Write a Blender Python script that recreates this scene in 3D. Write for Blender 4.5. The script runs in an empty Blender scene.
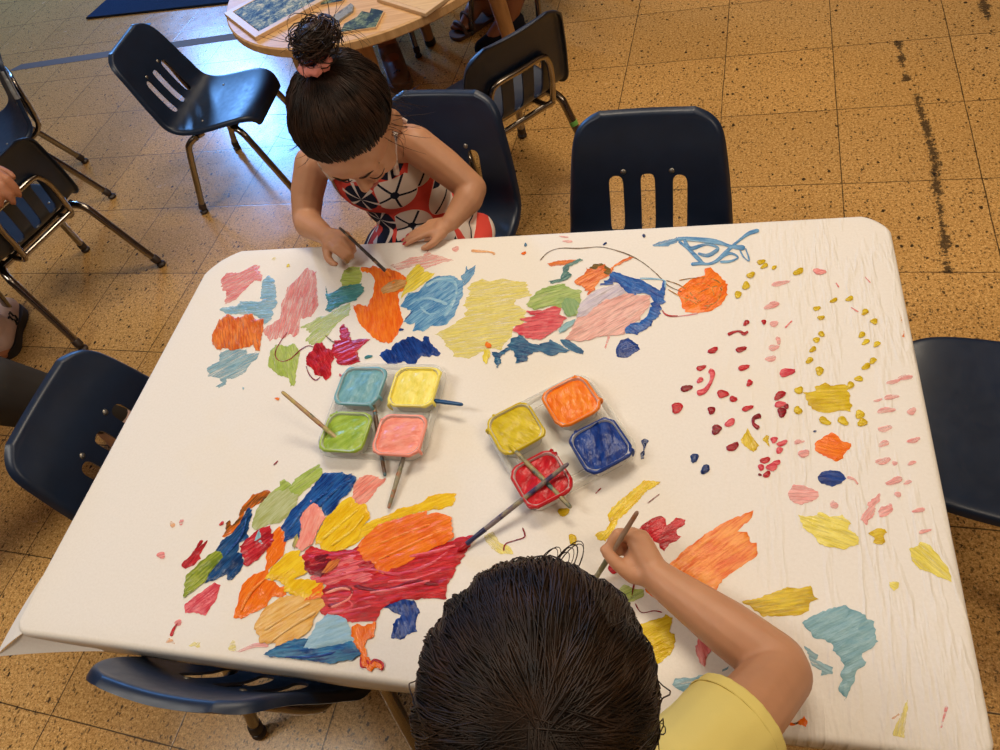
import bpy, bmesh, math, random
from mathutils import Vector, Matrix, noise
from mathutils.geometry import delaunay_2d_cdt
from mathutils.kdtree import KDTree
random.seed(7)
C = bpy.context.scene.collection
PI = math.pi

# ------------------------------------------------------------------ materials
def new_mat(name):
    m = bpy.data.materials.new(name); m.use_nodes = True
    nt = m.node_tree; nt.nodes.clear()
    out = nt.nodes.new('ShaderNodeOutputMaterial')
    b = nt.nodes.new('ShaderNodeBsdfPrincipled')
    nt.links.new(b.outputs[0], out.inputs[0])
    return m, nt, b
def N(nt, kind, **kw):
    n = nt.nodes.new(kind)
    for k, v in kw.items(): setattr(n, k, v)
    return n
def setin(nt, n, key, v):
    s = n.inputs[key]
    if hasattr(v, 'links') or isinstance(v, bpy.types.NodeSocket): nt.links.new(v, s)
    else: s.default_value = v
def math_(nt, op, a, b=None, c=None, clamp=False):
    n = N(nt, 'ShaderNodeMath', operation=op, use_clamp=clamp)
    setin(nt, n, 0, a)
    if b is not None: setin(nt, n, 1, b)
    if c is not None: setin(nt, n, 2, c)
    return n.outputs[0]
def mix_(nt, fac, a, b, blend='MIX'):
    n = N(nt, 'ShaderNodeMix', data_type='RGBA', blend_type=blend)
    setin(nt, n, 0, fac)
    for k, v in ((6, a), (7, b)):
        if isinstance(v, (tuple, list)): n.inputs[k].default_value = (*v[:3], 1)
        else: nt.links.new(v, n.inputs[k])
    return n.outputs[2]
def ramp_(nt, fac, stops):
    n = N(nt, 'ShaderNodeValToRGB'); setin(nt, n, 0, fac)
    els = n.color_ramp.elements
    while len(els) < len(stops): els.new(0.5)
    for e, (p, c) in zip(els, stops):
        e.position = p; e.color = (*c, 1) if isinstance(c, tuple) else (c, c, c, 1)
    return n.outputs[0]
def noise_(nt, vec, scale, detail=3, rough=.55, out=0):
    n = N(nt, 'ShaderNodeTexNoise'); n.inputs['Scale'].default_value = scale
    n.inputs['Detail'].default_value = detail; n.inputs['Roughness'].default_value = rough
    if vec is not None: nt.links.new(vec, n.inputs['Vector'])
    return n.outputs[out]
def bump_(nt, b, height, strength=.3, dist=.002):
    n = N(nt, 'ShaderNodeBump'); n.inputs['Strength'].default_value = strength
    n.inputs['Distance'].default_value = dist
    nt.links.new(height, n.inputs['Height']); nt.links.new(n.outputs[0], b.inputs['Normal'])
def objco(nt): return N(nt, 'ShaderNodeTexCoord').outputs['Object']
def mapping_(nt, vec, loc=(0,0,0), rot=(0,0,0), scale=(1,1,1)):
    n = N(nt, 'ShaderNodeMapping'); nt.links.new(vec, n.inputs[0])
    n.inputs[1].default_value = loc; n.inputs[2].default_value = rot; n.inputs[3].default_value = scale
    return n.outputs[0]
def srgb(r, g, b):
    f = lambda c: (c/255/12.92) if c/255 <= .04045 else ((c/255+.055)/1.055)**2.4
    return (f(r), f(g), f(b))
def simple(name, col, rough=.5, metal=0, var=.12, scale=40, bump=0, bscale=200, spec=.5, coat=0):
    m, nt, b = new_mat(name)
    co = objco(nt)
    n = noise_(nt, co, scale)
    c2 = tuple(min(1, c*(1+var)) for c in col); c1 = tuple(c*(1-var) for c in col)
    setin(nt, b, 'Base Color', mix_(nt, n, c1, c2))
    b.inputs['Roughness'].default_value = rough; b.inputs['Metallic'].default_value = metal
    b.inputs['Specular IOR Level'].default_value = spec; b.inputs['Coat Weight'].default_value = coat
    if bump: bump_(nt, b, noise_(nt, co, bscale, 4), bump)
    return m

M = {}
# --- floor: speckled tan composition tiles, 12 inch, laid at a slight angle to the table
TILE, TANG, TOX, TOY = .3048, math.radians(-2.966), -2.02441, 2.05375
def floor_material():
    m, nt, b = new_mat('speckled_tile')
    geo = N(nt, 'ShaderNodeNewGeometry').outputs['Position']
    loc = mapping_(nt, geo, loc=(0, 0, 0), rot=(0, 0, -TANG))
    ca, sa = math.cos(-TANG), math.sin(-TANG)
    ox, oy = TOX*ca - TOY*sa, TOX*sa + TOY*ca
    sh = N(nt, 'ShaderNodeVectorMath', operation='SUBTRACT'); nt.links.new(loc, sh.inputs[0]); sh.inputs[1].default_value = (ox, oy, 0)
    sc = N(nt, 'ShaderNodeVectorMath', operation='SCALE'); nt.links.new(sh.outputs[0], sc.inputs[0]); sc.inputs['Scale'].default_value = 1/TILE
    wob = N(nt, 'ShaderNodeVectorMath', operation='ADD'); nt.links.new(sc.outputs[0], wob.inputs[0])
    nv = noise_(nt, geo, 9, 2, out=1)
    ns = N(nt, 'ShaderNodeVectorMath', operation='MULTIPLY_ADD'); nt.links.new(nv, ns.inputs[0]); ns.inputs[1].default_value = (.012,.012,0); ns.inputs[2].default_value = (-.006,-.006,0)
    nt.links.new(ns.outputs[0], wob.inputs[1])
    sep = N(nt, 'ShaderNodeSeparateXYZ'); nt.links.new(wob.outputs[0], sep.inputs[0])
    def edge(s):
        f = math_(nt, 'FRACT', s); return math_(nt, 'ABSOLUTE', math_(nt, 'SUBTRACT', f, .5))
    e = math_(nt, 'MAXIMUM', edge(sep.outputs[0]), edge(sep.outputs[1]))
    nline = noise_(nt, geo, 25, 3)
    wid = math_(nt, 'MULTIPLY_ADD', nline, -.006, .4968)
    grout = math_(nt, 'MULTIPLY', math_(nt, 'SUBTRACT', e, wid), 260, clamp=True)
    # per tile tone
    fl = N(nt, 'ShaderNodeVectorMath', operation='FLOOR'); nt.links.new(sc.outputs[0], fl.inputs[0])
    wn = N(nt, 'ShaderNodeTexWhiteNoise', noise_dimensions='3D'); nt.links.new(fl.outputs[0], wn.inputs[0])
    tile = wn.outputs[0]
    grain = noise_(nt, geo, 330, 3, .7)
    big = noise_(nt, geo, 2.2, 3)
    g2 = noise_(nt, geo, 150, 3, .7)
    grain = math_(nt, 'ADD', math_(nt, 'MULTIPLY', grain, .5), math_(nt, 'MULTIPLY', g2, .5))
    base = ramp_(nt, grain, [(.36, srgb(104, 74, 38)), (.45, srgb(178, 132, 72)), (.55, srgb(208, 163, 98)), (.64, srgb(236, 196, 130))])
    tone = math_(nt, 'MULTIPLY_ADD', tile, .14, .93)
    tone = math_(nt, 'MULTIPLY', tone, math_(nt, 'MULTIPLY_ADD', big, .3, .85))
    tn = N(nt, 'ShaderNodeCombineColor'); [nt.links.new(tone, tn.inputs[i]) for i in range(3)]
    base = mix_(nt, 1, base, tn.outputs[0], 'MULTIPLY')
    # dark chips, stretched along the tile
    dirx = mapping_(nt, loc, scale=(1, .75, 1))
    dist = N(nt, 'ShaderNodeVectorMath', operation='ADD'); nt.links.new(dirx, dist.inputs[0])
    dn = N(nt, 'ShaderNodeVectorMath', operation='SCALE'); nt.links.new(noise_(nt, geo, 190, 2, out=1), dn.inputs[0]); dn.inputs['Scale'].default_value = .009
    nt.links.new(dn.outputs[0], dist.inputs[1])
    def chips(scale, lo, hi, keep, soft=30):
        v = N(nt, 'ShaderNodeTexVoronoi'); v.inputs['Scale'].default_value = scale; nt.links.new(dist.outputs[0], v.inputs['Vector'])
        sepc = N(nt, 'ShaderNodeSeparateColor'); nt.links.new(v.outputs['Color'], sepc.inputs[0])
        rad = math_(nt, 'MULTIPLY_ADD', sepc.outputs[1], hi-lo, lo)
        ins = math_(nt, 'MULTIPLY', math_(nt, 'SUBTRACT', rad, v.outputs['Distance']), soft, clamp=True)
        return math_(nt, 'MULTIPLY', ins, math_(nt, 'LESS_THAN', sepc.outputs[0], keep))
    c1 = chips(44, .08, .22, .48)
    c3 = chips(85, .08, .32, .42, 18)
    dens = math_(nt, 'MULTIPLY_ADD', math_(nt, 'MULTIPLY', tile, tile), .45, .25)
    c2 = chips(170, .15, .5, dens, 10)
    ch = math_(nt, 'MAXIMUM', math_(nt, 'MAXIMUM', c1, math_(nt, 'MULTIPLY', c3, .9)), math_(nt, 'MULTIPLY', c2, .7))
    base = mix_(nt, math_(nt, 'MULTIPLY', ch, .93), base, srgb(38, 28, 22))
    # black scuff trail on the tiles at the right
    sw = N(nt, 'ShaderNodeSeparateXYZ'); nt.links.new(geo, sw.inputs[0])
    p = SCUFF
    prev = None
    for (x0, y0, x1, y1, w) in p:
        L = math.hypot(x1-x0, y1-y0); ux, uy = (x1-x0)/L, (y1-y0)/L
        dx = math_(nt, 'SUBTRACT', sw.outputs[0], x0); dy = math_(nt, 'SUBTRACT', sw.outputs[1], y0)
        t = math_(nt, 'ADD', math_(nt, 'MULTIPLY', dx, ux), math_(nt, 'MULTIPLY', dy, uy))
        s = math_(nt, 'ABSOLUTE', math_(nt, 'SUBTRACT', math_(nt, 'MULTIPLY', dx, uy), math_(nt, 'MULTIPLY', dy, ux)))
        a = math_(nt, 'MULTIPLY', math_(nt, 'SUBTRACT', w, s), 1/w, clamp=True)
        tt = math_(nt, 'MULTIPLY', math_(nt, 'GREATER_THAN', t, 0), math_(nt, 'LESS_THAN', t, L))
        q = math_(nt, 'MULTIPLY', a, tt)
        prev = q if prev is None else math_(nt, 'MAXIMUM', prev, q)
    sn = math_(nt, 'ADD', noise_(nt, geo, 120, 4, .75), math_(nt, 'MULTIPLY_ADD', noise_(nt, geo, 16, 2), .9, -.45))
    scf = math_(nt, 'MULTIPLY', math_(nt, 'SUBTRACT', math_(nt, 'MULTIPLY_ADD', prev, .3, sn), .64), 9, clamp=True)
    scf = math_(nt, 'MULTIPLY', scf, math_(nt, 'GREATER_THAN', prev, .01))
    base = mix_(nt, math_(nt, 'MULTIPLY', scf, .85), base, srgb(42, 36, 30))
    base = mix_(nt, math_(nt, 'MULTIPLY', grout, .9), base, srgb(44, 32, 24))
    setin(nt, b, 'Base Color', base)
    rr = math_(nt, 'MULTIPLY_ADD', noise_(nt, geo, 14, 4), .18, .15)
    setin(nt, b, 'Roughness', rr)
    b.inputs['Specular IOR Level'].default_value = .5
    h = math_(nt, 'SUBTRACT', math_(nt, 'MULTIPLY', noise_(nt, geo, 60, 3), .35), math_(nt, 'ADD', grout, math_(nt, 'MULTIPLY', ch, .3)))
    bump_(nt, b, h, .12, .0012)
    return m
SCUFF = [(.875, 1.60, .868, 1.40, .014), (.880, 1.34, .884, 1.10, .016), (.884, 1.10, .852, .68, .019), (1.12, 1.78, 1.11, 1.64, .018)]
M['floor'] = floor_material()

def plastic_navy():
    m, nt, b = new_mat('navy_plastic')
    co = objco(nt)
    setin(nt, b, 'Base Color', mix_(nt, noise_(nt, co, 18, 4), srgb(12, 24, 42), srgb(22, 40, 66)))
    setin(nt, b, 'Roughness', math_(nt, 'MULTIPLY_ADD', noise_(nt, co, 50, 4), .2, .3))
    bump_(nt, b, noise_(nt, co, 900, 2), .06, .0006)
    return m
M['navy'] = plastic_navy()
M['chrome'] = simple('worn_chrome', srgb(150, 142, 132), .2, 1, .14, 60)
M['cap'] = simple('brown_rubber', srgb(52, 40, 34), .45)
M['rivet'] = simple('steel_rivet', srgb(150, 145, 135), .35, .9)
M['wood_edge'] = simple('tan_table_leg', srgb(150, 112, 70), .45, 0, .2, 30)
M['rubber'] = simple('black_rubber', srgb(20, 19, 19), .5)

def wood(name, c1, c2, rough=.35, rot=0, sc=1):
    m, nt, b = new_mat(name)
    co = mapping_(nt, objco(nt), rot=(0, 0, rot), scale=(3*sc, 60*sc, 3*sc))
    n = noise_(nt, co, 2.5, 5, .6)
    setin(nt, b, 'Base Color', ramp_(nt, n, [(.3, c1), (.7, c2)]))
    b.inputs['Roughness'].default_value = rough
    bump_(nt, b, n, .05)
    return m
M['birch'] = wood('birch_veneer', srgb(196, 150, 96), srgb(224, 182, 128), .5, .5)
M['birch_dark'] = wood('birch_edge', srgb(166, 124, 78), srgb(196, 150, 100), .4)

def paper_material():
    m, nt, b = new_mat('white_butcher_paper')
    co = objco(nt)
    fine = noise_(nt, co, 260, 4, .7)
    blot = noise_(nt, co, 5, 4)
    c = mix_(nt, fine, srgb(226, 219, 208), srgb(244, 239, 231))
    c = mix_(nt, math_(nt, 'MULTIPLY', math_(nt, 'SUBTRACT', blot, .56), 1.6, clamp=True), c, srgb(236, 222, 192))
    setin(nt, b, 'Base Color', c)
    b.inputs['Roughness'].default_value = .62
    b.inputs['Specular IOR Level'].default_value = .3
    cre = noise_(nt, mapping_(nt, co, scale=(22, 3.5, 1)), 1.0, 4, .6)
    sx = N(nt, 'ShaderNodeSeparateXYZ'); nt.links.new(co, sx.inputs[0])
    right = math_(nt, 'MULTIPLY', math_(nt, 'SUBTRACT', sx.outputs[0], .33), 5, clamp=True)
    wr = ramp_(nt, cre, [(.44, 0.), (.5, 1.), (.56, 0.)])
    h = math_(nt, 'ADD', math_(nt, 'MULTIPLY', fine, .12), math_(nt, 'MULTIPLY', wr, right))
    h = math_(nt, 'ADD', h, math_(nt, 'MULTIPLY', noise_(nt, co, 14, 3), .6))
    bump_(nt, b, h, .5, .0026)
    return m
M['paper'] = paper_material()

def skin_material(name, c, dark=.75):
    m, nt, b = new_mat(name)
    co = objco(nt)
    n = noise_(nt, co, 28, 4)
    c1 = tuple(x*dark for x in c)
    setin(nt, b, 'Base Color', mix_(nt, n, (c1[0], c1[1]*.96, c1[2]*.95), c))
    b.inputs['Roughness'].default_value = .5
    b.inputs['Subsurface Weight'].default_value = .12
    b.inputs['Subsurface Radius'].default_value = (1, .35, .2)
    b.inputs['Subsurface Scale'].default_value = .006
    bump_(nt, b, noise_(nt, co, 420, 3), .06, .0008)
    return m
M['skin'] = skin_material('child_skin', srgb(206, 152, 116))
M['skin_dark'] = skin_material('adult_skin', srgb(150, 96, 66))
M['skin_hand'] = skin_material('adult_hand_skin', srgb(196, 134, 100))

def hair_material(name, c1, c2):
    m, nt, b = new_mat(name)
    co = objco(nt)
    setin(nt, b, 'Base Color', ramp_(nt, noise_(nt, co, 30, 4), [(.35, c1), (.7, c2)]))
    b.inputs['Roughness'].default_value = .5
    b.inputs['Specular IOR Level'].default_value = .28
    return m
M['hair'] = hair_material('dark_brown_hair', srgb(24, 16, 12), srgb(64, 42, 28))
M['hair_boy'] = hair_material('brown_hair', srgb(20, 14, 10), srgb(56, 38, 25))

# ------------------------------------------------------------------ mesh helpers
def link(name, me, mat=None, parent=None, smooth=True, sharp=None):
    o = bpy.data.objects.new(name, me); C.objects.link(o)
    if mat: me.materials.append(mat)
    if smooth:
        me.polygons.foreach_set('use_smooth', [True]*len(me.polygons))
        if sharp: me.set_sharp_from_angle(angle=math.radians(sharp))
    if parent: o.parent = parent
    return o
def bm_obj(name, bm, mat=None, parent=None, smooth=True, sharp=40):
    bmesh.ops.recalc_face_normals(bm, faces=bm.faces)
    me = bpy.data.meshes.new(name); bm.to_mesh(me); bm.free()
    return link(name, me, mat, parent, smooth, sharp)
def bake(o, *mods):
    """apply a stack of modifiers [(type, {settings})] into the object's own mesh"""
    for t, kw in mods:
        md = o.modifiers.new(t, t)
        for k, v in kw.items(): setattr(md, k, v)
    dg = bpy.context.evaluated_depsgraph_get(); dg.update()
    me = bpy.data.meshes.new_from_object(o.evaluated_get(dg))
    old = o.data; o.modifiers.clear(); o.data = me
    if not me.materials:
        for mt in old.materials: me.materials.append(mt)
    bpy.data.meshes.remove(old)
    me.polygons.foreach_set('use_smooth', [True]*len(me.polygons))
    return o
def tag(o, label=None, cat=None, group=None, kind=None):
    if label: o['label'] = label
    if cat: o['category'] = cat
    if group: o['group'] = group
    if kind: o['kind'] = kind
    return o
def empty(name, loc, rz=0):
    o = bpy.data.objects.new(name, None); C.objects.link(o)
    o.location = loc; o.rotation_euler = (0, 0, rz); o.empty_display_size = .1
    return o
def copy_tree(o, parent=None):
    c = o.copy(); C.objects.link(c)
    if parent: c.parent = parent
    for ch in list(o.children): copy_tree(ch, c)
    return c
def smooth_path(pts, n=6, closed=False):
    """Catmull-Rom through points (tuples; extra components such as radius are carried along)"""
    P = [tuple(p) for p in pts]; out = []
    m = len(P)
    rng = range(m) if closed else range(m-1)
    for i in rng:
        g = lambda k: P[k % m] if closed else P[min(max(k, 0), m-1)]
        a, b, c, d = g(i-1), g(i), g(i+1), g(i+2)
        for k in range(n):
            t = k/n
            out.append(tuple(.5*((2*b[j]) + (-a[j]+c[j])*t + (2*a[j]-5*b[j]+4*c[j]-d[j])*t*t + (-a[j]+3*b[j]-3*c[j]+d[j])*t**3) for j in range(len(b))))
    if not closed: out.append(P[-1])
    return out
def add_tube(bm, pts, r, seg=12, closed=False, caps=True):
    """sweep a circle along pts; r is one radius or per point"""
    P = [Vector(p[:3]) for p in pts]; n = len(P)
    rad = [r]*n if not isinstance(r, (list, tuple)) else list(r)
    rings = []
    t0 = (P[1]-P[0]).normalized()
    up = Vector((0, 0, 1)) if abs(t0.z) < .9 else Vector((1, 0, 0))
    nrm = t0.cross(up).normalized()
    for i in range(n):
        if closed: t = (P[(i+1) % n]-P[i-1])
        else: t = P[min(i+1, n-1)]-P[max(i-1, 0)]
        if t.length < 1e-9: t = t0
        t = t.normalized()
        nrm = (nrm - t*nrm.dot(t))
        if nrm.length < 1e-6: nrm = t.orthogonal()
        nrm = nrm.normalized(); bi = t.cross(nrm)
        rings.append([bm.verts.new(P[i] + (nrm*math.cos(2*PI*k/seg)+bi*math.sin(2*PI*k/seg))*rad[i]) for k in range(seg)])
    for i in range(n if closed else n-1):
        a, b = rings[i], rings[(i+1) % n]
        for k in range(seg):
            bm.faces.new((a[k], a[(k+1) % seg], b[(k+1) % seg], b[k]))
    if caps and not closed:
        bm.faces.new(rings[0][::-1]); bm.faces.new(rings[-1])
def tube_obj(name, pts, r, mat, parent=None, seg=12, closed=False):
    bm = bmesh.new(); add_tube(bm, pts, r, seg, closed)
    return bm_obj(name, bm, mat, parent)
def add_box(bm, c, s, rz=0, bevel=0):
    r = bmesh.ops.create_cube(bm, size=1)
    mt = Matrix.Translation(c) @ Matrix.Rotation(rz, 4, 'Z') @ Matrix.Diagonal((*s, 1))
    bmesh.ops.transform(bm, matrix=mt, verts=r['verts'])
    if bevel:
        es = list({e for v in r['verts'] for e in v.link_edges})
        bmesh.ops.bevel(bm, geom=es, offset=bevel, segments=2, affect='EDGES', profile=.5)
def add_lathe(bm, prof, seg=24, mt=None):
    rings = []
    for r, z in prof:
        rings.append([bm.verts.new((r*math.cos(2*PI*k/seg), r*math.sin(2*PI*k/seg), z)) for k in range(seg)])
    for a, b in zip(rings, rings[1:]):
        for k in range(seg): bm.faces.new((a[k], a[(k+1) % seg], b[(k+1) % seg], b[k]))
    bm.faces.new(rings[0][::-1]); bm.faces.new(rings[-1])
    if mt: bmesh.ops.transform(bm, matrix=mt, verts=[v for r in rings for v in r])
def add_prism(bm, poly, z0, z1):
    a = [bm.verts.new((x, y, z0)) for x, y in poly]; b = [bm.verts.new((x, y, z1)) for x, y in poly]
    n = len(poly)
    bm.faces.new(a[::-1]); bm.faces.new(b)
    for i in range(n): bm.faces.new((a[i], a[(i+1) % n], b[(i+1) % n], b[i]))
def round_rect(w, h, r, n=6, cx=0, cy=0):
    pts = []
    for (sx, sy, a0) in ((1, 1, 0), (-1, 1, 90), (-1, -1, 180), (1, -1, 270)):
        for k in range(n+1):
            a = math.radians(a0 + 90*k/n)
            pts.append((cx+sx*(w/2-r)+r*math.cos(a), cy+sy*(h/2-r)+r*math.sin(a)))
    return pts
# ------------------------------------------------------------------ bodies: overlapping tapered capsules fused into one skin
def add_capsule(bm, p0, r0, p1, r1, seg=14):
    a, b = Vector(p0), Vector(p1); ax = b-a
    if ax.length < 1e-7: ax = Vector((0, 0, 1e-5))
    d = ax.normalized(); u = d.orthogonal().normalized(); v = d.cross(u)
    n = max(3, seg//3); prof = []
    for k in range(1, n+1):
        t = PI/2*k/n; prof.append((a - d*(r0*math.cos(t)), r0*math.sin(t)))
    for k in range(n, 0, -1):
        t = PI/2*k/n; prof.append((b + d*(r1*math.cos(t)), r1*math.sin(t)))
    rings = [[bm.verts.new(c+(u*math.cos(2*PI*i/seg)+v*math.sin(2*PI*i/seg))*r) for i in range(seg)] for c, r in prof]
    for p, q in zip(rings, rings[1:]):
        for i in range(seg): bm.faces.new((p[i], p[(i+1) % seg], q[(i+1) % seg], q[i]))
    e0 = bm.verts.new(a-d*r0); e1 = bm.verts.new(b+d*r1)
    for i in range(seg):
        bm.faces.new((e0, rings[0][(i+1) % seg], rings[0][i])); bm.faces.new((e1, rings[-1][i], rings[-1][(i+1) % seg]))
def add_ell(bm, c, rad, rot=None, seg=24):
    q = bmesh.ops.create_uvsphere(bm, u_segments=seg, v_segments=seg//2+2, radius=1)
    mt = Matrix.Translation(c) @ (rot.to_4x4() if rot else Matrix()) @ Matrix.Diagonal((*rad, 1))
    bmesh.ops.transform(bm, matrix=mt, verts=q['verts'])
def caps_chain(bm, pts):
    """pts: (x,y,z,r)"""
    for a, b in zip(pts, pts[1:]): add_capsule(bm, a[:3], a[3], b[:3], b[3])
def body_mesh(name, build, mat, voxel=.0035, smooth=6, fac=.5, parent=None):
    bm = bmesh.new(); build(bm)
    me = bpy.data.meshes.new(name); bm.to_mesh(me); bm.free()
    o = link(name, me, mat, parent, True, None)
    bake(o, ('REMESH', dict(mode='VOXEL', voxel_size=voxel)), ('SMOOTH', dict(factor=fac, iterations=smooth)))
    return o
def frame(origin, fwd, up):
    """matrix with local +y = fwd, +z close to up"""
    f = Vector(fwd).normalized(); u = Vector(up); u = (u - f*u.dot(f)).normalized(); r = f.cross(u)
    m = Matrix((( r.x, f.x, u.x, origin[0]), (r.y, f.y, u.y, origin[1]), (r.z, f.z, u.z, origin[2]), (0, 0, 0, 1)))
    return m

# ------------------------------------------------------------------ camera and render look
sc = bpy.context.scene
cam = bpy.data.cameras.new('camera'); cam.sensor_width = 36; cam.lens = 710.665*36/1000
cam.clip_start = .02
cam_o = bpy.data.objects.new('camera', cam); C.objects.link(cam_o)
R_, U_, F_ = (Vector((.959446, .164541, -.228887)), Vector((-.001403, .814745, .579818)), Vector((-.281888, .555983, -.781935)))
cam_o.matrix_world = Matrix(((R_.x, U_.x, -F_.x, .346193), (R_.y, U_.y, -F_.y, -.533142), (R_.z, U_.z, -F_.z, 1.318733), (0, 0, 0, 1)))
sc.camera = cam_o
vs = sc.view_settings
vs.view_transform = 'Standard'; vs.look = 'None'; vs.gamma = 1; vs.use_curve_mapping = False
vs.exposure = -0.14

# ------------------------------------------------------------------ light: warm ceiling panels, an added one at the back, cool window at the far left
w = bpy.data.worlds.new('room_ambience'); sc.world = w; w.use_nodes = True
bg = w.node_tree.nodes['Background']; bg.inputs[0].default_value = (1, .80, .58, 1); bg.inputs[1].default_value = .30
def area(name, loc, target, size, sy, col, watts):
    l = bpy.data.lights.new(name, 'AREA'); l.shape = 'RECTANGLE'; l.size = size; l.size_y = sy
    l.color = col; l.energy = watts
    o = bpy.data.objects.new(name, l); C.objects.link(o); o.location = loc
    o.rotation_euler = (Vector(target)-Vector(loc)).to_track_quat('-Z', 'Y').to_euler()
    return o
area('overhead_light', (.2, 1.2, 2.78), (.2, 1.2, 0), 1.2, .6, (1, .86, .67), 42)
area('overhead_light', (2.0, -.6, 2.78), (2.0, -.6, 0), 1.2, .6, (1, .84, .64), 32)
area('overhead_light', (-1.6, -.6, 2.78), (-1.6, -.6, 0), 1.2, .6, (1, .95, .86), 33)
area('overhead_light', (-.6, 3.2, 2.78), (-.6, 3.2, 0), 1.2, .6, (1, .84, .64), 16)  # unseen lamp added to brighten the dark floor under the round table
area('window_daylight', (-3.92, 5.06, 2.10), (-2.6, 0, .7), .6, .95, (.16, .42, 1), 135)

# ------------------------------------------------------------------ room shell
M['wall'] = simple('tan_wall_paint', srgb(128, 102, 78), .8, 0, .04, 8)
M['ceil'] = simple('white_ceiling', srgb(236, 230, 216), .8, 0, .03, 8)
def slab(name, x0, x1, y0, y1, z0, z1, mat, lab, cat):
    bm = bmesh.new(); add_prism(bm, [(x0, y0), (x1, y0), (x1, y1), (x0, y1)], z0, z1)
    o = bm_obj(name, bm, mat, smooth=False); tag(o, lab, cat, kind='structure'); return o
RX0, RX1, RY0, RY1, RH = -4.6, 4.2, -3.2, 5.15, 2.85
slab('wall_left', RX0-.12, RX0, RY0, RY1, 0, RH, M['wall'], 'plain tan wall outside the picture on the left', 'wall')
slab('wall_right', RX1, RX1+.12, RY0, RY1, 0, RH, M['wall'], 'plain tan wall outside the picture on the right', 'wall')
slab('wall_front', RX0-.12, RX1+.12, RY0-.12, RY0, 0, RH, M['wall'], 'plain tan wall behind the photographer', 'wall')
slab('ceiling', RX0-.12, RX1+.12, RY0-.12, RY1+.12, RH, RH+.1, M['ceil'], 'white ceiling above the room', 'ceiling')
bm = bmesh.new()
WX0, WX1, WZ0, WZ1 = -4.27, -3.57, 1.57, 2.63
for a in ((RX0-.12, WX0, 0, RH), (WX1, RX1+.12, 0, RH), (WX0, WX1, 0, WZ0), (WX0, WX1, WZ1, RH)):
    add_box(bm, ((a[0]+a[1])/2, RY1+.06, (a[2]+a[3])/2), (a[1]-a[0], .12, a[3]-a[2]))
tag(bm_obj('wall_back', bm, M['wall'], smooth=False), 'tan wall with the window beyond the rug', 'wall', kind='structure')
bm = bmesh.new()
for cx_, cz_, sx_, sz_ in ((WX0+.02, (WZ0+WZ1)/2, .04, WZ1-WZ0), (WX1-.02, (WZ0+WZ1)/2, .04, WZ1-WZ0), ((WX0+WX1)/2, WZ0+.02, WX1-WX0, .04), ((WX0+WX1)/2, WZ1-.02, WX1-WX0, .04)):
    add_box(bm, (cx_, RY1+.06, cz_), (sx_, .08, sz_), 0, .004)
tag(bm_obj('window_1', bm, simple('white_window_frame', srgb(232, 230, 224), .4), smooth=False), 'white framed window letting in cool daylight', 'window', kind='structure')
# ------------------------------------------------------------------ floor, rug, tape
bm = bmesh.new(); add_prism(bm, [(-4.72, -3.32), (4.32, -3.32), (4.32, 5.27), (-4.72, 5.27)], -.05, 0)
fl = bm_obj('floor', bm, M['floor'], smooth=False); tag(fl, 'tan speckled square tile floor with thin dark joints', 'floor', kind='structure')

def rug_mat():
    m, nt, b = new_mat('blue_carpet')
    co = objco(nt)
    n = noise_(nt, co, 240, 4, .8)
    setin(nt, b, 'Base Color', mix_(nt, n, srgb(20, 36, 66), srgb(44, 70, 108)))
    b.inputs['Roughness'].default_value = .95; b.inputs['Specular IOR Level'].default_value = .1
    bump_(nt, b, n, .9, .006)
    return m
bm = bmesh.new()
rug_poly = [(-2.735, 2.655), (-1.2, 2.49), (-1.0, 4.2), (-2.45, 4.3)]
add_prism(bm, rug_poly, 0.0005, .011)
rug = bm_obj('rug', bm, rug_mat(), sharp=30); tag(rug, 'dark blue carpet rug lying on the tiles beyond the empty blue chair', 'rug')
bm = bmesh.new()
ring = [(x*1.0, y) for x, y in rug_poly]
add_tube(bm, [(x, y, .006) for x, y in rug_poly], .0055, 8, closed=True)
bm_obj('bound_edge', bm, simple('rug_binding', srgb(16, 22, 44), .9), rug)

bm = bmesh.new(); add_prism(bm, [(-2.925, 2.29), (-2.98, 2.238), (-2.3, 2.226), (-1.55, 2.205), (-1.55, 2.262), (-2.3, 2.283)], .0003, .0009)
tag(bm_obj('floor_tape', bm, simple('grey_tape', srgb(96, 84, 74), .7, 0, .2, 60), smooth=False), 'strip of worn grey tape stuck across the floor tiles', 'tape')
bm = bmesh.new(); add_prism(bm, [(-2.32, 2.485), (-2.29, 2.50), (-2.25, 2.495), (-2.25, 2.475), (-2.29, 2.472)], .0003, .0012)
tag(bm_obj('paper_scrap', bm, simple('blue_scrap', srgb(52, 110, 168), .5), smooth=False), 'tiny blue scrap on the floor in front of the rug', 'scrap')

# ------------------------------------------------------------------ painting table
TW, TD, TZ = 1.205, .742, .473
TYO = -.0045   # the top sits a touch towards the viewer
def table_leg(x, y):
    bm = bmesh.new()
    sx, sy = math.copysign(1, x), math.copysign(1, y)
    add_tube(bm, [(x, y, .437), (x+sx*.012, y+sy*.008, .22), (x+sx*.022, y+sy*.014, .02)], [.019, .018, .017], 14)
    o = bm_obj('leg', bm, M['wood_edge'], tb)
    bm = bmesh.new(); add_lathe(bm, [(.019, 0), (.021, .006), (.02, .03), (.017, .034)], 16, Matrix.Translation((x+sx*.022, y+sy*.014, 0)))
    bm_obj('foot_cap', bm, M['cap'], o)
tb = empty('painting_table', (0, TYO, 0)); tag(tb, 'low rectangular children\'s table under the painted white paper', 'table')
bm = bmesh.new(); add_prism(bm, round_rect(TW-.006, TD-.006, .04), TZ-.033, TZ-.002)
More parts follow.
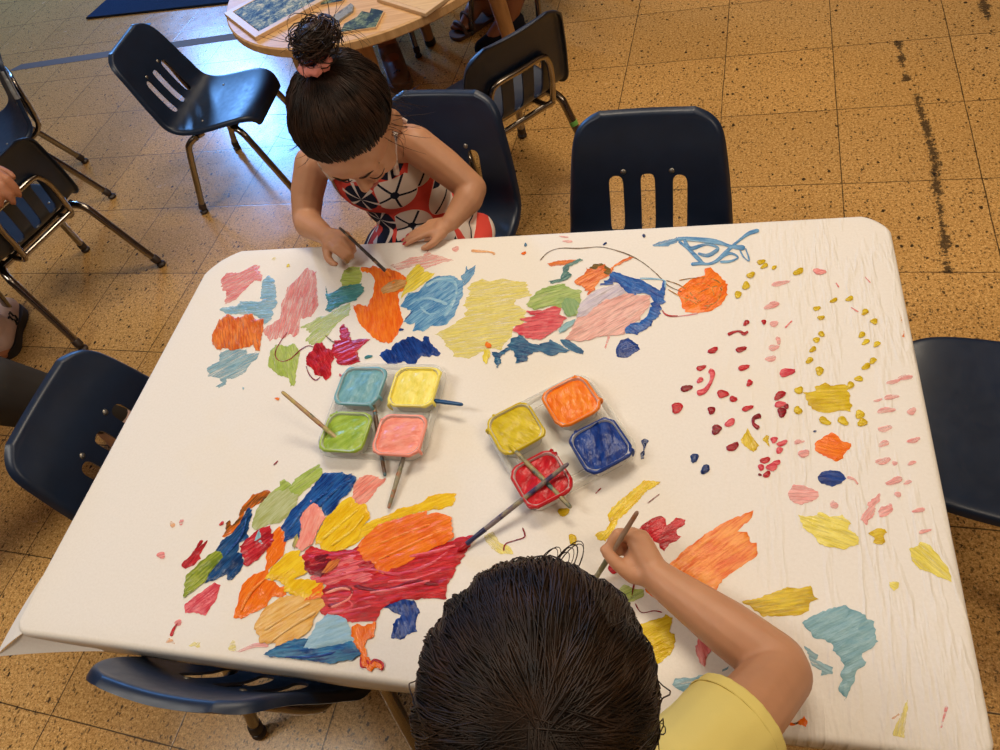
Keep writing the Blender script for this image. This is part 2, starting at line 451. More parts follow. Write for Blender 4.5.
bmesh.ops.bevel(bm, geom=[e for e in bm.edges if abs(e.verts[0].co.z-e.verts[1].co.z) < 1e-5], offset=.004, segments=2, affect='EDGES')
bm_obj('tabletop', bm, simple('grey_laminate', srgb(196, 190, 180), .4), tb)
for x, y in ((-.52, .27), (.52, .27), (.52, -.27), (-.52, -.27), ): table_leg(x, y)
# paper: flat top, rolled over the edges, corners folded
def paper_sheet():
    hw, hd = TW/2, TD/2
    nx, ny = 110, 70
    # outline of the top with clipped corners
    def cut(x, y):
        # corner clips: top-left .05, top-right .03
        return x, y
    prof = [(0, 0), (.004, .0008), (.007, .003), (.0085, .007), (.009, .012)]   # out, down
    bm = bmesh.new()
    # outline (counter clockwise), clipped corners rounded
    out = []
    def corner(cx, cy, sx, sy, r):
        pts = []
        a0 = {(1, 1): 0, (-1, 1): 90, (-1, -1): 180, (1, -1): 270}[(sx, sy)]
        for k in range(9):
            a = math.radians(a0+90*k/8)
            x, y = math.cos(a), math.sin(a)
            # between a chamfer and an arc
            t = k/8
            p0 = Vector((math.cos(math.radians(a0)), math.sin(math.radians(a0)))); p1 = Vector((math.cos(math.radians(a0+90)), math.sin(math.radians(a0+90))))
            ch = p0.lerp(p1, t)
            q = Vector((x, y))*.45+ch*.55
            pts.append((cx+sx*(-r)+r*q.x, cy+sy*(-r)+r*q.y))
        return pts
    def edge(p, q, n):
        return [(p[0]+(q[0]-p[0])*k/n, p[1]+(q[1]-p[1])*k/n) for k in range(1, n)]
    c1 = corner(hw, hd, 1, 1, .03); c2 = corner(-hw, hd, -1, 1, .055); c3 = corner(-hw, -hd, -1, -1, .012); c4 = corner(hw, -hd, 1, -1, .012)
    out = c1+edge(c1[-1], c2[0], 60)+c2+edge(c2[-1], c3[0], 40)+c3+edge(c3[-1], c4[0], 60)+c4+edge(c4[-1], c1[0], 40)
    n = len(out)
    z = TZ
    vs2 = [Vector(p) for p in out]
    inner = []
    for i in range(1, nx):
        for j in range(1, ny):
            x = -hw+TW*i/nx; y = -hd+TD*j/ny
            if abs(x) > hw-.012 or abs(y) > hd-.012: continue
            if (hw-x)+(hd-y) < .045 or (hw+x)+(hd-y) < .07: continue
            inner.append(Vector((x, y)))
    V, E, F, *_ = delaunay_2d_cdt(vs2+inner, [(i, (i+1) % n) for i in range(n)], [list(range(n))], 1, 1e-6)
    bv = []
    for v in V:
        dedge = min(hw-abs(v.x), hd-abs(v.y))
        f = min(1, max(0, dedge/.05))
        wr = 0
        if v.x > .2: wr = .0006*min(1, (v.x-.2)/.2)*noise.noise((v.x*16, v.y*3.5, 3))
        zz = z + f*(wr*.6 + .0003*noise.noise((v.x*7, v.y*7, 9)))
        bv.append(bm.verts.new((v.x, v.y, zz)))
    for f in F: bm.faces.new([bv[i] for i in f])
    # hanging edge, height varies; long side near the viewer and left drop lower
    ring = bv[:n]
    cen = Vector((0, 0))
    nrm = []
    for i in range(n):
        a, b = Vector(out[i-1]), Vector(out[(i+1) % n]); d = (b-a).normalized(); nrm.append(Vector((d.y, -d.x)))
    def drop(i):
        x, y = out[i]
        if y < -hd+.02: return .036 if x < .25 else .02
        if x < -hw+.02: return .04
        if x > hw-.02: return .045
        return .03
    prev = ring
    steps = [(.003, .0006), (.006, .0025), (.0078, .006), (.0085, .012)]
    for (o_, d_) in steps:
        cur = [bm.verts.new((out[i][0]+nrm[i].x*o_, out[i][1]+nrm[i].y*o_, z-d_)) for i in range(n)]
        for i in range(n): bm.faces.new((prev[i], prev[(i+1) % n], cur[(i+1) % n], cur[i]))
        prev = cur
    for k in range(1, 4):
        cur = []
        for i in range(n):
            dd = drop(i)*k/3; x, y = out[i]
            wv = .0025*k/3*noise.noise((x*9, y*9, 5))
            cur.append(bm.verts.new((x+nrm[i].x*(.0085+wv), y+nrm[i].y*(.0085+wv), z-.012-dd)))
        for i in range(n): bm.faces.new((prev[i], prev[(i+1) % n], cur[(i+1) % n], cur[i]))
        prev = cur
    bmesh.ops.translate(bm, verts=bm.verts, vec=(0, TYO, 0))
    bmesh.ops.recalc_face_normals(bm, faces=bm.faces)
    return bm
pm = paper_sheet()
paper = bm_obj('painting_paper', pm, M['paper'], sharp=70)
bake(paper, ('SOLIDIFY', dict(thickness=.0006, offset=-1)))
tag(paper, 'large white paper sheet covering the table, painted with colourful daubs', 'paper')
# dog-eared corner of the sheet at the near left
def dog_ear():
    hw, hd = TW/2, TD/2
    tip = Vector((-.652, -.408, .438))
    a = Vector((-hw-.006, -hd+.075, TZ-.002)); b = Vector((-hw+.016, -hd-.004, TZ-.0015)); c = Vector((-.47, -hd-.010, TZ-.034)); d = Vector((-hw-.008, -hd+.09, TZ-.045))
    e = Vector((-hw+.03, -hd-.012, TZ-.05))
    bm = bmesh.new()
    def tri(p, q, r, n=8, bulge=0):
        g = {}
        nn = (q-p).cross(r-p).normalized()
        for i in range(n+1):
            for j in range(n+1-i):
                u, v = i/n, j/n; w_ = 1-u-v
                pt = p*w_+q*u+r*v + nn*bulge*(u*v+v*w_+u*w_)*3
                g[i, j] = bm.verts.new(pt)
        for i in range(n):
            for j in range(n-i):
                bm.faces.new((g[i, j], g[i+1, j], g[i, j+1]))
                if i+j < n-1: bm.faces.new((g[i+1, j], g[i+1, j+1], g[i, j+1]))
    tri(a, tip, b, 8, .003)
    tri(b, tip, c, 8, -.004)
    tri(a, d, tip, 6, 0)
    bmesh.ops.remove_doubles(bm, verts=bm.verts, dist=.0004)
    bmesh.ops.translate(bm, verts=bm.verts, vec=(0, TYO, 0))
    o = bm_obj('folded_corner', bm, M['paper'], paper, sharp=25)
    bake(o, ('SOLIDIFY', dict(thickness=.0006, offset=-1)))
    o.data.set_sharp_from_angle(angle=math.radians(30))
    tag(o, 'dog-eared folded corner of the paper')
dog_ear()

# ------------------------------------------------------------------ moulded school chair, faces local +y
def shell_mesh():
    prof = [(.166, .262), (.165, .276), (.158, .290), (.143, .298), (.115, .301), (.075, .300), (.03, .296), (-.02, .292), (-.060, .292), (-.088, .296), (-.110, .305), (-.127, .319),
            (-.139, .338), (-.147, .360), (-.154, .384), (-.160, .408), (-.166, .432), (-.172, .456), (-.179, .482), (-.186, .505), (-.191, .522), (-.195, .532), (-.197, .538)]
    wid = [.098, .104, .112, .124, .138, .146, .150, .152, .152, .151, .150, .149, .147, .145, .143, .140, .1375, .134, .130, .126, .118, .104, .082]
    SX = [.0735, .0465, .0135]
    bm = bmesh.new(); rows = []
    for (y, z), w_ in zip(prof, wid):
        xs = [.0, *sorted(SX)]
        rest = [SX[0]+(w_-SX[0])*t for t in (.3, .62, .86, 1)]
        pos = sorted(SX)+rest
        xs = [-x for x in pos[::-1]]+[0.]+pos
        row = []
        for x in xs:
            u = x/w_
            seatness = max(0, min(1, (.31-z)/.03)) if y > -.1 else 0
            backness = max(0, min(1, (z-.33)/.08))
            dish = .010*abs(u)**2.5*(1-backness)*(1 if y < .12 else max(0, (.166-y)/.046))
            fwd = .016*abs(u)**2.2*max(0, min(1, (z-.30)/.05))*(1 if z < .5 else max(.3, (.56-z)/.06))
            row.append(bm.verts.new((x, y+fwd, z+dish)))
        rows.append(row)
    nx = len(rows[0])
    xsn = nx//2
    slot_cols = []
    # column index pairs of the three slots
    xs0 = [v.co.x for v in rows[8]]
    def is_slot(k):
        m = (xs0[k]+xs0[k+1])/2
        return abs(m) < .0136 or .0465 < abs(m) < .0735
    for i in range(len(rows)-1):
        for k in range(nx-1):
            if 11 <= i <= 15 and is_slot(k): continue
            bm.faces.new((rows[i][k], rows[i][k+1], rows[i+1][k+1], rows[i+1][k]))
    # turned-down rim all round the outside
    per = rows[0][:] + [r[-1] for r in rows[1:-1]] + rows[-1][::-1] + [r[0] for r in rows[1:-1]][::-1]
    bm.normal_update()
    nper = len(per); lip = []
    for i, v in enumerate(per):
        d = (per[(i+1) % nper].co-per[i-1].co).normalized()
        nn = v.normal.copy()
        if nn.z < 0 and nn.y < 0: nn = -nn
        if nn.dot(Vector((0, .5, .8))) < 0: nn = -nn
        outw = nn.cross(d)
        if outw.dot(v.co-Vector((0, -.06, .36))) < 0: outw = -outw
        lip.append((v.co - nn*.004 + outw*.004, v.co - nn*.013 + outw*.0055))
    prev = per
    for k in (0, 1):
        cur = [bm.verts.new(l[k]) for l in lip]
        for i in range(nper): bm.faces.new((prev[i], prev[(i+1) % nper], cur[(i+1) % nper], cur[i]))
        prev = cur
    return bm
LEG_R = .0105
def make_chair():
    root = empty('school_chair', (0, 0, 0))
    sh = bm_obj('seat_shell', shell_mesh(), M['navy'], root, sharp=None)
    bake(sh, ('SUBSURF', dict(levels=2, render_levels=2)), ('SOLIDIFY', dict(thickness=.0042, offset=0)))
    sh.data.set_sharp_from_angle(angle=math.radians(50))
    hoop = smooth_path([(-.082, .10, .270), (-.086, .0, .268), (-.088, -.095, .270), (-.089, -.142, .292), (-.089, -.160, .345), (-.088, -.168, .395), (-.078, -.1735, .428), (-.058, -.1765, .440), (0, -.1795, .441),
             (.058, -.1765, .440), (.078, -.1735, .428), (.088, -.168, .395), (.089, -.160, .345), (.089, -.142, .292), (.088, -.095, .270), (.086, 0, .268), (.082, .10, .270)], 5)
    tube_obj('back_hoop', hoop, .0078, M['chrome'], root, 12)
    bm = bmesh.new()
    add_tube(bm, [(-.145, -.055, .268), (.145, -.055, .268)], .009, 12)
    add_tube(bm, [(-.135, .075, .270), (.135, .075, .270)], .009, 12)
    add_tube(bm, [(-.092, -.148, .297), (.092, -.148, .297)], .0075, 12)
    bm_obj('seat_frame', bm, M['chrome'], root)
    for sx in (-1, 1):
        for rear in (0, 1):
            if rear: p = smooth_path([(sx*.115, -.04, .268), (sx*.135, -.062, .266), (sx*.147, -.088, .252), (sx*.152, -.105, .222), (sx*.168, -.158, .075), (sx*.1755, -.178, .018)], 5)
            else: p = smooth_path([(sx*.105, .065, .270), (sx*.122, .085, .268), (sx*.132, .105, .252), (sx*.137, .118, .222), (sx*.150, .165, .075), (sx*.1555, .184, .018)], 5)
            lg = tube_obj('leg', p, LEG_R, M['chrome'], root, 14)
            e = Vector(p[-1][:3]); d = (e-Vector(p[-4][:3])).normalized()
            bm = bmesh.new(); q = d.to_track_quat('Z', 'Y').to_matrix().to_4x4()
            add_lathe(bm, [(.0115, -.022), (.0128, -.02), (.013, -.002), (.0105, 0), (.0085, .004)], 16, Matrix.Translation(e) @ q)
            add_lathe(bm, [(.0105, 0), (.014, .003), (.0142, .009), (.010, .014)], 16, Matrix.Translation((e.x+d.x*.006, e.y+d.y*.006, 0)))
            bm_obj('foot_cap', bm, M['cap'], lg)
    for sx in (-1, 1):
        bm = bmesh.new(); add_lathe(bm, [(.0062, -.004), (.0062, 0), (.0045, .0022), (.001, .003)], 14, Matrix.Translation((sx*.045, -.1645, .438)) @ Matrix.Rotation(-PI/2+.27, 4, 'X'))
        bm_obj('rivet', bm, M['rivet'], root)
    for sx, y in ((-1, .11), (1, .11), (-1, -.03), (1, -.03)):
        bm = bmesh.new(); add_lathe(bm, [(.0042, -.004), (.0042, 0), (.003, .0014), (.0008, .0018)], 12, Matrix.Translation((sx*.10, y, .3035 if y > 0 else .2985)))
        bm_obj('seat_screw', bm, M['rivet'], root)
    return root
CH = [ # x, y, facing angle (deg, direction of +y from world +x axis), label
    (-1.109, 1.246, 2.9, 'empty blue plastic chair standing alone in the bluish window light'),
    (-.222, .535, 260, 'blue plastic chair the girl in the floral dress sits on'),
    (-.195, 1.075, 134, 'blue plastic chair turned to the round table, chrome hoop and green tape mark showing'),
    (.221, .397, 265, 'empty blue plastic chair at the far long side, its three slots over the paper edge'),
    (.765, .10, 170, 'blue plastic chair at the right end of the paper-covered table'),
    (-.535, -.03, 2, 'blue plastic chair at the left end of the paper-covered table, two rivets showing'),
    (-.268, -.243, 87, 'blue plastic chair tucked under the near edge left of the boy'),
    (-1.975, 1.17, 229, 'blue plastic chair cut by the left picture border, tape on its back edge'),
    (-1.545, .715, 163, 'blue plastic chair seen from behind with the hand on its back'),
]
chair0 = make_chair()
chairs = []
for i, (x, y, a, lab) in enumerate(CH):
    c = chair0 if i == 0 else copy_tree(chair0)
    c.location = (x, y, 0); c.rotation_euler = (0, 0, math.radians(a-90))
    tag(c, lab, 'chair', 'blue moulded school chairs')
    chairs.append(c)
chairs[0].scale = (.953,)*3
# green tape ring on one leg; silver tape on one back edge
def on_chair(i, fn_name, bm, mat, lab):
    o = bm_obj(fn_name, bm, mat, chairs[i]); tag(o, lab); return o
bm = bmesh.new(); add_tube(bm, [(.1555, -.117, .190), (.157, -.121, .178)], .0112, 14)
on_chair(2, 'tape_ring', bm, simple('green_tape', srgb(120, 190, 90), .5), 'green tape ring on the leg')
bm = bmesh.new()
pts = [(-.128, -.172, .49), (-.134, -.165, .462), (-.139, -.157, .435), (-.142, -.152, .41)]
add_tube(bm, smooth_path(pts, 4), .0088, 10)
m_, nt_, b_ = new_mat('silver_tape'); b_.inputs['Metallic'].default_value = .6; b_.inputs['Roughness'].default_value = .35
setin(nt_, b_, 'Base Color', mix_(nt_, noise_(nt_, objco(nt_), 90, 4), srgb(90, 96, 104), srgb(215, 220, 224))); bump_(nt_, b_, noise_(nt_, objco(nt_), 150, 3), .8, .003)
on_chair(7, 'tape_patch', bm, m_, 'crinkled silver tape on the back edge')

# ------------------------------------------------------------------ round table and what lies on it
RX, RY, RR, RZ = -.62, 1.577, .459, .473
rt = empty('round_table', (RX, RY, 0)); tag(rt, 'round light wood table with puzzles at the top of the picture', 'table')
bm = bmesh.new(); add_lathe(bm, [(RR-.03, RZ-.029), (RR-.004, RZ-.028), (RR, RZ-.024), (RR, RZ-.004), (RR-.004, RZ), (RR-.02, RZ+.0002)], 96)
bm_obj('tabletop', bm, M['birch'], rt, sharp=35)
for k, a in enumerate((97, 187, 277, 7)):
    a = math.radians(a); bm = bmesh.new()
    x, y = math.cos(a), math.sin(a)
    add_tube(bm, [(x*.33, y*.33, RZ-.028), (x*.35, y*.35, .2), (x*.365, y*.365, .02)], [.029, .024, .019], 16)
    o = bm_obj('leg', bm, M['birch_dark'], rt)
    bm = bmesh.new(); add_lathe(bm, [(.018, 0), (.021, .004), (.0205, .024), (.018, .027)], 16, Matrix.Translation((x*.366, y*.366, 0))); bm_obj('foot_cap', bm, M['rubber'], o)
def puzzle_pic(name, cols, scale=40, seed=0):
    m, nt, b = new_mat(name); co = mapping_(nt, objco(nt), loc=(seed, seed, 0))
    n = noise_(nt, co, scale, 8, .75)
    setin(nt, b, 'Base Color', ramp_(nt, n, [(.38+.26*i/(len(cols)-1), c) for i, c in enumerate(cols)]))
    b.inputs['Roughness'].default_value = .6; b.inputs['Specular IOR Level'].default_value = .2
    return m
M['frame_wood'] = simple('pale_wood_frame', srgb(214, 180, 140), .45)
def quad_board(name, pts, z, th, pic, lab, cat, inset=.022, group=None):
    """framed puzzle board: a shallow wooden tray with a picture panel"""
    cx = sum(p[0] for p in pts)/4; cy = sum(p[1] for p in pts)/4
    root = empty(name, (cx, cy, z)); tag(root, lab, cat, group)
    loc = [Vector((p[0]-cx, p[1]-cy)) for p in pts]
    ins = []
    n = len(loc)
    for i in range(n):
        a, b, c = loc[i-1], loc[i], loc[(i+1) % n]
        d1 = (a-b).normalized(); d2 = (c-b).normalized(); s = abs(d1.cross(d2))
        ins.append(b+(d1+d2)*(inset/s))
    bm = bmesh.new()
    o0 = [bm.verts.new((p.x, p.y, 0)) for p in loc]; o1 = [bm.verts.new((p.x, p.y, th)) for p in loc]
    i1 = [bm.verts.new((p.x, p.y, th)) for p in ins]; i0 = [bm.verts.new((p.x, p.y, th-.004)) for p in ins]
    bm.faces.new(o0[::-1]); bm.faces.new(i0)
    for i in range(n):
        j = (i+1) % n
        bm.faces.new((o0[i], o0[j], o1[j], o1[i])); bm.faces.new((o1[i], o1[j], i1[j], i1[i])); bm.faces.new((i1[i], i1[j], i0[j], i0[i]))
    bmesh.ops.bevel(bm, geom=bm.edges[:], offset=.001, segments=1, affect='EDGES')
    bm_obj('frame', bm, M['frame_wood'], root, smooth=False)
    bm = bmesh.new(); add_prism(bm, [tuple(p*.985) for p in ins], th-.0039, th-.0012)
    bm_obj('picture_panel', bm, pic, root, smooth=False)
    return root
quad_board('puzzle_board', [(-1.03, 1.37), (-.851, 1.197), (-.60, 1.44), (-.78, 1.613)], RZ+.0004, .011, puzzle_pic('swirled_blue_picture', [srgb(22, 44, 76), srgb(60, 88, 110), srgb(150, 160, 140), srgb(214, 204, 170)], 46),
           'framed puzzle board with swirly blue and cream picture overhanging the round table', 'puzzle')
def flat_piece(name, pts, z, th, mat, edge, lab, cat='puzzle piece', group='loose puzzle pieces on the round table'):
    cx = sum(p[0] for p in pts)/len(pts); cy = sum(p[1] for p in pts)/len(pts)
    root = empty(name, (cx, cy, z)); tag(root, lab, cat, group)
    bm = bmesh.new(); add_prism(bm, [(x-cx, y-cy) for x, y in pts], 0, th*.8); bm_obj('wood_base', bm, edge, root, smooth=False)
    bm = bmesh.new(); add_prism(bm, [((x-cx)*.96, (y-cy)*.96) for x, y in pts], th*.8+.0001, th); bm_obj('picture_face', bm, mat, root, smooth=False)
    return root
dark_map = puzzle_pic('dark_green_picture', [srgb(26, 40, 48), srgb(40, 56, 62), srgb(110, 126, 96), srgb(190, 188, 150)], 16, 3)
flat_piece('puzzle_piece', [(-0.584, 1.165), (-0.585, 1.206), (-0.555, 1.234), (-0.549, 1.263), (-0.52, 1.246), (-0.522, 1.27), (-0.498, 1.257), (-0.478, 1.244), (-0.479, 1.165), (-0.541, 1.166)][::-1], RZ+.0004, .006, dark_map, M['frame_wood'], 'dark angular puzzle piece with pale green patch near the round table rim')
flat_piece('puzzle_piece', [(-0.637, 1.25), (-0.625, 1.275), (-0.598, 1.317), (-0.585, 1.301), (-0.579, 1.271), (-0.612, 1.223)][::-1], RZ+.0004, .006, puzzle_pic('grey_picture', [srgb(96, 100, 102), srgb(150, 150, 146), srgb(122, 122, 120)], 50, 5), simple('grey_edge', srgb(150, 146, 140), .5), 'small grey slab-like puzzle piece between framed board and dark piece')
flat_piece('puzzle_piece', [(-0.70, 1.335), (-0.705, 1.375), (-0.628, 1.356), (-0.631, 1.338)][::-1], RZ+.0004, .006, dark_map, M['frame_wood'], 'dark puzzle piece half cut by the top picture border')
quad_board('puzzle_tray', [(-0.519, 1.31), (-0.347, 1.187), (-0.235, 1.345), (-0.407, 1.468)], RZ+.0004, .010, wood('tray_bottom', srgb(206, 170, 124), srgb(228, 196, 152), .4), 'empty pale wooden puzzle tray at the right of the round table', 'puzzle', .012)

# ------------------------------------------------------------------ paint trays
def clear_plastic():
    m, nt, b = new_mat('clear_tray_plastic')
    b.inputs['Base Color'].default_value = (.93, .94, .92, 1)
    b.inputs['Roughness'].default_value = .16; b.inputs['IOR'].default_value = 1.45
    b.inputs['Transmission Weight'].default_value = .0
    tr = N(nt, 'ShaderNodeBsdfTransparent'); tr.inputs[0].default_value = (.97, .97, .95, 1)
    mx = N(nt, 'ShaderNodeMixShader')
    lw = N(nt, 'ShaderNodeLayerWeight'); lw.inputs[0].default_value = .35
    setin(nt, mx, 0, math_(nt, 'MULTIPLY_ADD', lw.outputs['Facing'], .55, .32, clamp=True))
    out = [n for n in nt.nodes if n.type == 'OUTPUT_MATERIAL'][0]
    nt.links.new(tr.outputs[0], mx.inputs[1]); nt.links.new(b.outputs[0], mx.inputs[2]); nt.links.new(mx.outputs[0], out.inputs[0])
    return m
M['clear'] = clear_plastic()
def paint_mat(name, c1, c2=None, cover=1.0, rough=.22, streak=1.0, wetspec=.5):
    """brushed tempera: streaks run along the mesh's own UV u-axis; cover < 1 lets the paper show between bristle tracks"""
    c2 = c2 or tuple(min(1, x*1.25+.02) for x in c1)
    m, nt, b = new_mat(name)
    uv = N(nt, 'ShaderNodeTexCoord').outputs['UV']
    st = noise_(nt, mapping_(nt, uv, scale=(38, 340*streak, 1)), 1, 4, .62)
    bl = noise_(nt, mapping_(nt, uv, scale=(30, 60, 1)), 1, 3, .5)
    f = math_(nt, 'ADD', math_(nt, 'MULTIPLY', st, .62), math_(nt, 'MULTIPLY', bl, .38))
    setin(nt, b, 'Base Color', ramp_(nt, f, [(.42, c1), (.50, tuple(.5*a+.5*b_ for a, b_ in zip(c1, c2))), (.59, c2)]))
    b.inputs['Roughness'].default_value = rough
    b.inputs['Specular IOR Level'].default_value = wetspec
    f2 = math_(nt, 'ADD', f, math_(nt, 'MULTIPLY', noise_(nt, mapping_(nt, uv, scale=(150, 300, 1)), 1, 2, .5), .5))
    bump_(nt, b, f2, .75, .0022)
    if cover < 1:
        tr = N(nt, 'ShaderNodeBsdfTransparent'); mx = N(nt, 'ShaderNodeMixShader')
        n2 = noise_(nt, mapping_(nt, uv, loc=(3, 7, 0), scale=(26, 260*streak, 1)), 1, 5, .65)
        setin(nt, mx, 0, math_(nt, 'MULTIPLY_ADD', math_(nt, 'SUBTRACT', n2, .5), 2.6, cover, clamp=True))
        out = [n for n in nt.nodes if n.type == 'OUTPUT_MATERIAL'][0]
        nt.links.new(tr.outputs[0], mx.inputs[1]); nt.links.new(b.outputs[0], mx.inputs[2]); nt.links.new(mx.outputs[0], out.inputs[0])
    return m
def heightfield(name, outline, mat, parent, zbase, thick, ang=0, step=.0028, edge=.004, ragged=.0015, ridge=.5, seed=0, fingers=0, warp=1.0):
    """a daub of paint: outline polygon filled with a fine mesh, swollen in the middle, with bristle ridges along ang"""
    rnd = random.Random(seed)
    P = [Vector(p) for p in outline]
    # resample and roughen the outline
    out = []
    n = len(P)
    for i in range(n):
        a, b = P[i], P[(i+1) % n]; L = (b-a).length; k = max(1, int(L/(step*1.1)))
        for j in range(k): out.append(a.lerp(b, j/k))
    n = len(out)
    x0_ = min(p.x for p in out); x1_ = max(p.x for p in out); y0_ = min(p.y for p in out); y1_ = max(p.y for p in out)
    if ragged:
        rr = []
        for i in range(n):
            d = (out[(i+1) % n]-out[i-1]); d = d.normalized() if d.length > 1e-9 else Vector((1, 0)); nn = Vector((d.y, -d.x))
            p = out[i]
            q = p + nn*ragged*(1.3*noise.noise((p.x*160, p.y*160, seed*3.1))+.9*noise.noise((p.x*420, p.y*420, seed*1.7)))
            if fingers:
                fingers = min(fingers, .07*math.sqrt((x1_-x0_)*(y1_-y0_)))
                ca, sa = math.cos(ang), math.sin(ang); t = -p.x*sa+p.y*ca; fd = nn.x*ca+nn.y*sa
                q += Vector((ca, sa))*fd*fingers*(.8*noise.noise((t*230, seed, 1))+.6*noise.noise((t*95, seed, 7)))
            rr.append(q)
        out = rr
    ca, sa = math.cos(ang), math.sin(ang)
    x0 = min(p.x for p in out); x1 = max(p.x for p in out); y0 = min(p.y for p in out); y1 = max(p.y for p in out)
    s = step
    while (x1-x0)*(y1-y0)/(s*s) > 6000: s *= 1.15
    inner = []
    j = 0; y = y0
    while y < y1:
        x = x0 + (s/2 if j % 2 else 0)
        while x < x1:
            inner.append(Vector((x, y))); x += s
        y += s*.87; j += 1
    try:
        V, E, F, *_ = delaunay_2d_cdt(out+inner, [(i, (i+1) % n) for i in range(n)], [list(range(n))], 1, 1e-6)
    except Exception:
        return None
    # keep only faces whose centre is inside
    bm = bmesh.new(); uvl = bm.loops.layers.uv.new('UVMap')
    kd = KDTree(n)
    for i, q in enumerate(out): kd.insert((q.x, q.y, 0), i)
    kd.balance()
    def dist(p): return kd.find((p.x, p.y, 0))[2]
    bv = []
    for v in V:
        d = dist(v)
        f = min(1, d/edge); f = f*(2-f)
        u = v.x*ca+v.y*sa; t = -v.x*sa+v.y*ca
        rg = noise.noise((u*28*warp, t*210*warp, seed+.5))*.6 + noise.noise((u*70, t*95, seed+4.2))*.4
        hgt = thick*f*(1-ridge*.5+ridge*rg)
        bv.append(bm.verts.new((v.x, v.y, zbase+max(0, hgt))))
    for f in F:
        try: fc = bm.faces.new([bv[i] for i in f])
        except ValueError: continue
        for lp in fc.loops:
            c = lp.vert.co; lp[uvl].uv = (c.x*ca+c.y*sa+seed*.37, -c.x*sa+c.y*ca+seed*.11)
    for v in [v for v in bm.verts if not v.link_faces]: bm.verts.remove(v)
    for f in bm.faces:
        if f.normal.z < 0: f.normal_flip()
    me = bpy.data.meshes.new(name); bm.to_mesh(me); bm.free()
    return link(name, me, mat, parent, True)

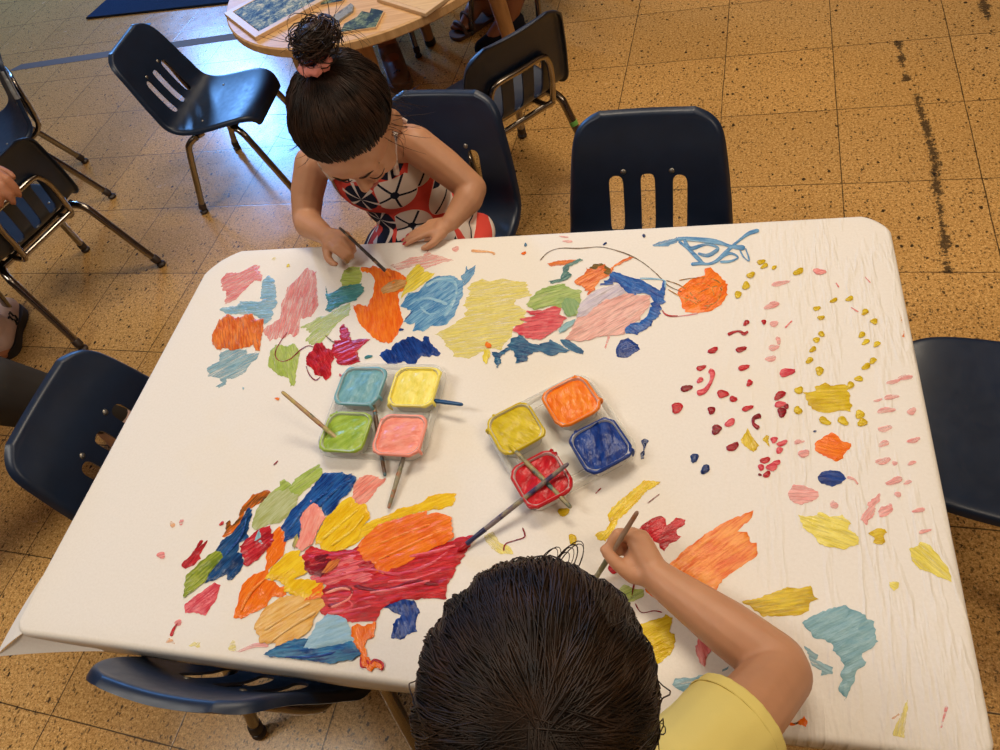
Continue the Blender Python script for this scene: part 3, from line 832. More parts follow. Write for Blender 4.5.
PAINT = {
 'teal_blue': (srgb(104, 160, 176), srgb(132, 184, 194)), 'light_yellow': (srgb(240, 222, 84), srgb(250, 238, 128)), 'lime': (srgb(140, 172, 50), srgb(170, 198, 84)), 'salmon': (srgb(240, 140, 122), srgb(250, 168, 150)),
 'mustard': (srgb(196, 172, 20), srgb(222, 200, 50)), 'orange': (srgb(238, 112, 14), srgb(250, 146, 44)), 'royal': (srgb(10, 40, 112), srgb(24, 66, 150)), 'red': (srgb(166, 10, 22), srgb(208, 26, 40)),
}
TRAY_Z = TZ + .0022
def tray(cx, cy, rz, sx, sy, cups, lab):
    root = empty('paint_tray', (cx, cy, TRAY_Z), rz); tag(root, lab, 'paint tray', 'clear plastic paint trays')
    # flange: dished plate with ribbed border and raised rolled rim
    bm = bmesh.new()
    rings = [(-.001, .010, .0008), (.0015, .0105, .0095), (.0035, .011, .0108), (.0055, .011, .0100), (.0085, .011, .0022), (.016, .0105, .0018), (.0175, .0105, .0028), (.019, .010, .0018), (.0205, .010, .0028), (.022, .010, .0018)]
    prev = None
    for ins, rad, z in rings:
        pts = round_rect(sx-2*ins, sy-2*ins, max(.006, .026-ins), 6)
        cur = [bm.verts.new((x, y, z)) for x, y in pts]; n = len(cur)
        if prev:
            for i in range(n): bm.faces.new((prev[i], prev[(i+1) % n], cur[(i+1) % n], cur[i]))
        prev = cur
    bm.faces.new(prev)
    o = bm_obj('tray_base', bm, M['clear'], root, sharp=60)
    for (x, y, w_, h_, key, lb, sd) in cups:
        c1, c2 = PAINT[key]
        bm = bmesh.new(); prev = None; H = .027
        for (ww, z) in ((-.010, .0018), (-.006, .004), (0, H-.002), (.0025, H), (-.002, H+.0004), (-.004, H-.004)):
            cur = [bm.verts.new((x+px_, y+py_, z)) for px_, py_ in round_rect(w_+ww, h_+ww, .016, 6)]; n = len(cur)
            if prev:
                for i in range(n): bm.faces.new((prev[i], prev[(i+1) % n], cur[(i+1) % n], cur[i]))
            prev = cur
        cup = bm_obj('cup', bm, M['clear'], root, sharp=60)
        mt = paint_mat('wet_'+key, c1, c2, 1, .3, .35, .35)
        # paint inside, seen through the wall, and its swirled top spilling on the rim
        bm = bmesh.new(); prev = None
        for (ww, z) in ((-.014, .006), (-.008, .008), (-.006, H-.009)):
            cur = [bm.verts.new((x+px_, y+py_, z)) for px_, py_ in round_rect(w_+ww, h_+ww, .014, 6)]; n = len(cur)
            if prev:
                for i in range(n): bm.faces.new((prev[i], prev[(i+1) % n], cur[(i+1) % n], cur[i]))
            prev = cur
        bm.faces.new(prev)
        pf = bm_obj('paint_fill', bm, mt, root); tag(pf, lb+' paint inside its cup')
        rnd = random.Random(sd)
        # swirled surface heaped to the brim, with ragged spills over it
        o = heightfield('paint_surface', round_rect(w_-.003, h_-.003, .014, 6, x, y), mt, pf, H-.004, .0050, rnd.uniform(0, 3), .0020, .014, .0012, 1.0, sd, warp=.3)
        out = []
        for k, (px_, py_) in enumerate(round_rect(w_+.006, h_+.006, .017, 8, x, y)):
            f = 1+.055*noise.noise((k*.45, sd*3.3, 0)); out.append((x+(px_-x)*f, y+(py_-y)*f))
        inn = [(x+(a-x)*.88, y+(b-y)*.88) for a, b in round_rect(w_+.004, h_+.004, .017, 8, x, y)]
        bm = bmesh.new(); n = len(out); prof = ((0, .0), (.25, .0016), (.55, .0022), (.8, .0016), (1, -.0012)); prev = None
        for t, dz in prof:
            cur = [bm.verts.new((inn[k][0]+(out[k][0]-inn[k][0])*t, inn[k][1]+(out[k][1]-inn[k][1])*t, H-.0015+dz*(1+.6*noise.noise((k*.5, sd, 4)))+(-.003 if t == 0 else 0))) for k in range(n)]
            if prev:
                for k in range(n): bm.faces.new((prev[k], prev[(k+1) % n], cur[(k+1) % n], cur[k]))
            prev = cur
        # a drip or two running down the outside
        for q in range(2):
            k = rnd.randrange(n); p = Vector((*out[k], H-.001)); dv = (p-Vector((x, y, p.z))).normalized()
            add_tube(bm, smooth_path([tuple(p-dv*.004), tuple(p+dv*.001+Vector((0, 0, -.003))), tuple(p-dv*.0005+Vector((0, 0, -.013-.005*q)))], 4), [.0024]*7+[.0016, .001], 8)
        bm_obj('paint_rim', bm, mt, pf)
    return root
T1 = [(-.0375, .028, .070, .066, 'teal_blue', 'light blue', 11), (.0525, .0285, .070, .068, 'light_yellow', 'pale yellow', 12), (-.0355, -.0545, .068, .064, 'lime', 'lime green', 13), (.0525, -.0555, .070, .064, 'salmon', 'salmon pink', 14)]
t1 = tray(-.1325, -.001, math.radians(-1), .176, .168, T1, 'clear four-cup tray of light blue, yellow, lime and pink paint')
a2 = math.radians(-56)
def loc2(wx, wy, cx=.147, cy=-.042):
    dx, dy = wx-cx, wy-cy
    return (dx*math.cos(-a2)-dy*math.sin(-a2), dx*math.sin(-a2)+dy*math.cos(-a2))
T2 = []
for wx, wy, key, lb, sd in ((.0889, -.0414, 'mustard', 'mustard yellow', 21), (.1623, .0044, 'orange', 'orange', 22), (.2087, -.0645, 'royal', 'dark blue', 23), (.1362, -.118, 'red', 'red', 24)):
    x, y = loc2(wx, wy); T2.append((x, y, .066, .064, key, lb, sd))
t2 = tray(.147, -.042, a2, .162, .168, T2, 'clear four-cup tray of mustard, orange, dark blue and red paint')

# ------------------------------------------------------------------ paint brushes
def brush(tip, end, lab, handle, paint, ferrule=None, r=.0036, stain=None):
    """bristle tip point, handle end point"""
    a, e = Vector(tip), Vector(end); L = (e-a).length; d = (e-a)/L
    root = empty('paint_brush', a); tag(root, lab, 'paint brush', 'paint brushes on the paper')
    q = d.to_track_quat('Z', 'Y').to_matrix().to_4x4()
    bl, fl_ = .016, .03
    bm = bmesh.new(); add_lathe(bm, [(.0008, 0), (.0026, .004), (.0036, .010), (.0030, bl)], 12, q); bm_obj('bristles', bm, paint, root)
    bm = bmesh.new(); add_lathe(bm, [(.0031, bl-.001), (.0033, bl+.004), (.0030, bl+.006), (.0034, bl+fl_-.006), (.0036, bl+fl_)], 12, q); bm_obj('ferrule', bm, ferrule or M['rivet'], root)
    bm = bmesh.new(); add_lathe(bm, [(.0030, bl+fl_-.001), (r, bl+fl_+.012), (r*.95, L*.62), (r*.80, L-.008), (r*.74, L-.003), (r*.5, L-.0006), (.0006, L)], 12, q); bm_obj('handle', bm, handle, root)
    return root
def smeared(name, base, spots, scale=60):
    m, nt, b = new_mat(name); co = objco(nt)
    n = noise_(nt, co, scale, 3, .6, out=1)
    s = N(nt, 'ShaderNodeSeparateColor'); nt.links.new(n, s.inputs[0])
    c = base
    for i, sp in enumerate(spots): c = mix_(nt, math_(nt, 'MULTIPLY', math_(nt, 'SUBTRACT', s.outputs[i % 3], .52), 9, clamp=True), c, sp)
    setin(nt, b, 'Base Color', c); b.inputs['Roughness'].default_value = .4
    return m
wd = srgb(176, 140, 104)
H1 = smeared('smeared_wood_handle', wd, [srgb(160, 60, 60), srgb(190, 170, 90), srgb(70, 100, 80)])
H2 = smeared('brown_handle', srgb(110, 82, 58), [srgb(70, 110, 120), srgb(90, 60, 44)])
H3 = smeared('grey_handle', srgb(150, 144, 122), [srgb(180, 90, 40), srgb(110, 110, 80)])
H4 = simple('blue_handle', srgb(22, 78, 128), .3)
H5 = smeared('khaki_handle', srgb(150, 136, 96), [srgb(70, 96, 92), srgb(176, 160, 110)])
H6 = smeared('purple_grey_handle', srgb(120, 108, 112), [srgb(150, 140, 110), srgb(60, 50, 90)])
H7 = smeared('dark_handle', srgb(52, 44, 40), [srgb(150, 120, 90)])
H8 = smeared('bare_wood_handle', srgb(150, 126, 108), [srgb(150, 96, 60)], 20)
def wet(k): return paint_mat('brush_'+k, *PAINT[k])
brush((-.165, -.0745, .4905), (-.269, -.0140, .545), 'wooden brush with smeared handle leaning in the lime green paint', H1, wet('lime'), smeared('lime_ferrule', srgb(190, 170, 120), [srgb(140, 172, 50)]))
brush((-.156, .030, .4915), (-.0975, -.1135, .4785), 'brown brush leaning from the light blue paint across the pink cup', H2, wet('teal_blue'), H3)
brush((-.0695, -.056, .4915), (-.0785, -.1625, .4785), 'grey brush with orange band leaning from the pink cup', H3, wet('salmon'))
brush((-.0815, .0125, .4915), (.0035, -.0028, .4985), 'short blue brush resting in the pale yellow paint', H4, wet('light_yellow'), H4)
brush((.0850, -.070, .503), (.1795, -.1555, .4975), 'khaki brush lying across the red cup, tip on the mustard cup', H5, wet('mustard'), H5)
brush((.0335, -.2155, .4775), (.1725, -.1005, .514), 'long brush with dark blue ferrule, bristles in the red paint', H6, wet('red'), simple('dark_blue_ferrule', srgb(30, 32, 74), .4))

# ------------------------------------------------------------------ people
def V3(*a): return Vector(a)
def finger(bm, base, d, nrm, lens, radii, bends):
    """three bones; bends = fold (rad) towards -nrm at each joint"""
    p = Vector(base); d = Vector(d).normalized(); nrm = Vector(nrm).normalized()
    ax = d.cross(nrm).normalized()
    pts = [p.copy()]
    for L, b in zip(lens, bends):
        rot = Matrix.Rotation(-b, 3, ax)
        d = rot @ d
        p = p + d*L; pts.append(p.copy())
    for i in range(len(pts)-1): add_capsule(bm, pts[i], radii[i], pts[i+1], radii[i+1], 10)
    return pts
def add_hand(bm, wrist, d, nrm, s=1.0, side=1, curl=(.3, .4, .3), thumb=None, spread=.10):
    """wrist point, direction to the knuckles, back-of-hand normal; side=+1 puts the thumb on d x nrm side"""
    d = Vector(d).normalized(); nrm = Vector(nrm); nrm = (nrm-d*nrm.dot(d)).normalized(); r = d.cross(nrm)*side
    w_ = Vector(wrist)
    P = lambda a, b, c: w_ + d*(a*s) + r*(b*s) + nrm*(c*s)
    # palm
    add_capsule(bm, P(0, 0, 0), .0165*s, P(.018, .004, 0), .0165*s, 12)
    for b0, b1 in ((.010, .021), (.004, .008), (-.004, -.006), (-.010, -.019)):
        add_capsule(bm, P(.004, b0, 0), .0125*s, P(.050, b1, .001), .0088*s, 12)
    add_ell(bm, P(.022, .016, -.004), (.017*s, .014*s, .017*s))
    base = [P(.052, .0215, .001), P(.055, .0075, .002), P(.053, -.0065, .001), P(.047, -.019, -.001)]
    lens = [(.024, .016, .013), (.027, .018, .0135), (.025, .017, .013), (.019, .013, .0115)]
    tips = []
    for k in range(4):
        dd = d + r*(spread*(1.2-.8*k))
        c = curl[k] if isinstance(curl[0], tuple) else curl
        tips.append(finger(bm, base[k], dd, nrm, [x*s for x in lens[k]], [x*s*(1 if k < 3 else .88) for x in (.0078, .0072, .0066, .0056)], c))
    if thumb is None: thumb = [P(.016, .022, -.004), P(.034, .040, -.010), P(.050, .045, -.014), P(.062, .044, -.016)]
    tr = (.0115, .009, .0078, .0064)
    for i in range(3): add_capsule(bm, thumb[i], tr[i]*s, thumb[i+1], tr[i+1]*s, 10)
    return tips, thumb
def nail(name, tip, prev, nrm, s, mat, parent):
    d = (Vector(tip)-Vector(prev)).normalized(); n = Vector(nrm); n = (n-d*n.dot(d)).normalized(); r = d.cross(n)
    bm = bmesh.new()
    add_ell(bm, Vector(tip)+n*.0046*s-d*.0005*s, (.0045*s, .0058*s, .0014*s), Matrix((r, d, n)).transposed(), 12)
    return bm_obj(name, bm, mat, parent)
def add_head(bm, F, s=1.0):
    """F: frame matrix of the head (local x right, y face forward, z crown)"""
    L = lambda x, y, z: F @ Vector((x*s, y*s, z*s))
    R3 = F.to_3x3()
    E = lambda c, r: add_ell(bm, L(*c), tuple(k*s for k in r), R3, 24)
    E((0, -.008, .020), (.074, .088, .080)); E((0, .022, -.028), (.060, .058, .062))
    E((.031, .046, -.036), (.028, .026, .028)); E((-.031, .046, -.036), (.028, .026, .028))
    E((0, .054, -.077), (.022, .020, .018)); E((0, .060, .022), (.048, .024, .036))
    for sx in (-1, 1):
        E((sx*.027, .069, .006), (.021, .012, .008)); E((sx*.029, .067, -.014), (.0145, .0125, .0095))
        E((sx*.070, -.006, -.024), (.009, .018, .024)); E((sx*.073, -.010, -.012), (.007, .013, .011))
        E((sx*.0078, .086, -.036), (.0065, .007, .0058))
    add_capsule(bm, L(0, .076, -.004), .007*s, L(0, .092, -.031), .0092*s, 12)
    E((0, .079, -.0545), (.0165, .007, .0042)); E((0, .077, -.0625), (.0145, .0075, .0048))
def face_parts(F, s, parent, hairm, asleep=True):
    """brows, lash lines or eyes, lips as children"""
    L = lambda x, y, z: F @ Vector((x*s, y*s, z*s))
    for sx in (-1, 1):
        bm = bmesh.new()
        pts = smooth_path([(*L(sx*.010, .0835, .0085), .0012*s), (*L(sx*.022, .0835, .0125), .0019*s), (*L(sx*.036, .0745, .012), .0016*s), (*L(sx*.046, .063, .006), .0006*s)], 5)
        add_tube(bm, [p[:3] for p in pts], [p[3] for p in pts], 8)
        bm_obj('eyebrow', bm, hairm, parent)
        bm = bmesh.new()
        pts = smooth_path([(*L(sx*.016, .0795, -.0185), .0007*s), (*L(sx*.027, .0815, -.0215), .0011*s), (*L(sx*.038, .0765, -.0195), .0010*s), (*L(sx*.045, .068, -.0155), .0005*s)], 5)
        add_tube(bm, [p[:3] for p in pts], [p[3] for p in pts], 8)
        bm_obj('eyelashes', bm, M['rubber'], parent)
    bm = bmesh.new()
    for z, w_ in ((-.0555, .0155), (-.0622, .0135)):
        pts = smooth_path([(*L(-w_, .0795, z-.0005), .0008*s), (*L(-w_*.45, .0845, z+.0012), .0026*s), (*L(0, .0858, z), .0028*s), (*L(w_*.45, .0845, z+.0012), .0026*s), (*L(w_, .0795, z-.0005), .0008*s)], 5)
        add_tube(bm, [p[:3] for p in pts], [p[3] for p in pts], 8)
    bm_obj('lips', bm, M['lips'], parent)
M['lips'] = simple('lip_skin', srgb(178, 96, 82), .4)

def strands(bm, paths, seg=3):
    """each path: list of (Vector, radius)"""
    for p in paths: add_tube(bm, [q[0] for q in p], [q[1] for q in p], seg, caps=False)
def hair_on_head(F, s, cen, rad, root_dirs, tip_dirs, n_pts, lift, rnd, r0=.0011, wob=.012, inset=.0085):
    """strands sliding over an ellipsoid from root_dirs to tip_dirs (unit local directions)"""
    out = []
    for a, b in zip(root_dirs, tip_dirs):
        a = Vector(a).normalized(); b = Vector(b).normalized()
        sd = rnd.random()*100; lf = lift*(.35+.9*rnd.random()); side = a.cross(b)
        if side.length < 1e-4: continue
        side.normalize(); amp = wob*(1.5*noise.noise(b*2.6+Vector((sd*.002, 7, 3)))+.35*(rnd.random()-.5))
        th = a.angle(b); path = []
        for k in range(n_pts+1):
            t = k/n_pts
            d = (a*math.sin((1-t)*th)+b*math.sin(t*th))/math.sin(th)
            d = (d + side*amp*math.sin(PI*t)*(1+.3*math.sin(9*t+sd))).normalized()
            h = lf*math.sin(PI*min(1, t*.92+.04))**.6*(.75+.6*noise.noise(d*5))+.0012
            q = Vector((cen[0]+d.x*(rad[0]+h), cen[1]+d.y*(rad[1]+h), cen[2]+d.z*(rad[2]+h)))*s
            if t < .2: q -= Vector((d.x, d.y, d.z))*(inset*(1-t/.2))*s
            path.append((F @ q, r0*s*(1-.75*t**3)*(.6+.8*rnd.random() if k == 0 else 1)))
        out.append(path)
    return out

# ---------------------------------------- the girl
GF = frame((-.217, .404, .699), (.06, -.74, -.67), (.04, -.67, .74))
def girl_build(bm):
    add_head(bm, GF, 1.0)
    nb = GF @ Vector((0, -.025, -.055))
    caps_chain(bm, [(*nb, .036), (-.262, .502, .598, .037), (-.266, .520, .560, .045)])
    # trunk
    add_ell(bm, (-.268, .525, .520), (.098, .066, .085)); add_ell(bm, (-.248, .548, .440), (.086, .064, .080)); add_ell(bm, (-.232, .565, .365), (.096, .075, .062))
    add_capsule(bm, (-.362, .492, .578), .034, (-.180, .512, .584), .034)
    # right arm and painting hand
    caps_chain(bm, [(-.376, .486, .577, .0345), (-.398, .455, .535, .0315), (-.405, .424, .503, .0275), (-.392, .402, .503, .0275), (-.345, .364, .512, .0195), (-.334, .355, .514, .0175)])
    # left arm, hand flat on the table edge
    caps_chain(bm, [(-.168, .505, .583, .0350), (-.118, .486, .545, .0320), (-.072, .463, .508, .0275), (-.076, .440, .503, .0275), (-.094, .408, .497, .0205), (-.101, .394, .4945, .0175)])
    # legs under the table
    for sx in (-1, 1):
        caps_chain(bm, [(-.232+sx*.045, .560, .352, .056), (-.24+sx*.058, .400, .345, .047), (-.245+sx*.065, .345, .335, .041), (-.245+sx*.065, .365, .2, .036), (-.245+sx*.065, .385, .062, .025)])
        caps_chain(bm, [(-.245+sx*.065, .395, .036, .026), (-.25+sx*.07, .33, .026, .022), (-.255+sx*.072, .29, .02, .017)])
    G['tips_r'] = add_hand(bm, (-.328, .351, .515), (.82, -.50, .12), (-.25, -.05, .97), .86, 1, ((.75, 1.15, .55), (.85, 1.25, .7), (.95, 1.25, .7), (1.0, 1.2, .7)), None, .04)
    G['tips_l'] = add_hand(bm, (-.104, .389, .4925), (-1, -.10, -.10), (.02, .10, 1), .84, -1, ((.10, .12, .1), (.12, .15, .1), (.16, .18, .1), (.2, .2, .15)), None, .10)
G = {}
girl = body_mesh('person', girl_build, M['skin'], .0030, 5, .5)
tag(girl, 'girl with dark hair bun in red, navy and white floral sundress, painting', 'person')
face_parts(GF, 1.0, girl, M['hair'])
# dress
def floral():
    m, nt, b = new_mat('red_navy_white_floral_cotton')
    co = objco(nt)
    sp = N(nt, 'ShaderNodeSeparateXYZ'); nt.links.new(co, sp.inputs[0])
    cb = N(nt, 'ShaderNodeCombineXYZ')
    nt.links.new(sp.outputs[0], cb.inputs[0]); nt.links.new(math_(nt, 'SUBTRACT', sp.outputs[2], math_(nt, 'MULTIPLY', sp.outputs[1], .35)), cb.inputs[1])
    v = N(nt, 'ShaderNodeTexVoronoi', voronoi_dimensions='2D'); v.inputs['Scale'].default_value = 12.5; v.inputs['Randomness'].default_value = .55
    nt.links.new(cb.outputs[0], v.inputs['Vector'])
    df = N(nt, 'ShaderNodeVectorMath', operation='SUBTRACT'); nt.links.new(cb.outputs[0], df.inputs[0]); nt.links.new(v.outputs['Position'], df.inputs[1])
    ds = N(nt, 'ShaderNodeSeparateXYZ'); nt.links.new(df.outputs[0], ds.inputs[0])
    ang = math_(nt, 'ARCTAN2', ds.outputs[1], ds.outputs[0])
    rad = math_(nt, 'MULTIPLY', N(nt, 'ShaderNodeMath').outputs[0], 0)  # replaced below
    ln = N(nt, 'ShaderNodeVectorMath', operation='LENGTH'); nt.links.new(df.outputs[0], ln.inputs[0]); rad = ln.outputs['Value']
    sc_ = N(nt, 'ShaderNodeSeparateColor'); nt.links.new(v.outputs['Color'], sc_.inputs[0])
    ph = math_(nt, 'MULTIPLY', sc_.outputs[1], 6.28)
    spoke = math_(nt, 'ABSOLUTE', math_(nt, 'SINE', math_(nt, 'ADD', math_(nt, 'MULTIPLY', ang, 2.5), ph)))
    # half width of a spoke grows outwards
    sw = math_(nt, 'MULTIPLY', spoke, rad)
    is_line = math_(nt, 'LESS_THAN', sw, .0058)
    core = math_(nt, 'LESS_THAN', rad, .0085)
    navy_mark = math_(nt, 'MAXIMUM', is_line, core)
    navy_mark = math_(nt, 'MULTIPLY', navy_mark, math_(nt, 'LESS_THAN', rad, .040))
    wh, nv, rd = srgb(222, 208, 196), srgb(26, 30, 48), srgb(214, 74, 62)
    fl_w = mix_(nt, math_(nt, 'LESS_THAN', rad, .0415), rd, wh); fl_w = mix_(nt, navy_mark, fl_w, nv)
    petal = math_(nt, 'LESS_THAN', math_(nt, 'ABSOLUTE', math_(nt, 'SINE', math_(nt, 'ADD', math_(nt, 'MULTIPLY', ang, 3), ph))), .30)
    fl_n = mix_(nt, math_(nt, 'LESS_THAN', rad, .0331), rd, nv)
    fl_n = mix_(nt, math_(nt, 'MULTIPLY', petal, math_(nt, 'LESS_THAN', rad, .038)), fl_n, wh)
    c = mix_(nt, math_(nt, 'GREATER_THAN', sc_.outputs[0], .52), fl_w, fl_n)
    setin(nt, b, 'Base Color', c); b.inputs['Roughness'].default_value = .85; b.inputs['Specular IOR Level'].default_value = .2
    bump_(nt, b, noise_(nt, co, 900, 2), .15, .0006)
    return m
M['floral'] = floral()
def trunk_cloth(name, build, mat, parent, keep, voxel=.004, thick=.0018, sm=4, planes=()):
    bm = bmesh.new(); build(bm)
    me = bpy.data.meshes.new(name); bm.to_mesh(me); bm.free()
    o = link(name, me, mat, parent)
    bake(o, ('REMESH', dict(mode='VOXEL', voxel_size=voxel)), ('SMOOTH', dict(factor=.5, iterations=sm)))
    bm = bmesh.new(); bm.from_mesh(o.data)
    for p_, d_, ok in planes:
        gf = [f for f in bm.faces if ok(f.calc_center_median())]
        ge = list({e for f in gf for e in f.edges}); gv = list({v for f in gf for v in f.verts})
        bmesh.ops.bisect_plane(bm, geom=gv+ge+gf, plane_co=p_, plane_no=d_, dist=1e-5)
    bmesh.ops.delete(bm, geom=[f for f in bm.faces if not keep(f.calc_center_median())], context='FACES')
    for v in [v for v in bm.verts if not v.link_faces]: bm.verts.remove(v)
    # soft folds
    for v in bm.verts:
        v.co += v.normal*.0022*noise.noise((v.co.x*26, v.co.y*26, v.co.z*14))
    bm.to_mesh(o.data); bm.free()
    bake(o, ('SMOOTH', dict(factor=.5, iterations=3)), ('SOLIDIFY', dict(thickness=thick, offset=0)))
    return o
def dress_build(bm):
    add_ell(bm, (-.268, .524, .520), (.1035, .0725, .090)); add_ell(bm, (-.250, .545, .440), (.094, .071, .085)); add_ell(bm, (-.232, .562, .370), (.112, .084, .068))
    add_capsule(bm, (-.180, .505, .345), .060, (-.165, .42, .345), .052); add_capsule(bm, (-.285, .505, .345), .060, (-.300, .42, .345), .052)
    add_capsule(bm, (-.232, .50, .352), .055, (-.232, .42, .350), .045)
    add_ell(bm, (-.128, .520, .330), (.045, .075, .024)); add_ell(bm, (-.335, .520, .330), (.045, .075, .024))
dr = trunk_cloth('sundress', dress_build, M['floral'], girl, lambda c: c.z < .566-.25*max(0, c.y-.53) and c.y > .385)
tag(dr, 'red, navy and white floral cotton sundress')
M['strap'] = smeared('strap_cotton', srgb(216, 202, 190), [srgb(60, 50, 60), srgb(190, 150, 140)], 45)
for sx, knot in ((.062, True), (-.070, False)):
    bm = bmesh.new()
    pts = smooth_path([(-.266+sx*1.0, .462, .556, 1), (-.266+sx*1.15, .468, .600, 1), (-.266+sx*1.2, .505, .624, 1), (-.266+sx*1.1, .548, .608, 1), (-.266+sx*.9, .585, .550, 1)], 5)
    add_tube(bm, [p[:3] for p in pts], .0058, 8)
    if knot:
        k = Vector((-.266+sx*1.2, .512, .628))
        add_ell(bm, k, (.0095, .0085, .0085))
        for a in (0.4, 2.2, 3.6, 5.2):
            q = k+Vector((math.cos(a)*.018, math.sin(a)*.012, -.004)); add_tube(bm, smooth_path([tuple(k), tuple((k+q)/2+Vector((0, 0, .007))), tuple(q)], 4), [.003]*4+[.005]*5, 8)
    o = bm_obj('shoulder_strap', bm, M['strap'], dr)
# hair: swept up from the hairline into a bun
HC, HR = (0, -.012, .022), (.080, .094, .086)
def cap_build(F, s, cen, rad, keep, name, mat, parent):
    bm = bmesh.new(); bmesh.ops.create_uvsphere(bm, u_segments=48, v_segments=32, radius=1)
    bmesh.ops.delete(bm, geom=[v for v in bm.verts if not keep(v.co)], context='VERTS')
    for v in bm.verts:
        d = v.co.normalized(); g = 1+.010*noise.noise((d.x*9, d.y*9, d.z*9))
        if any(len(e.link_faces) == 1 for e in v.link_edges): g *= .90
        v.co = F @ (Vector((cen[0]+d.x*rad[0]*g, cen[1]+d.y*rad[1]*g, cen[2]+d.z*rad[2]*g))*s)
    return bm
def girl_keep(d): return d.z > -.36+.86*max(0, d.y+.1) - (.25 if d.y < -.3 else 0)
hb = cap_build(GF, 1, HC, HR, girl_keep, 'hair', M['hair'], girl)
rnd = random.Random(5)
BUN = Vector((.006, -.068, .094)); bd = Vector((BUN.x/HR[0], (BUN.y-HC[1])/HR[1], (BUN.z-HC[2])/HR[2])).normalized()
roots, tips = [], []
for i in range(1500):
    a = rnd.uniform(0, 2*PI)
    y = math.cos(a); x = math.sin(a)
    el = (-.36+.86*max(0, y*.85+.1)-(.25 if y < -.35 else 0))+rnd.uniform(-.02, .55)*rnd.random()
    el = min(el, .92); q = math.sqrt(max(.05, 1-min(.95, el)**2))
    d = Vector((x*q, y*q, el)).normalized()
    e = (bd + Vector((rnd.gauss(0, .06), rnd.gauss(0, .06), rnd.gauss(0, .06)))).normalized()
    if d.angle(e) < .25: continue
    roots.append(d); tips.append(e)
strands(hb, hair_on_head(GF, 1, HC, HR, roots, tips, 10, .0075, rnd, .00105, .05))
# bun and fly-aways
bc = GF @ Vector((-.014, -.098, .121))
up = (GF.to_3x3() @ Vector((.0, -.68, .73))).normalized()
ax1 = up.orthogonal().normalized(); ax2 = up.cross(ax1)
add_ell(hb, bc, (.026, .026, .022))
for i in range(130):
    a0 = rnd.uniform(0, 2*PI); rr = rnd.uniform(.012, .040); tilt = rnd.uniform(-.9, .9); ph = rnd.uniform(0, 6); h0 = rnd.uniform(-.020, .022)
    path = []
    ln = rnd.uniform(2.2, 5.2)
    n1 = (ax1*math.cos(ph)+ax2*math.sin(ph)); n2 = up.cross(n1)
    for k in range(13):
        t = a0+ln*k/12
        p = bc + (n1*math.cos(t)+(n2*math.cos(tilt)+up*math.sin(tilt))*math.sin(t))*rr*(1+.10*math.sin(k+ph)) + up*h0*(1-rr*12)
        path.append((p, .0011*(1-.7*(k/12)**4)))
    strands(hb, [path])
for i in range(46):
    a = rnd.uniform(0, 2*PI); d = (ax1*math.cos(a)+ax2*math.sin(a)); p0 = bc+d*.018; path = []
    L = rnd.uniform(.03, .075); cu = rnd.uniform(-2.6, 2.6)
    dd = (d+up*rnd.uniform(-.2, .9)).normalized(); p = p0.copy()
    for k in range(11):
        path.append((p.copy(), .0006*(1-.6*k/10)))
        dd = (Matrix.Rotation(cu/10, 3, up.cross(d).normalized()) @ dd); dd = (dd+Vector((0, 0, -.05))).normalized(); p = p+dd*L/10
    strands(hb, [path])
for i in range(60):  # loose wisps at temples and nape
    sx = rnd.choice((-1, 1)); d = Vector((sx*.98, rnd.uniform(-.5, .55), rnd.uniform(-.35, .15))).normalized()
    p = GF @ Vector((HC[0]+d.x*HR[0], HC[1]+d.y*HR[1], HC[2]+d.z*HR[2])); dd = (GF.to_3x3() @ Vector((sx*.5, rnd.uniform(-.3, .5), -.8))).normalized(); path = []
    L = rnd.uniform(.03, .08); cu = rnd.uniform(-2, 2); axr = (GF.to_3x3() @ Vector((rnd.uniform(-1, 1), 1, 0))).normalized()
    for k in range(11):
        path.append((p.copy(), .0006*(1-.6*k/10))); dd = Matrix.Rotation(cu/10, 3, axr) @ dd; p = p+dd*L/10
    strands(hb, [path])
hair_g = bm_obj('hair', hb, M['hair'], girl, sharp=None); tag(hair_g, 'dark brown hair pulled into a messy top bun')
bm = bmesh.new()
sb = GF @ Vector((-.002, -.068, .1065)); 
pts = []
for k in range(28):
    a = 2*PI*k/28; r_ = .0195+.0012*math.sin(9*a); pts.append(tuple(sb + ax1*math.cos(a)*r_ + ax2*math.sin(a)*r_ + up*.002*math.sin(7*a)))
add_tube(bm, pts, .0068, 10, closed=True)
o = bm_obj('hair_tie', bm, simple('pink_hair_tie', srgb(240, 150, 136), .7), girl); tag(o, 'salmon pink hair tie at the base of the bun')
nails = simple('red_painted_nail', srgb(186, 40, 50), .3)
for pts in G['tips_l'][0]: nail('fingernail', pts[-1], pts[-2], (.02, .1, 1), .84, nails, girl)
brush((-.193, .2775, .478), (-.283, .3335, .551), 'thin brush held by the girl, tip in the wet orange paint', H7, wet('orange'), H7, .0030)

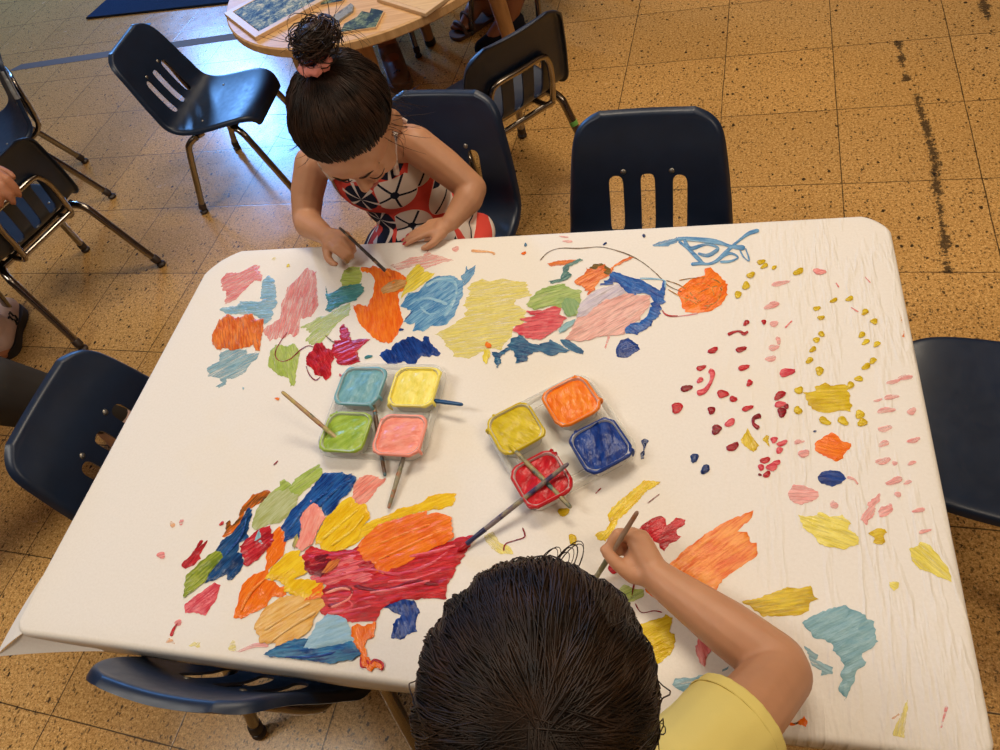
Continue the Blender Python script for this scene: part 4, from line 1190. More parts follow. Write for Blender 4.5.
# ---------------------------------------- the boy, seen from above and behind
BF = frame((.227, -.432, .752), (-.02, .88, -.47), (-.02, .47, .88))
B = {}
def boy_build(bm):
    add_head(bm, BF, .96)
    nb = BF @ Vector((0, -.03, -.05))
    caps_chain(bm, [(*nb, .038), (.205, -.520, .635, .040), (.20, -.545, .59, .05)])
    add_ell(bm, (.20, -.555, .535), (.105, .07, .095)); add_ell(bm, (.20, -.575, .44), (.095, .07, .09)); add_ell(bm, (.20, -.585, .365), (.10, .08, .065))
    add_capsule(bm, (.125, -.535, .585), .036, (.315, -.475, .598), .036)
    caps_chain(bm, [(.320, -.452, .602, .037), (.370, -.397, .565, .035), (.416, -.333, .515, .0315), (.412, -.322, .512, .0315), (.365, -.290, .511, .0300), (.300, -.247, .509, .0215), (.288, -.238, .509, .0195)])
    caps_chain(bm, [(.12, -.53, .585, .036), (.125, -.46, .545, .032), (.105, -.40, .512, .029), (.10, -.345, .505, .025), (.145, -.315, .497, .018)])
    add_hand(bm, (.150, -.312, .495), (.85, .5, -.05), (0, 0, 1), .9, 1, (.2, .25, .2))
    for sx in (-1, 1):
        caps_chain(bm, [(.20+sx*.05, -.585, .355, .056), (.195+sx*.065, -.43, .345, .048), (.19+sx*.07, -.36, .335, .042), (.19+sx*.07, -.385, .2, .036), (.19+sx*.07, -.41, .062, .026)])
        caps_chain(bm, [(.19+sx*.07, -.425, .036, .028), (.19+sx*.075, -.36, .028, .025), (.19+sx*.077, -.31, .022, .019)])
    # painting hand: pinch grip on the brush
    W_ = Vector((.286, -.2365, .509))
    for k, (kx, tr) in enumerate((((.2600, -.1990, .5265), .0092), ((.2720, -.1985, .5225), .0092), ((.2780, -.2040, .513), .0088), ((.2775, -.2130, .5015), .0082))):
        off = (Vector((-.006, .008, .004)), Vector((0, .007, .003)), Vector((.003, .002, -.002)), Vector((.002, -.003, -.005)))[k]
        add_capsule(bm, W_+off, .0145, kx, tr, 12)
    add_ell(bm, (.268, -.2215, .511), (.017, .015, .012))
    caps_chain(bm, [(.2600, -.1990, .5265, .0085), (.2455, -.2015, .5330, .0078), (.2385, -.2085, .5275, .0070), (.2350, -.2160, .5205, .0058)])     # index
    caps_chain(bm, [(.2720, -.1985, .5225, .0084), (.2560, -.1925, .5190, .0078), (.2480, -.2035, .5090, .0070), (.2440, -.2120, .5050, .0060)])     # middle
    caps_chain(bm, [(.2780, -.2040, .5130, .0080), (.2640, -.1970, .5040, .0074), (.2560, -.2080, .4960, .0066), (.2560, -.2170, .4940, .0058)])     # ring
    caps_chain(bm, [(.2775, -.2130, .5015, .0072), (.2680, -.2060, .4920, .0066), (.2620, -.2140, .4875, .0060), (.2630, -.2210, .4870, .0054)])     # little
    caps_chain(bm, [(.2790, -.2400, .5080, .0125), (.2630, -.2400, .5085, .0108), (.2460, -.2320, .5160, .0086), (.2370, -.2250, .5200, .0078), (.2295, -.2180, .5235, .0062)])  # thumb
boy = body_mesh('person', boy_build, M['skin'], .0030, 5, .5)
tag(boy, 'boy with thick dark hair and pale yellow tee, seen from behind while painting', 'person')
face_parts(BF, 1.0, boy, M['hair_boy'])
def cotton(name, c):
    m, nt, b = new_mat(name); co = objco(nt)
    setin(nt, b, 'Base Color', mix_(nt, noise_(nt, co, 30, 3), tuple(x*.92 for x in c), c)); b.inputs['Roughness'].default_value = .9; b.inputs['Specular IOR Level'].default_value = .15
    bump_(nt, b, noise_(nt, co, 1100, 2), .2, .0006); return m
M['yellow_tee'] = cotton('pale_yellow_cotton', srgb(236, 218, 130))
def tee_build(bm):
    add_ell(bm, (.20, -.555, .535), (.116, .080, .105)); add_ell(bm, (.20, -.575, .44), (.108, .082, .10)); add_ell(bm, (.20, -.585, .375), (.110, .088, .07))
    add_capsule(bm, (.125, -.535, .585), .042, (.312, -.462, .602), .049)
    caps_chain(bm, [(.312, -.462, .602, .050), (.345, -.426, .584, .0485), (.412, -.341, .541, .0450)])
    caps_chain(bm, [(.125, -.535, .585, .042), (.124, -.49, .562, .041), (.122, -.46, .547, .041)])
sd = Vector((.100, .121, -.061)).normalized(); sp0 = Vector((.3735, -.390, .565))
sl = Vector((-.002, .04, -.02)).normalized(); sl0 = Vector((.123, -.475, .554))
nk = BF @ Vector((0, -.03, -.05)); nkd = (nk-Vector((.205, -.520, .635))).normalized()
def tee_keep(c):
    if (c-sp0).dot(sd) > 0 and c.x > .28: return False
    if (c-sl0).dot(sl) > 0 and c.x < .165: return False
    return True
tee = trunk_cloth('t_shirt', tee_build, M['yellow_tee'], boy, tee_keep, .004, .0022, 4, [(sp0, sd, lambda c: c.x > .28), (sl0, sl, lambda c: c.x < .165)]); tag(tee, 'pale yellow cotton t-shirt with short sleeves')
bm = bmesh.new()   # stitched hem of the sleeve
u = sd.orthogonal().normalized(); v = sd.cross(u)
add_tube(bm, [tuple(sp0 - sd*.012 + (u*math.cos(2*PI*k/32)+v*math.sin(2*PI*k/32))*.0485) for k in range(32)], .0012, 6, closed=True)
bm_obj('sleeve_hem', bm, M['yellow_tee'], tee)
BC, BR_ = (0, -.010, .020), (.0785, .094, .084)
def boy_keep(d): return d.z > -.55+.72*max(0, d.y+.25) - (.2 if d.y < -.2 else 0)
hb = cap_build(BF, 1, BC, BR_, boy_keep, 'hair', M['hair_boy'], boy)
rnd = random.Random(9)
CROWN = Vector((.30, -.72, .66)).normalized()
roots, tips = [], []
for i in range(5200):
    a = rnd.uniform(0, 2*PI); x, y = math.sin(a), math.cos(a)
    lo = -.60+.66*max(0, y+.25)-(.2 if y < -.2 else 0)+rnd.uniform(-.10, .12)
    q = math.sqrt(max(.05, 1-min(.9, abs(lo))**2)); e = Vector((x*q, y*q, lo)).normalized()
    st = rnd.random()*.62 if i % 3 else 0
    f = (CROWN*(1-st)+e*st+Vector((rnd.gauss(0, .07), rnd.gauss(0, .07), rnd.gauss(0, .07)))).normalized()
    # swirl and fringe sweep
    e = (e + CROWN.cross(e)*.22).normalized()
    if f.angle(e) < .3: continue
    roots.append(f); tips.append(e)
strands(hb, hair_on_head(BF, 1, BC, BR_, roots, tips, 12, .0085, rnd, .00075, .20, 0))
rt2, tp2 = [], []   # loose locks lifting off the outline
for i in range(16):
    a = rnd.choice((-1, 1))*rnd.uniform(1.2, 2.4); e = Vector((math.sin(a), math.cos(a), rnd.uniform(-.5, -.2))).normalized()
    rt2.append((CROWN*.5+e*.6).normalized()); tp2.append((e+Vector((0, .25, -.1))).normalized())
strands(hb, hair_on_head(BF, 1, BC, BR_, rt2, tp2, 12, .014, rnd, .0006, .3, 0))
for i in range(8):   # tuft looping over the forehead
    d = Vector((-.05+rnd.uniform(-.12, .12), .86, .50)).normalized(); p = BF @ Vector((BC[0]+d.x*BR_[0], BC[1]+d.y*BR_[1], BC[2]+d.z*BR_[2]))
    w0 = BF.to_3x3() @ d; fw = (BF.to_3x3() @ Vector((.35, .6, .5))).normalized(); path = []
    R1 = rnd.uniform(.008, .014); side = (BF.to_3x3() @ Vector((1, 0, .15))).normalized()
    for k in range(13):
        t = PI*1.15*k/12; q = p + fw*math.sin(t)*R1*1.7 + side*(1-math.cos(t))*R1*.75 + w0*.004
        path.append((q, .0006*(1-.5*k/12)))
    strands(hb, [path])
hair_b = bm_obj('hair', hb, M['hair_boy'], boy, sharp=None); tag(hair_b, 'thick dark brown hair falling forward from the crown')
M['shorts'] = cotton('grey_cotton', srgb(70, 72, 78))
def shorts_build(bm):
    add_ell(bm, (.20, -.585, .365), (.108, .088, .07))
    for sx in (-1, 1): caps_chain(bm, [(.20+sx*.05, -.585, .355, .064), (.195+sx*.065, -.43, .345, .055), (.19+sx*.068, -.385, .338, .05)])
tag(trunk_cloth('shorts', shorts_build, M['shorts'], boy, lambda c: c.y < -.372 and c.z < .41, .005, .002), 'grey shorts')
brush((.2095, -.2475, .4775), (.2695, -.1865, .566), 'wooden brush held by the boy in the yellow tee', H8, wet('red'), H3, .0034)
bch = copy_tree(chair0); bch.location = (.20, -.59, 0); bch.rotation_euler = (0, 0, 0); tag(bch, 'blue plastic chair under the boy in the yellow tee', 'chair', 'blue moulded school chairs')

# ---------------------------------------- grown-ups at the picture border
def adult(lab, J, skin, hairm, shirt, trousers, bare_legs=False, hands=None, feet=True, voxel=.006, head_dir=(0, 1, -.3)):
    """J: joints hip, chest, neck, head, sh (l, r), el, wr, kn, an, toe as pairs"""
    hip, chest, neck, head = (Vector(J[k]) for k in ('hip', 'chest', 'neck', 'head'))
    side = (Vector(J['sh'][1])-Vector(J['sh'][0])).normalized()
    F = frame(head, head_dir, (0, 0, 1))
    def bld(bm):
        add_head(bm, F, 1.12)
        caps_chain(bm, [(*(F @ Vector((0, -.02, -.06))), .05), (*neck, .055), (*chest, .11)])
        add_capsule(bm, chest, .125, (hip+chest)/2, .115); add_capsule(bm, (hip+chest)/2, .115, hip, .13)
        add_capsule(bm, hip-side*.08, .10, hip+side*.08, .10)
        add_capsule(bm, J['sh'][0], .055, J['sh'][1], .055)
        for k in (0, 1):
            caps_chain(bm, [(*J['sh'][k], .052), (*J['el'][k], .040), (*(Vector(J['el'][k])*.7+Vector(J['wr'][k])*.3), .038), (*J['wr'][k], .026)])
            caps_chain(bm, [(*(hip+side*(.09 if k else -.09)), .085), (*J['kn'][k], .058), (*(Vector(J['kn'][k])*.65+Vector(J['an'][k])*.35), .052), (*J['an'][k], .034)])
            a = Vector(J['an'][k]); t = Vector(J['toe'][k]); hl = a-(t-a).normalized()*.035; hl.z = .032
            caps_chain(bm, [(*a, .034), (*hl, .03)]); caps_chain(bm, [(*a, .033), (*((a+t)/2), .03), (*t, .022)])
            if feet:
                d = (t-a); d.z = 0; d.normalize(); r = Vector((d.y, -d.x, 0))
                for q in range(5):
                    b = t+r*((q-2)*.0145*(1 if k else -1)); add_capsule(bm, b-d*.01, .010, b+d*(.034-.004*q), .0105-.0012*q if q else .012, 10)
        for k in (0, 1):
            h = hands[k] if hands and hands[k] else None
            if h: add_hand(bm, J['wr'][k], h['d'], h['n'], 1.5, h['side'], h['curl'])
            else:
                d = (Vector(J['wr'][k])-Vector(J['el'][k])).normalized(); add_hand(bm, J['wr'][k], d, (0, 0, 1), 1.5, 1 if k == 0 else -1, (.3, .35, .3))
    o = body_mesh('person', bld, skin, voxel, 4, .5)
    tag(o, lab, 'person')
    face_parts(F, 1.12, o, hairm)
    hb = cap_build(F, 1.12, (0, -.012, .022), (.083, .097, .089), lambda d: d.z > -.3+1.0*max(0, d.y+.1), 'hair', hairm, o)
    rn = random.Random(3); rr, tt = [], []
    for i in range(500):
        a = rn.uniform(0, 2*PI); x, y = math.sin(a), math.cos(a); e = Vector((x*.9, y*.9, -.3+1.0*max(0, y+.1))).normalized(); rr.append(Vector((0, -.4, .9))); tt.append(e)
    strands(hb, hair_on_head(F, 1.12, (0, -.012, .022), (.083, .097, .089), rr, tt, 8, .008, rn, .0013, .08))
    bm_obj('hair', hb, hairm, o, sharp=None)
    def sh(bm):
        add_capsule(bm, chest, .137, (hip+chest)/2, .127); add_capsule(bm, (hip+chest)/2, .127, hip+Vector((0, 0, .02)), .142)
        add_capsule(bm, J['sh'][0], .067, J['sh'][1], .067)
        for k in (0, 1): caps_chain(bm, [(*J['sh'][k], .066), (*Vector(J['sh'][k]).lerp(Vector(J['el'][k]), .6), .058)])
    ends = [(Vector(J['sh'][k]).lerp(Vector(J['el'][k]), .55), (Vector(J['el'][k])-Vector(J['sh'][k])).normalized()) for k in (0, 1)]
    trunk_cloth('shirt', sh, shirt, o, lambda c: all(not ((c-p).dot(d) > 0 and (c-p).length < .11) for p, d in ends), .008, .003)
    def tr(bm):
        add_capsule(bm, hip-side*.08, .112, hip+side*.08, .112)
        for k in (0, 1):
            e = J['an'][k] if not bare_legs else Vector(hip).lerp(Vector(J['kn'][k]), .7)
            caps_chain(bm, [(*(hip+side*(.09 if k else -.09)), .097), (*J['kn'][k], .070)] + ([(*(Vector(J['kn'][k])*.5+Vector(J['an'][k])*.5), .062), (*(Vector(J['an'][k])+Vector((0, 0, .03))), .050)] if not bare_legs else []))
    trunk_cloth('trousers' if not bare_legs else 'shorts', tr, trousers, o, lambda c: True if not bare_legs else min((c-Vector(J['kn'][k])).length for k in (0, 1)) > .13, .007, .003)
    return o
def shoe(parent, an, toe, mat, sole, lace=None, name='shoe', s=1.0, mark=None):
    a = Vector(an); t = Vector(toe); d = (t-a); d.z = 0; L = d.length+.075; d.normalize(); r = Vector((d.y, -d.x, 0)); b = a-d*.048; b.z = 0
    P = lambda u, v, z: b + d*(u*L) + r*v + Vector((0, 0, z))
    def up(bm):
        caps_chain(bm, [(*P(.14, 0, .052), .040*s), (*P(.40, 0, .050), .041*s), (*P(.66, 0, .040), .040*s), (*P(.86, .004, .034), .032*s)])
        caps_chain(bm, [(*P(.16, 0, .085), .039*s), (*P(.33, 0, .075), .040*s)]); 
    o = body_mesh(name, up, mat, .004, 6, .5, parent)
    bm = bmesh.new(); out = []
    for u, v in ((-.02, .0), (.0, .026), (.12, .038), (.4, .036), (.65, .046), (.86, .040), (.97, .02), (1.0, 0), (.97, -.018), (.86, -.036), (.65, -.041), (.4, -.033), (.12, -.037), (.0, -.026)): out.append(P(u, v*s*1.02, 0))
    out = smooth_path([tuple(p) for p in out], 4, True)
    add_prism(bm, [(p[0], p[1]) for p in out], .0008, .024)
    bm_obj('sole', bm, sole, o)
    if lace:
        bm = bmesh.new()
        for u in (.40, .47, .54, .61):
            add_tube(bm, smooth_path([tuple(P(u, -.030*s, .075-.01*(u-.4)/.2)), tuple(P(u+.02, 0, .0925-.02*(u-.4)/.2)), tuple(P(u, .030*s, .075-.01*(u-.4)/.2))], 4), .0028, 8)
        bm_obj('laces', bm, lace, o)
    if mark:
        for side_ in (1, -1):
            bm = bmesh.new()
            for u0 in (.42, .50):
                pts = [P(u0, side_*.0405*s, .066), P(u0+.045, side_*.0415*s, .066), P(u0+.02, side_*.0425*s, .053), P(u0+.05, side_*.0425*s, .046), P(u0+.03, side_*.042*s, .036), P(u0, side_*.042*s, .036)]
                add_tube(bm, [tuple(p) for p in pts], .0028, 8)
            bm_obj('side_mark', bm, mark, o)
    return o
M['grey_trouser'] = cotton('grey_trouser_cloth', srgb(62, 60, 60)); M['navy_cloth'] = cotton('navy_cloth', srgb(26, 28, 44)); M['white_shoe'] = cotton('pinkish_white_canvas', srgb(214, 186, 178)); M['sole'] = simple('dark_sole', srgb(40, 36, 36), .6)
M['purple_shoe'] = cotton('plum_grey_canvas', srgb(110, 88, 96)); M['black_mark'] = simple('black_print', srgb(22, 20, 22), .6); M['dark_shoe'] = cotton('navy_black_canvas', srgb(22, 24, 34)); M['clog'] = simple('brown_foam', srgb(104, 76, 60), .5, 0, .1, 40); M['sandal'] = simple('brown_leather', srgb(84, 58, 42), .6)
# left border: grey trousers, hand on the back of the chair
J1 = dict(hip=(-1.44, -.14, .42), chest=(-1.47, -.07, .82), neck=(-1.47, -.06, 1.0), head=(-1.46, -.01, 1.14), sh=((-1.65, -.05, .90), (-1.30, -.06, .90)), el=((-1.76, .10, .66), (-1.40, .27, .74)), wr=((-1.66, .32, .55), (-1.352, .583, .597)),
          kn=((-1.64, .24, .45), (-1.085, .085, .40)), an=((-1.72, .50, .09), (-1.075, .20, .09)), toe=((-1.80, .64, .03), (-1.15, .31, .03)))
h1 = adult('grown-up in grey trousers and pinkish sneakers, hand with ring on chair back', J1, M['skin_hand'], M['hair'], M['navy_cloth'], M['grey_trouser'],
           hands=(None, dict(d=(.86, -.20, -.30), n=(.25, .30, .9), side=-1, curl=((.35, .5, .4), (.4, .55, .4), (.45, .55, .4), (.5, .55, .4)))), feet=False)
for k in (0, 1): shoe(h1, J1['an'][k], J1['toe'][k], M['white_shoe'], M['sole'], M['black_mark'], s=1.14, mark=M['black_mark'])
o = bpy.data.objects.new('ring', bpy.data.meshes.new('ring'))
bpy.data.objects.remove(o)
st_ = Vector((-1.352, .583, .597)); dd_ = Vector((.86, -.20, -.30)).normalized(); nn_ = Vector((.25, .30, .9)); nn_ = (nn_-dd_*nn_.dot(dd_)).normalized(); rr_ = dd_.cross(nn_)*-1
kb = st_+dd_*.053*1.5+rr_*(-.0065*1.5)+nn_*.001; dr_ = (dd_*math.cos(.3)-nn_*math.sin(.3)); kc = kb+dr_*.018
ax_ = dr_.orthogonal().normalized(); ay_ = dr_.cross(ax_)
tube_obj('ring', [tuple(kc+(ax_*math.cos(2*PI*k/24)+ay_*math.sin(2*PI*k/24))*.0118) for k in range(24)], .0013, simple('silver_ring', srgb(220, 214, 205), .2, 1), h1, 8, True)
# round table, far side
J2 = dict(hip=(-.86, 2.20, .43), chest=(-.86, 2.24, .82), neck=(-.86, 2.23, .98), head=(-.86, 2.20, 1.12), sh=((-1.03, 2.24, .90), (-.69, 2.24, .90)), el=((-1.08, 2.06, .66), (-.64, 2.06, .66)), wr=((-.98, 1.90, .53), (-.74, 1.90, .53)),
          kn=((-.98, 1.86, .372), (-.79, 1.86, .372)), an=((-1.0, 1.84, .085), (-.765, 1.79, .085)), toe=((-1.0, 1.70, .03), (-.715, 1.665, .03)))
J2['toe'] = ((-1.0, 1.70, .03), (-.705, 1.66, .03))
h2 = adult('person in brown foam clogs seated behind the round table, foot showing', J2, M['skin_dark'], M['hair'], M['navy_cloth'], M['grey_trouser'], bare_legs=True, feet=False, head_dir=(0, -1, -.4))
for k in (0, 1):
    c = shoe(h2, J2['an'][k], J2['toe'][k], M['clog'], M['clog'], name='clog')
    a = Vector(J2['an'][k]); t = Vector(J2['toe'][k]); d = (t-a); d.z = 0; d.normalize(); r = Vector((d.y, -d.x, 0))
    bm = bmesh.new()
    for q in range(5):
        for v in (-.016, 0, .016): add_ell(bm, a+d*(.055+.020*q)+r*v*(1.1-.12*q)+Vector((0, 0, .079-a.z-.0025*q-abs(v)*.25)), (.0035, .0055, .003))
    bm_obj('vent_holes', bm, M['rubber'], c)
J3 = dict(hip=(-.28, 2.20, .43), chest=(-.27, 2.26, .82), neck=(-.27, 2.25, .98), head=(-.28, 2.22, 1.12), sh=((-.44, 2.27, .90), (-.11, 2.22, .90)), el=((-.50, 2.08, .66), (-.1, 2.05, .66)), wr=((-.44, 1.93, .53), (-.26, 1.89, .53)),
          kn=((-.40, 1.99, .375), (-.17, 1.93, .40)), an=((-.47, 2.06, .085), (-.325, 1.845, .10)), toe=((-.535, 1.995, .026), (-.42, 1.80, .03)))
h3 = adult('bare-legged person in sandal and dark shoe at the top border', J3, M['skin_dark'], M['hair'], M['navy_cloth'], M['navy_cloth'], bare_legs=True, feet=True, head_dir=(-.3, -1, -.4))
shoe(h3, J3['an'][1], J3['toe'][1], M['dark_shoe'], M['sole'])
a = Vector(J3['an'][0]); t = Vector(J3['toe'][0]); d = (t-a); d.z = 0; L = d.length; d.normalize(); r = Vector((d.y, -d.x, 0)); b = Vector((a.x, a.y, 0))-d*.06
bm = bmesh.new(); out = smooth_path([tuple(b+d*u*(L+.125)+r*v) for u, v in ((0, 0), (.02, .028), (.3, .036), (.7, .048), (.93, .038), (1, 0), (.93, -.038), (.7, -.044), (.3, -.034), (.02, -.028))], 4, True)
add_prism(bm, [(p[0], p[1]) for p in out], .0008, .014); sd_ = bm_obj('sandal', bm, M['sandal'], h3)
bm = bmesh.new()
for u, hz in ((.62, .062), (.80, .046)):
    q = b+d*u*(L+.125); add_tube(bm, smooth_path([tuple(q-r*.044+Vector((0, 0, .012))), tuple(q-r*.03+Vector((0, 0, hz-.008))), tuple(q+Vector((0, 0, hz))), tuple(q+r*.03+Vector((0, 0, hz-.008))), tuple(q+r*.046+Vector((0, 0, .012)))], 4), .0075, 8)
bm_obj('sandal_strap', bm, M['sandal'], sd_)
for x, y, a_, lab in ((-.844, 2.04, 270, 'blue plastic chair of the person in clogs, one chrome leg showing'), (-.306, 2.09, 250, 'blue plastic chair at the top border beside the bare-legged person')):
    c = copy_tree(chair0); c.location = (x, y, 0); c.rotation_euler = (0, 0, math.radians(a_-90)); tag(c, lab, 'chair', 'blue moulded school chairs')
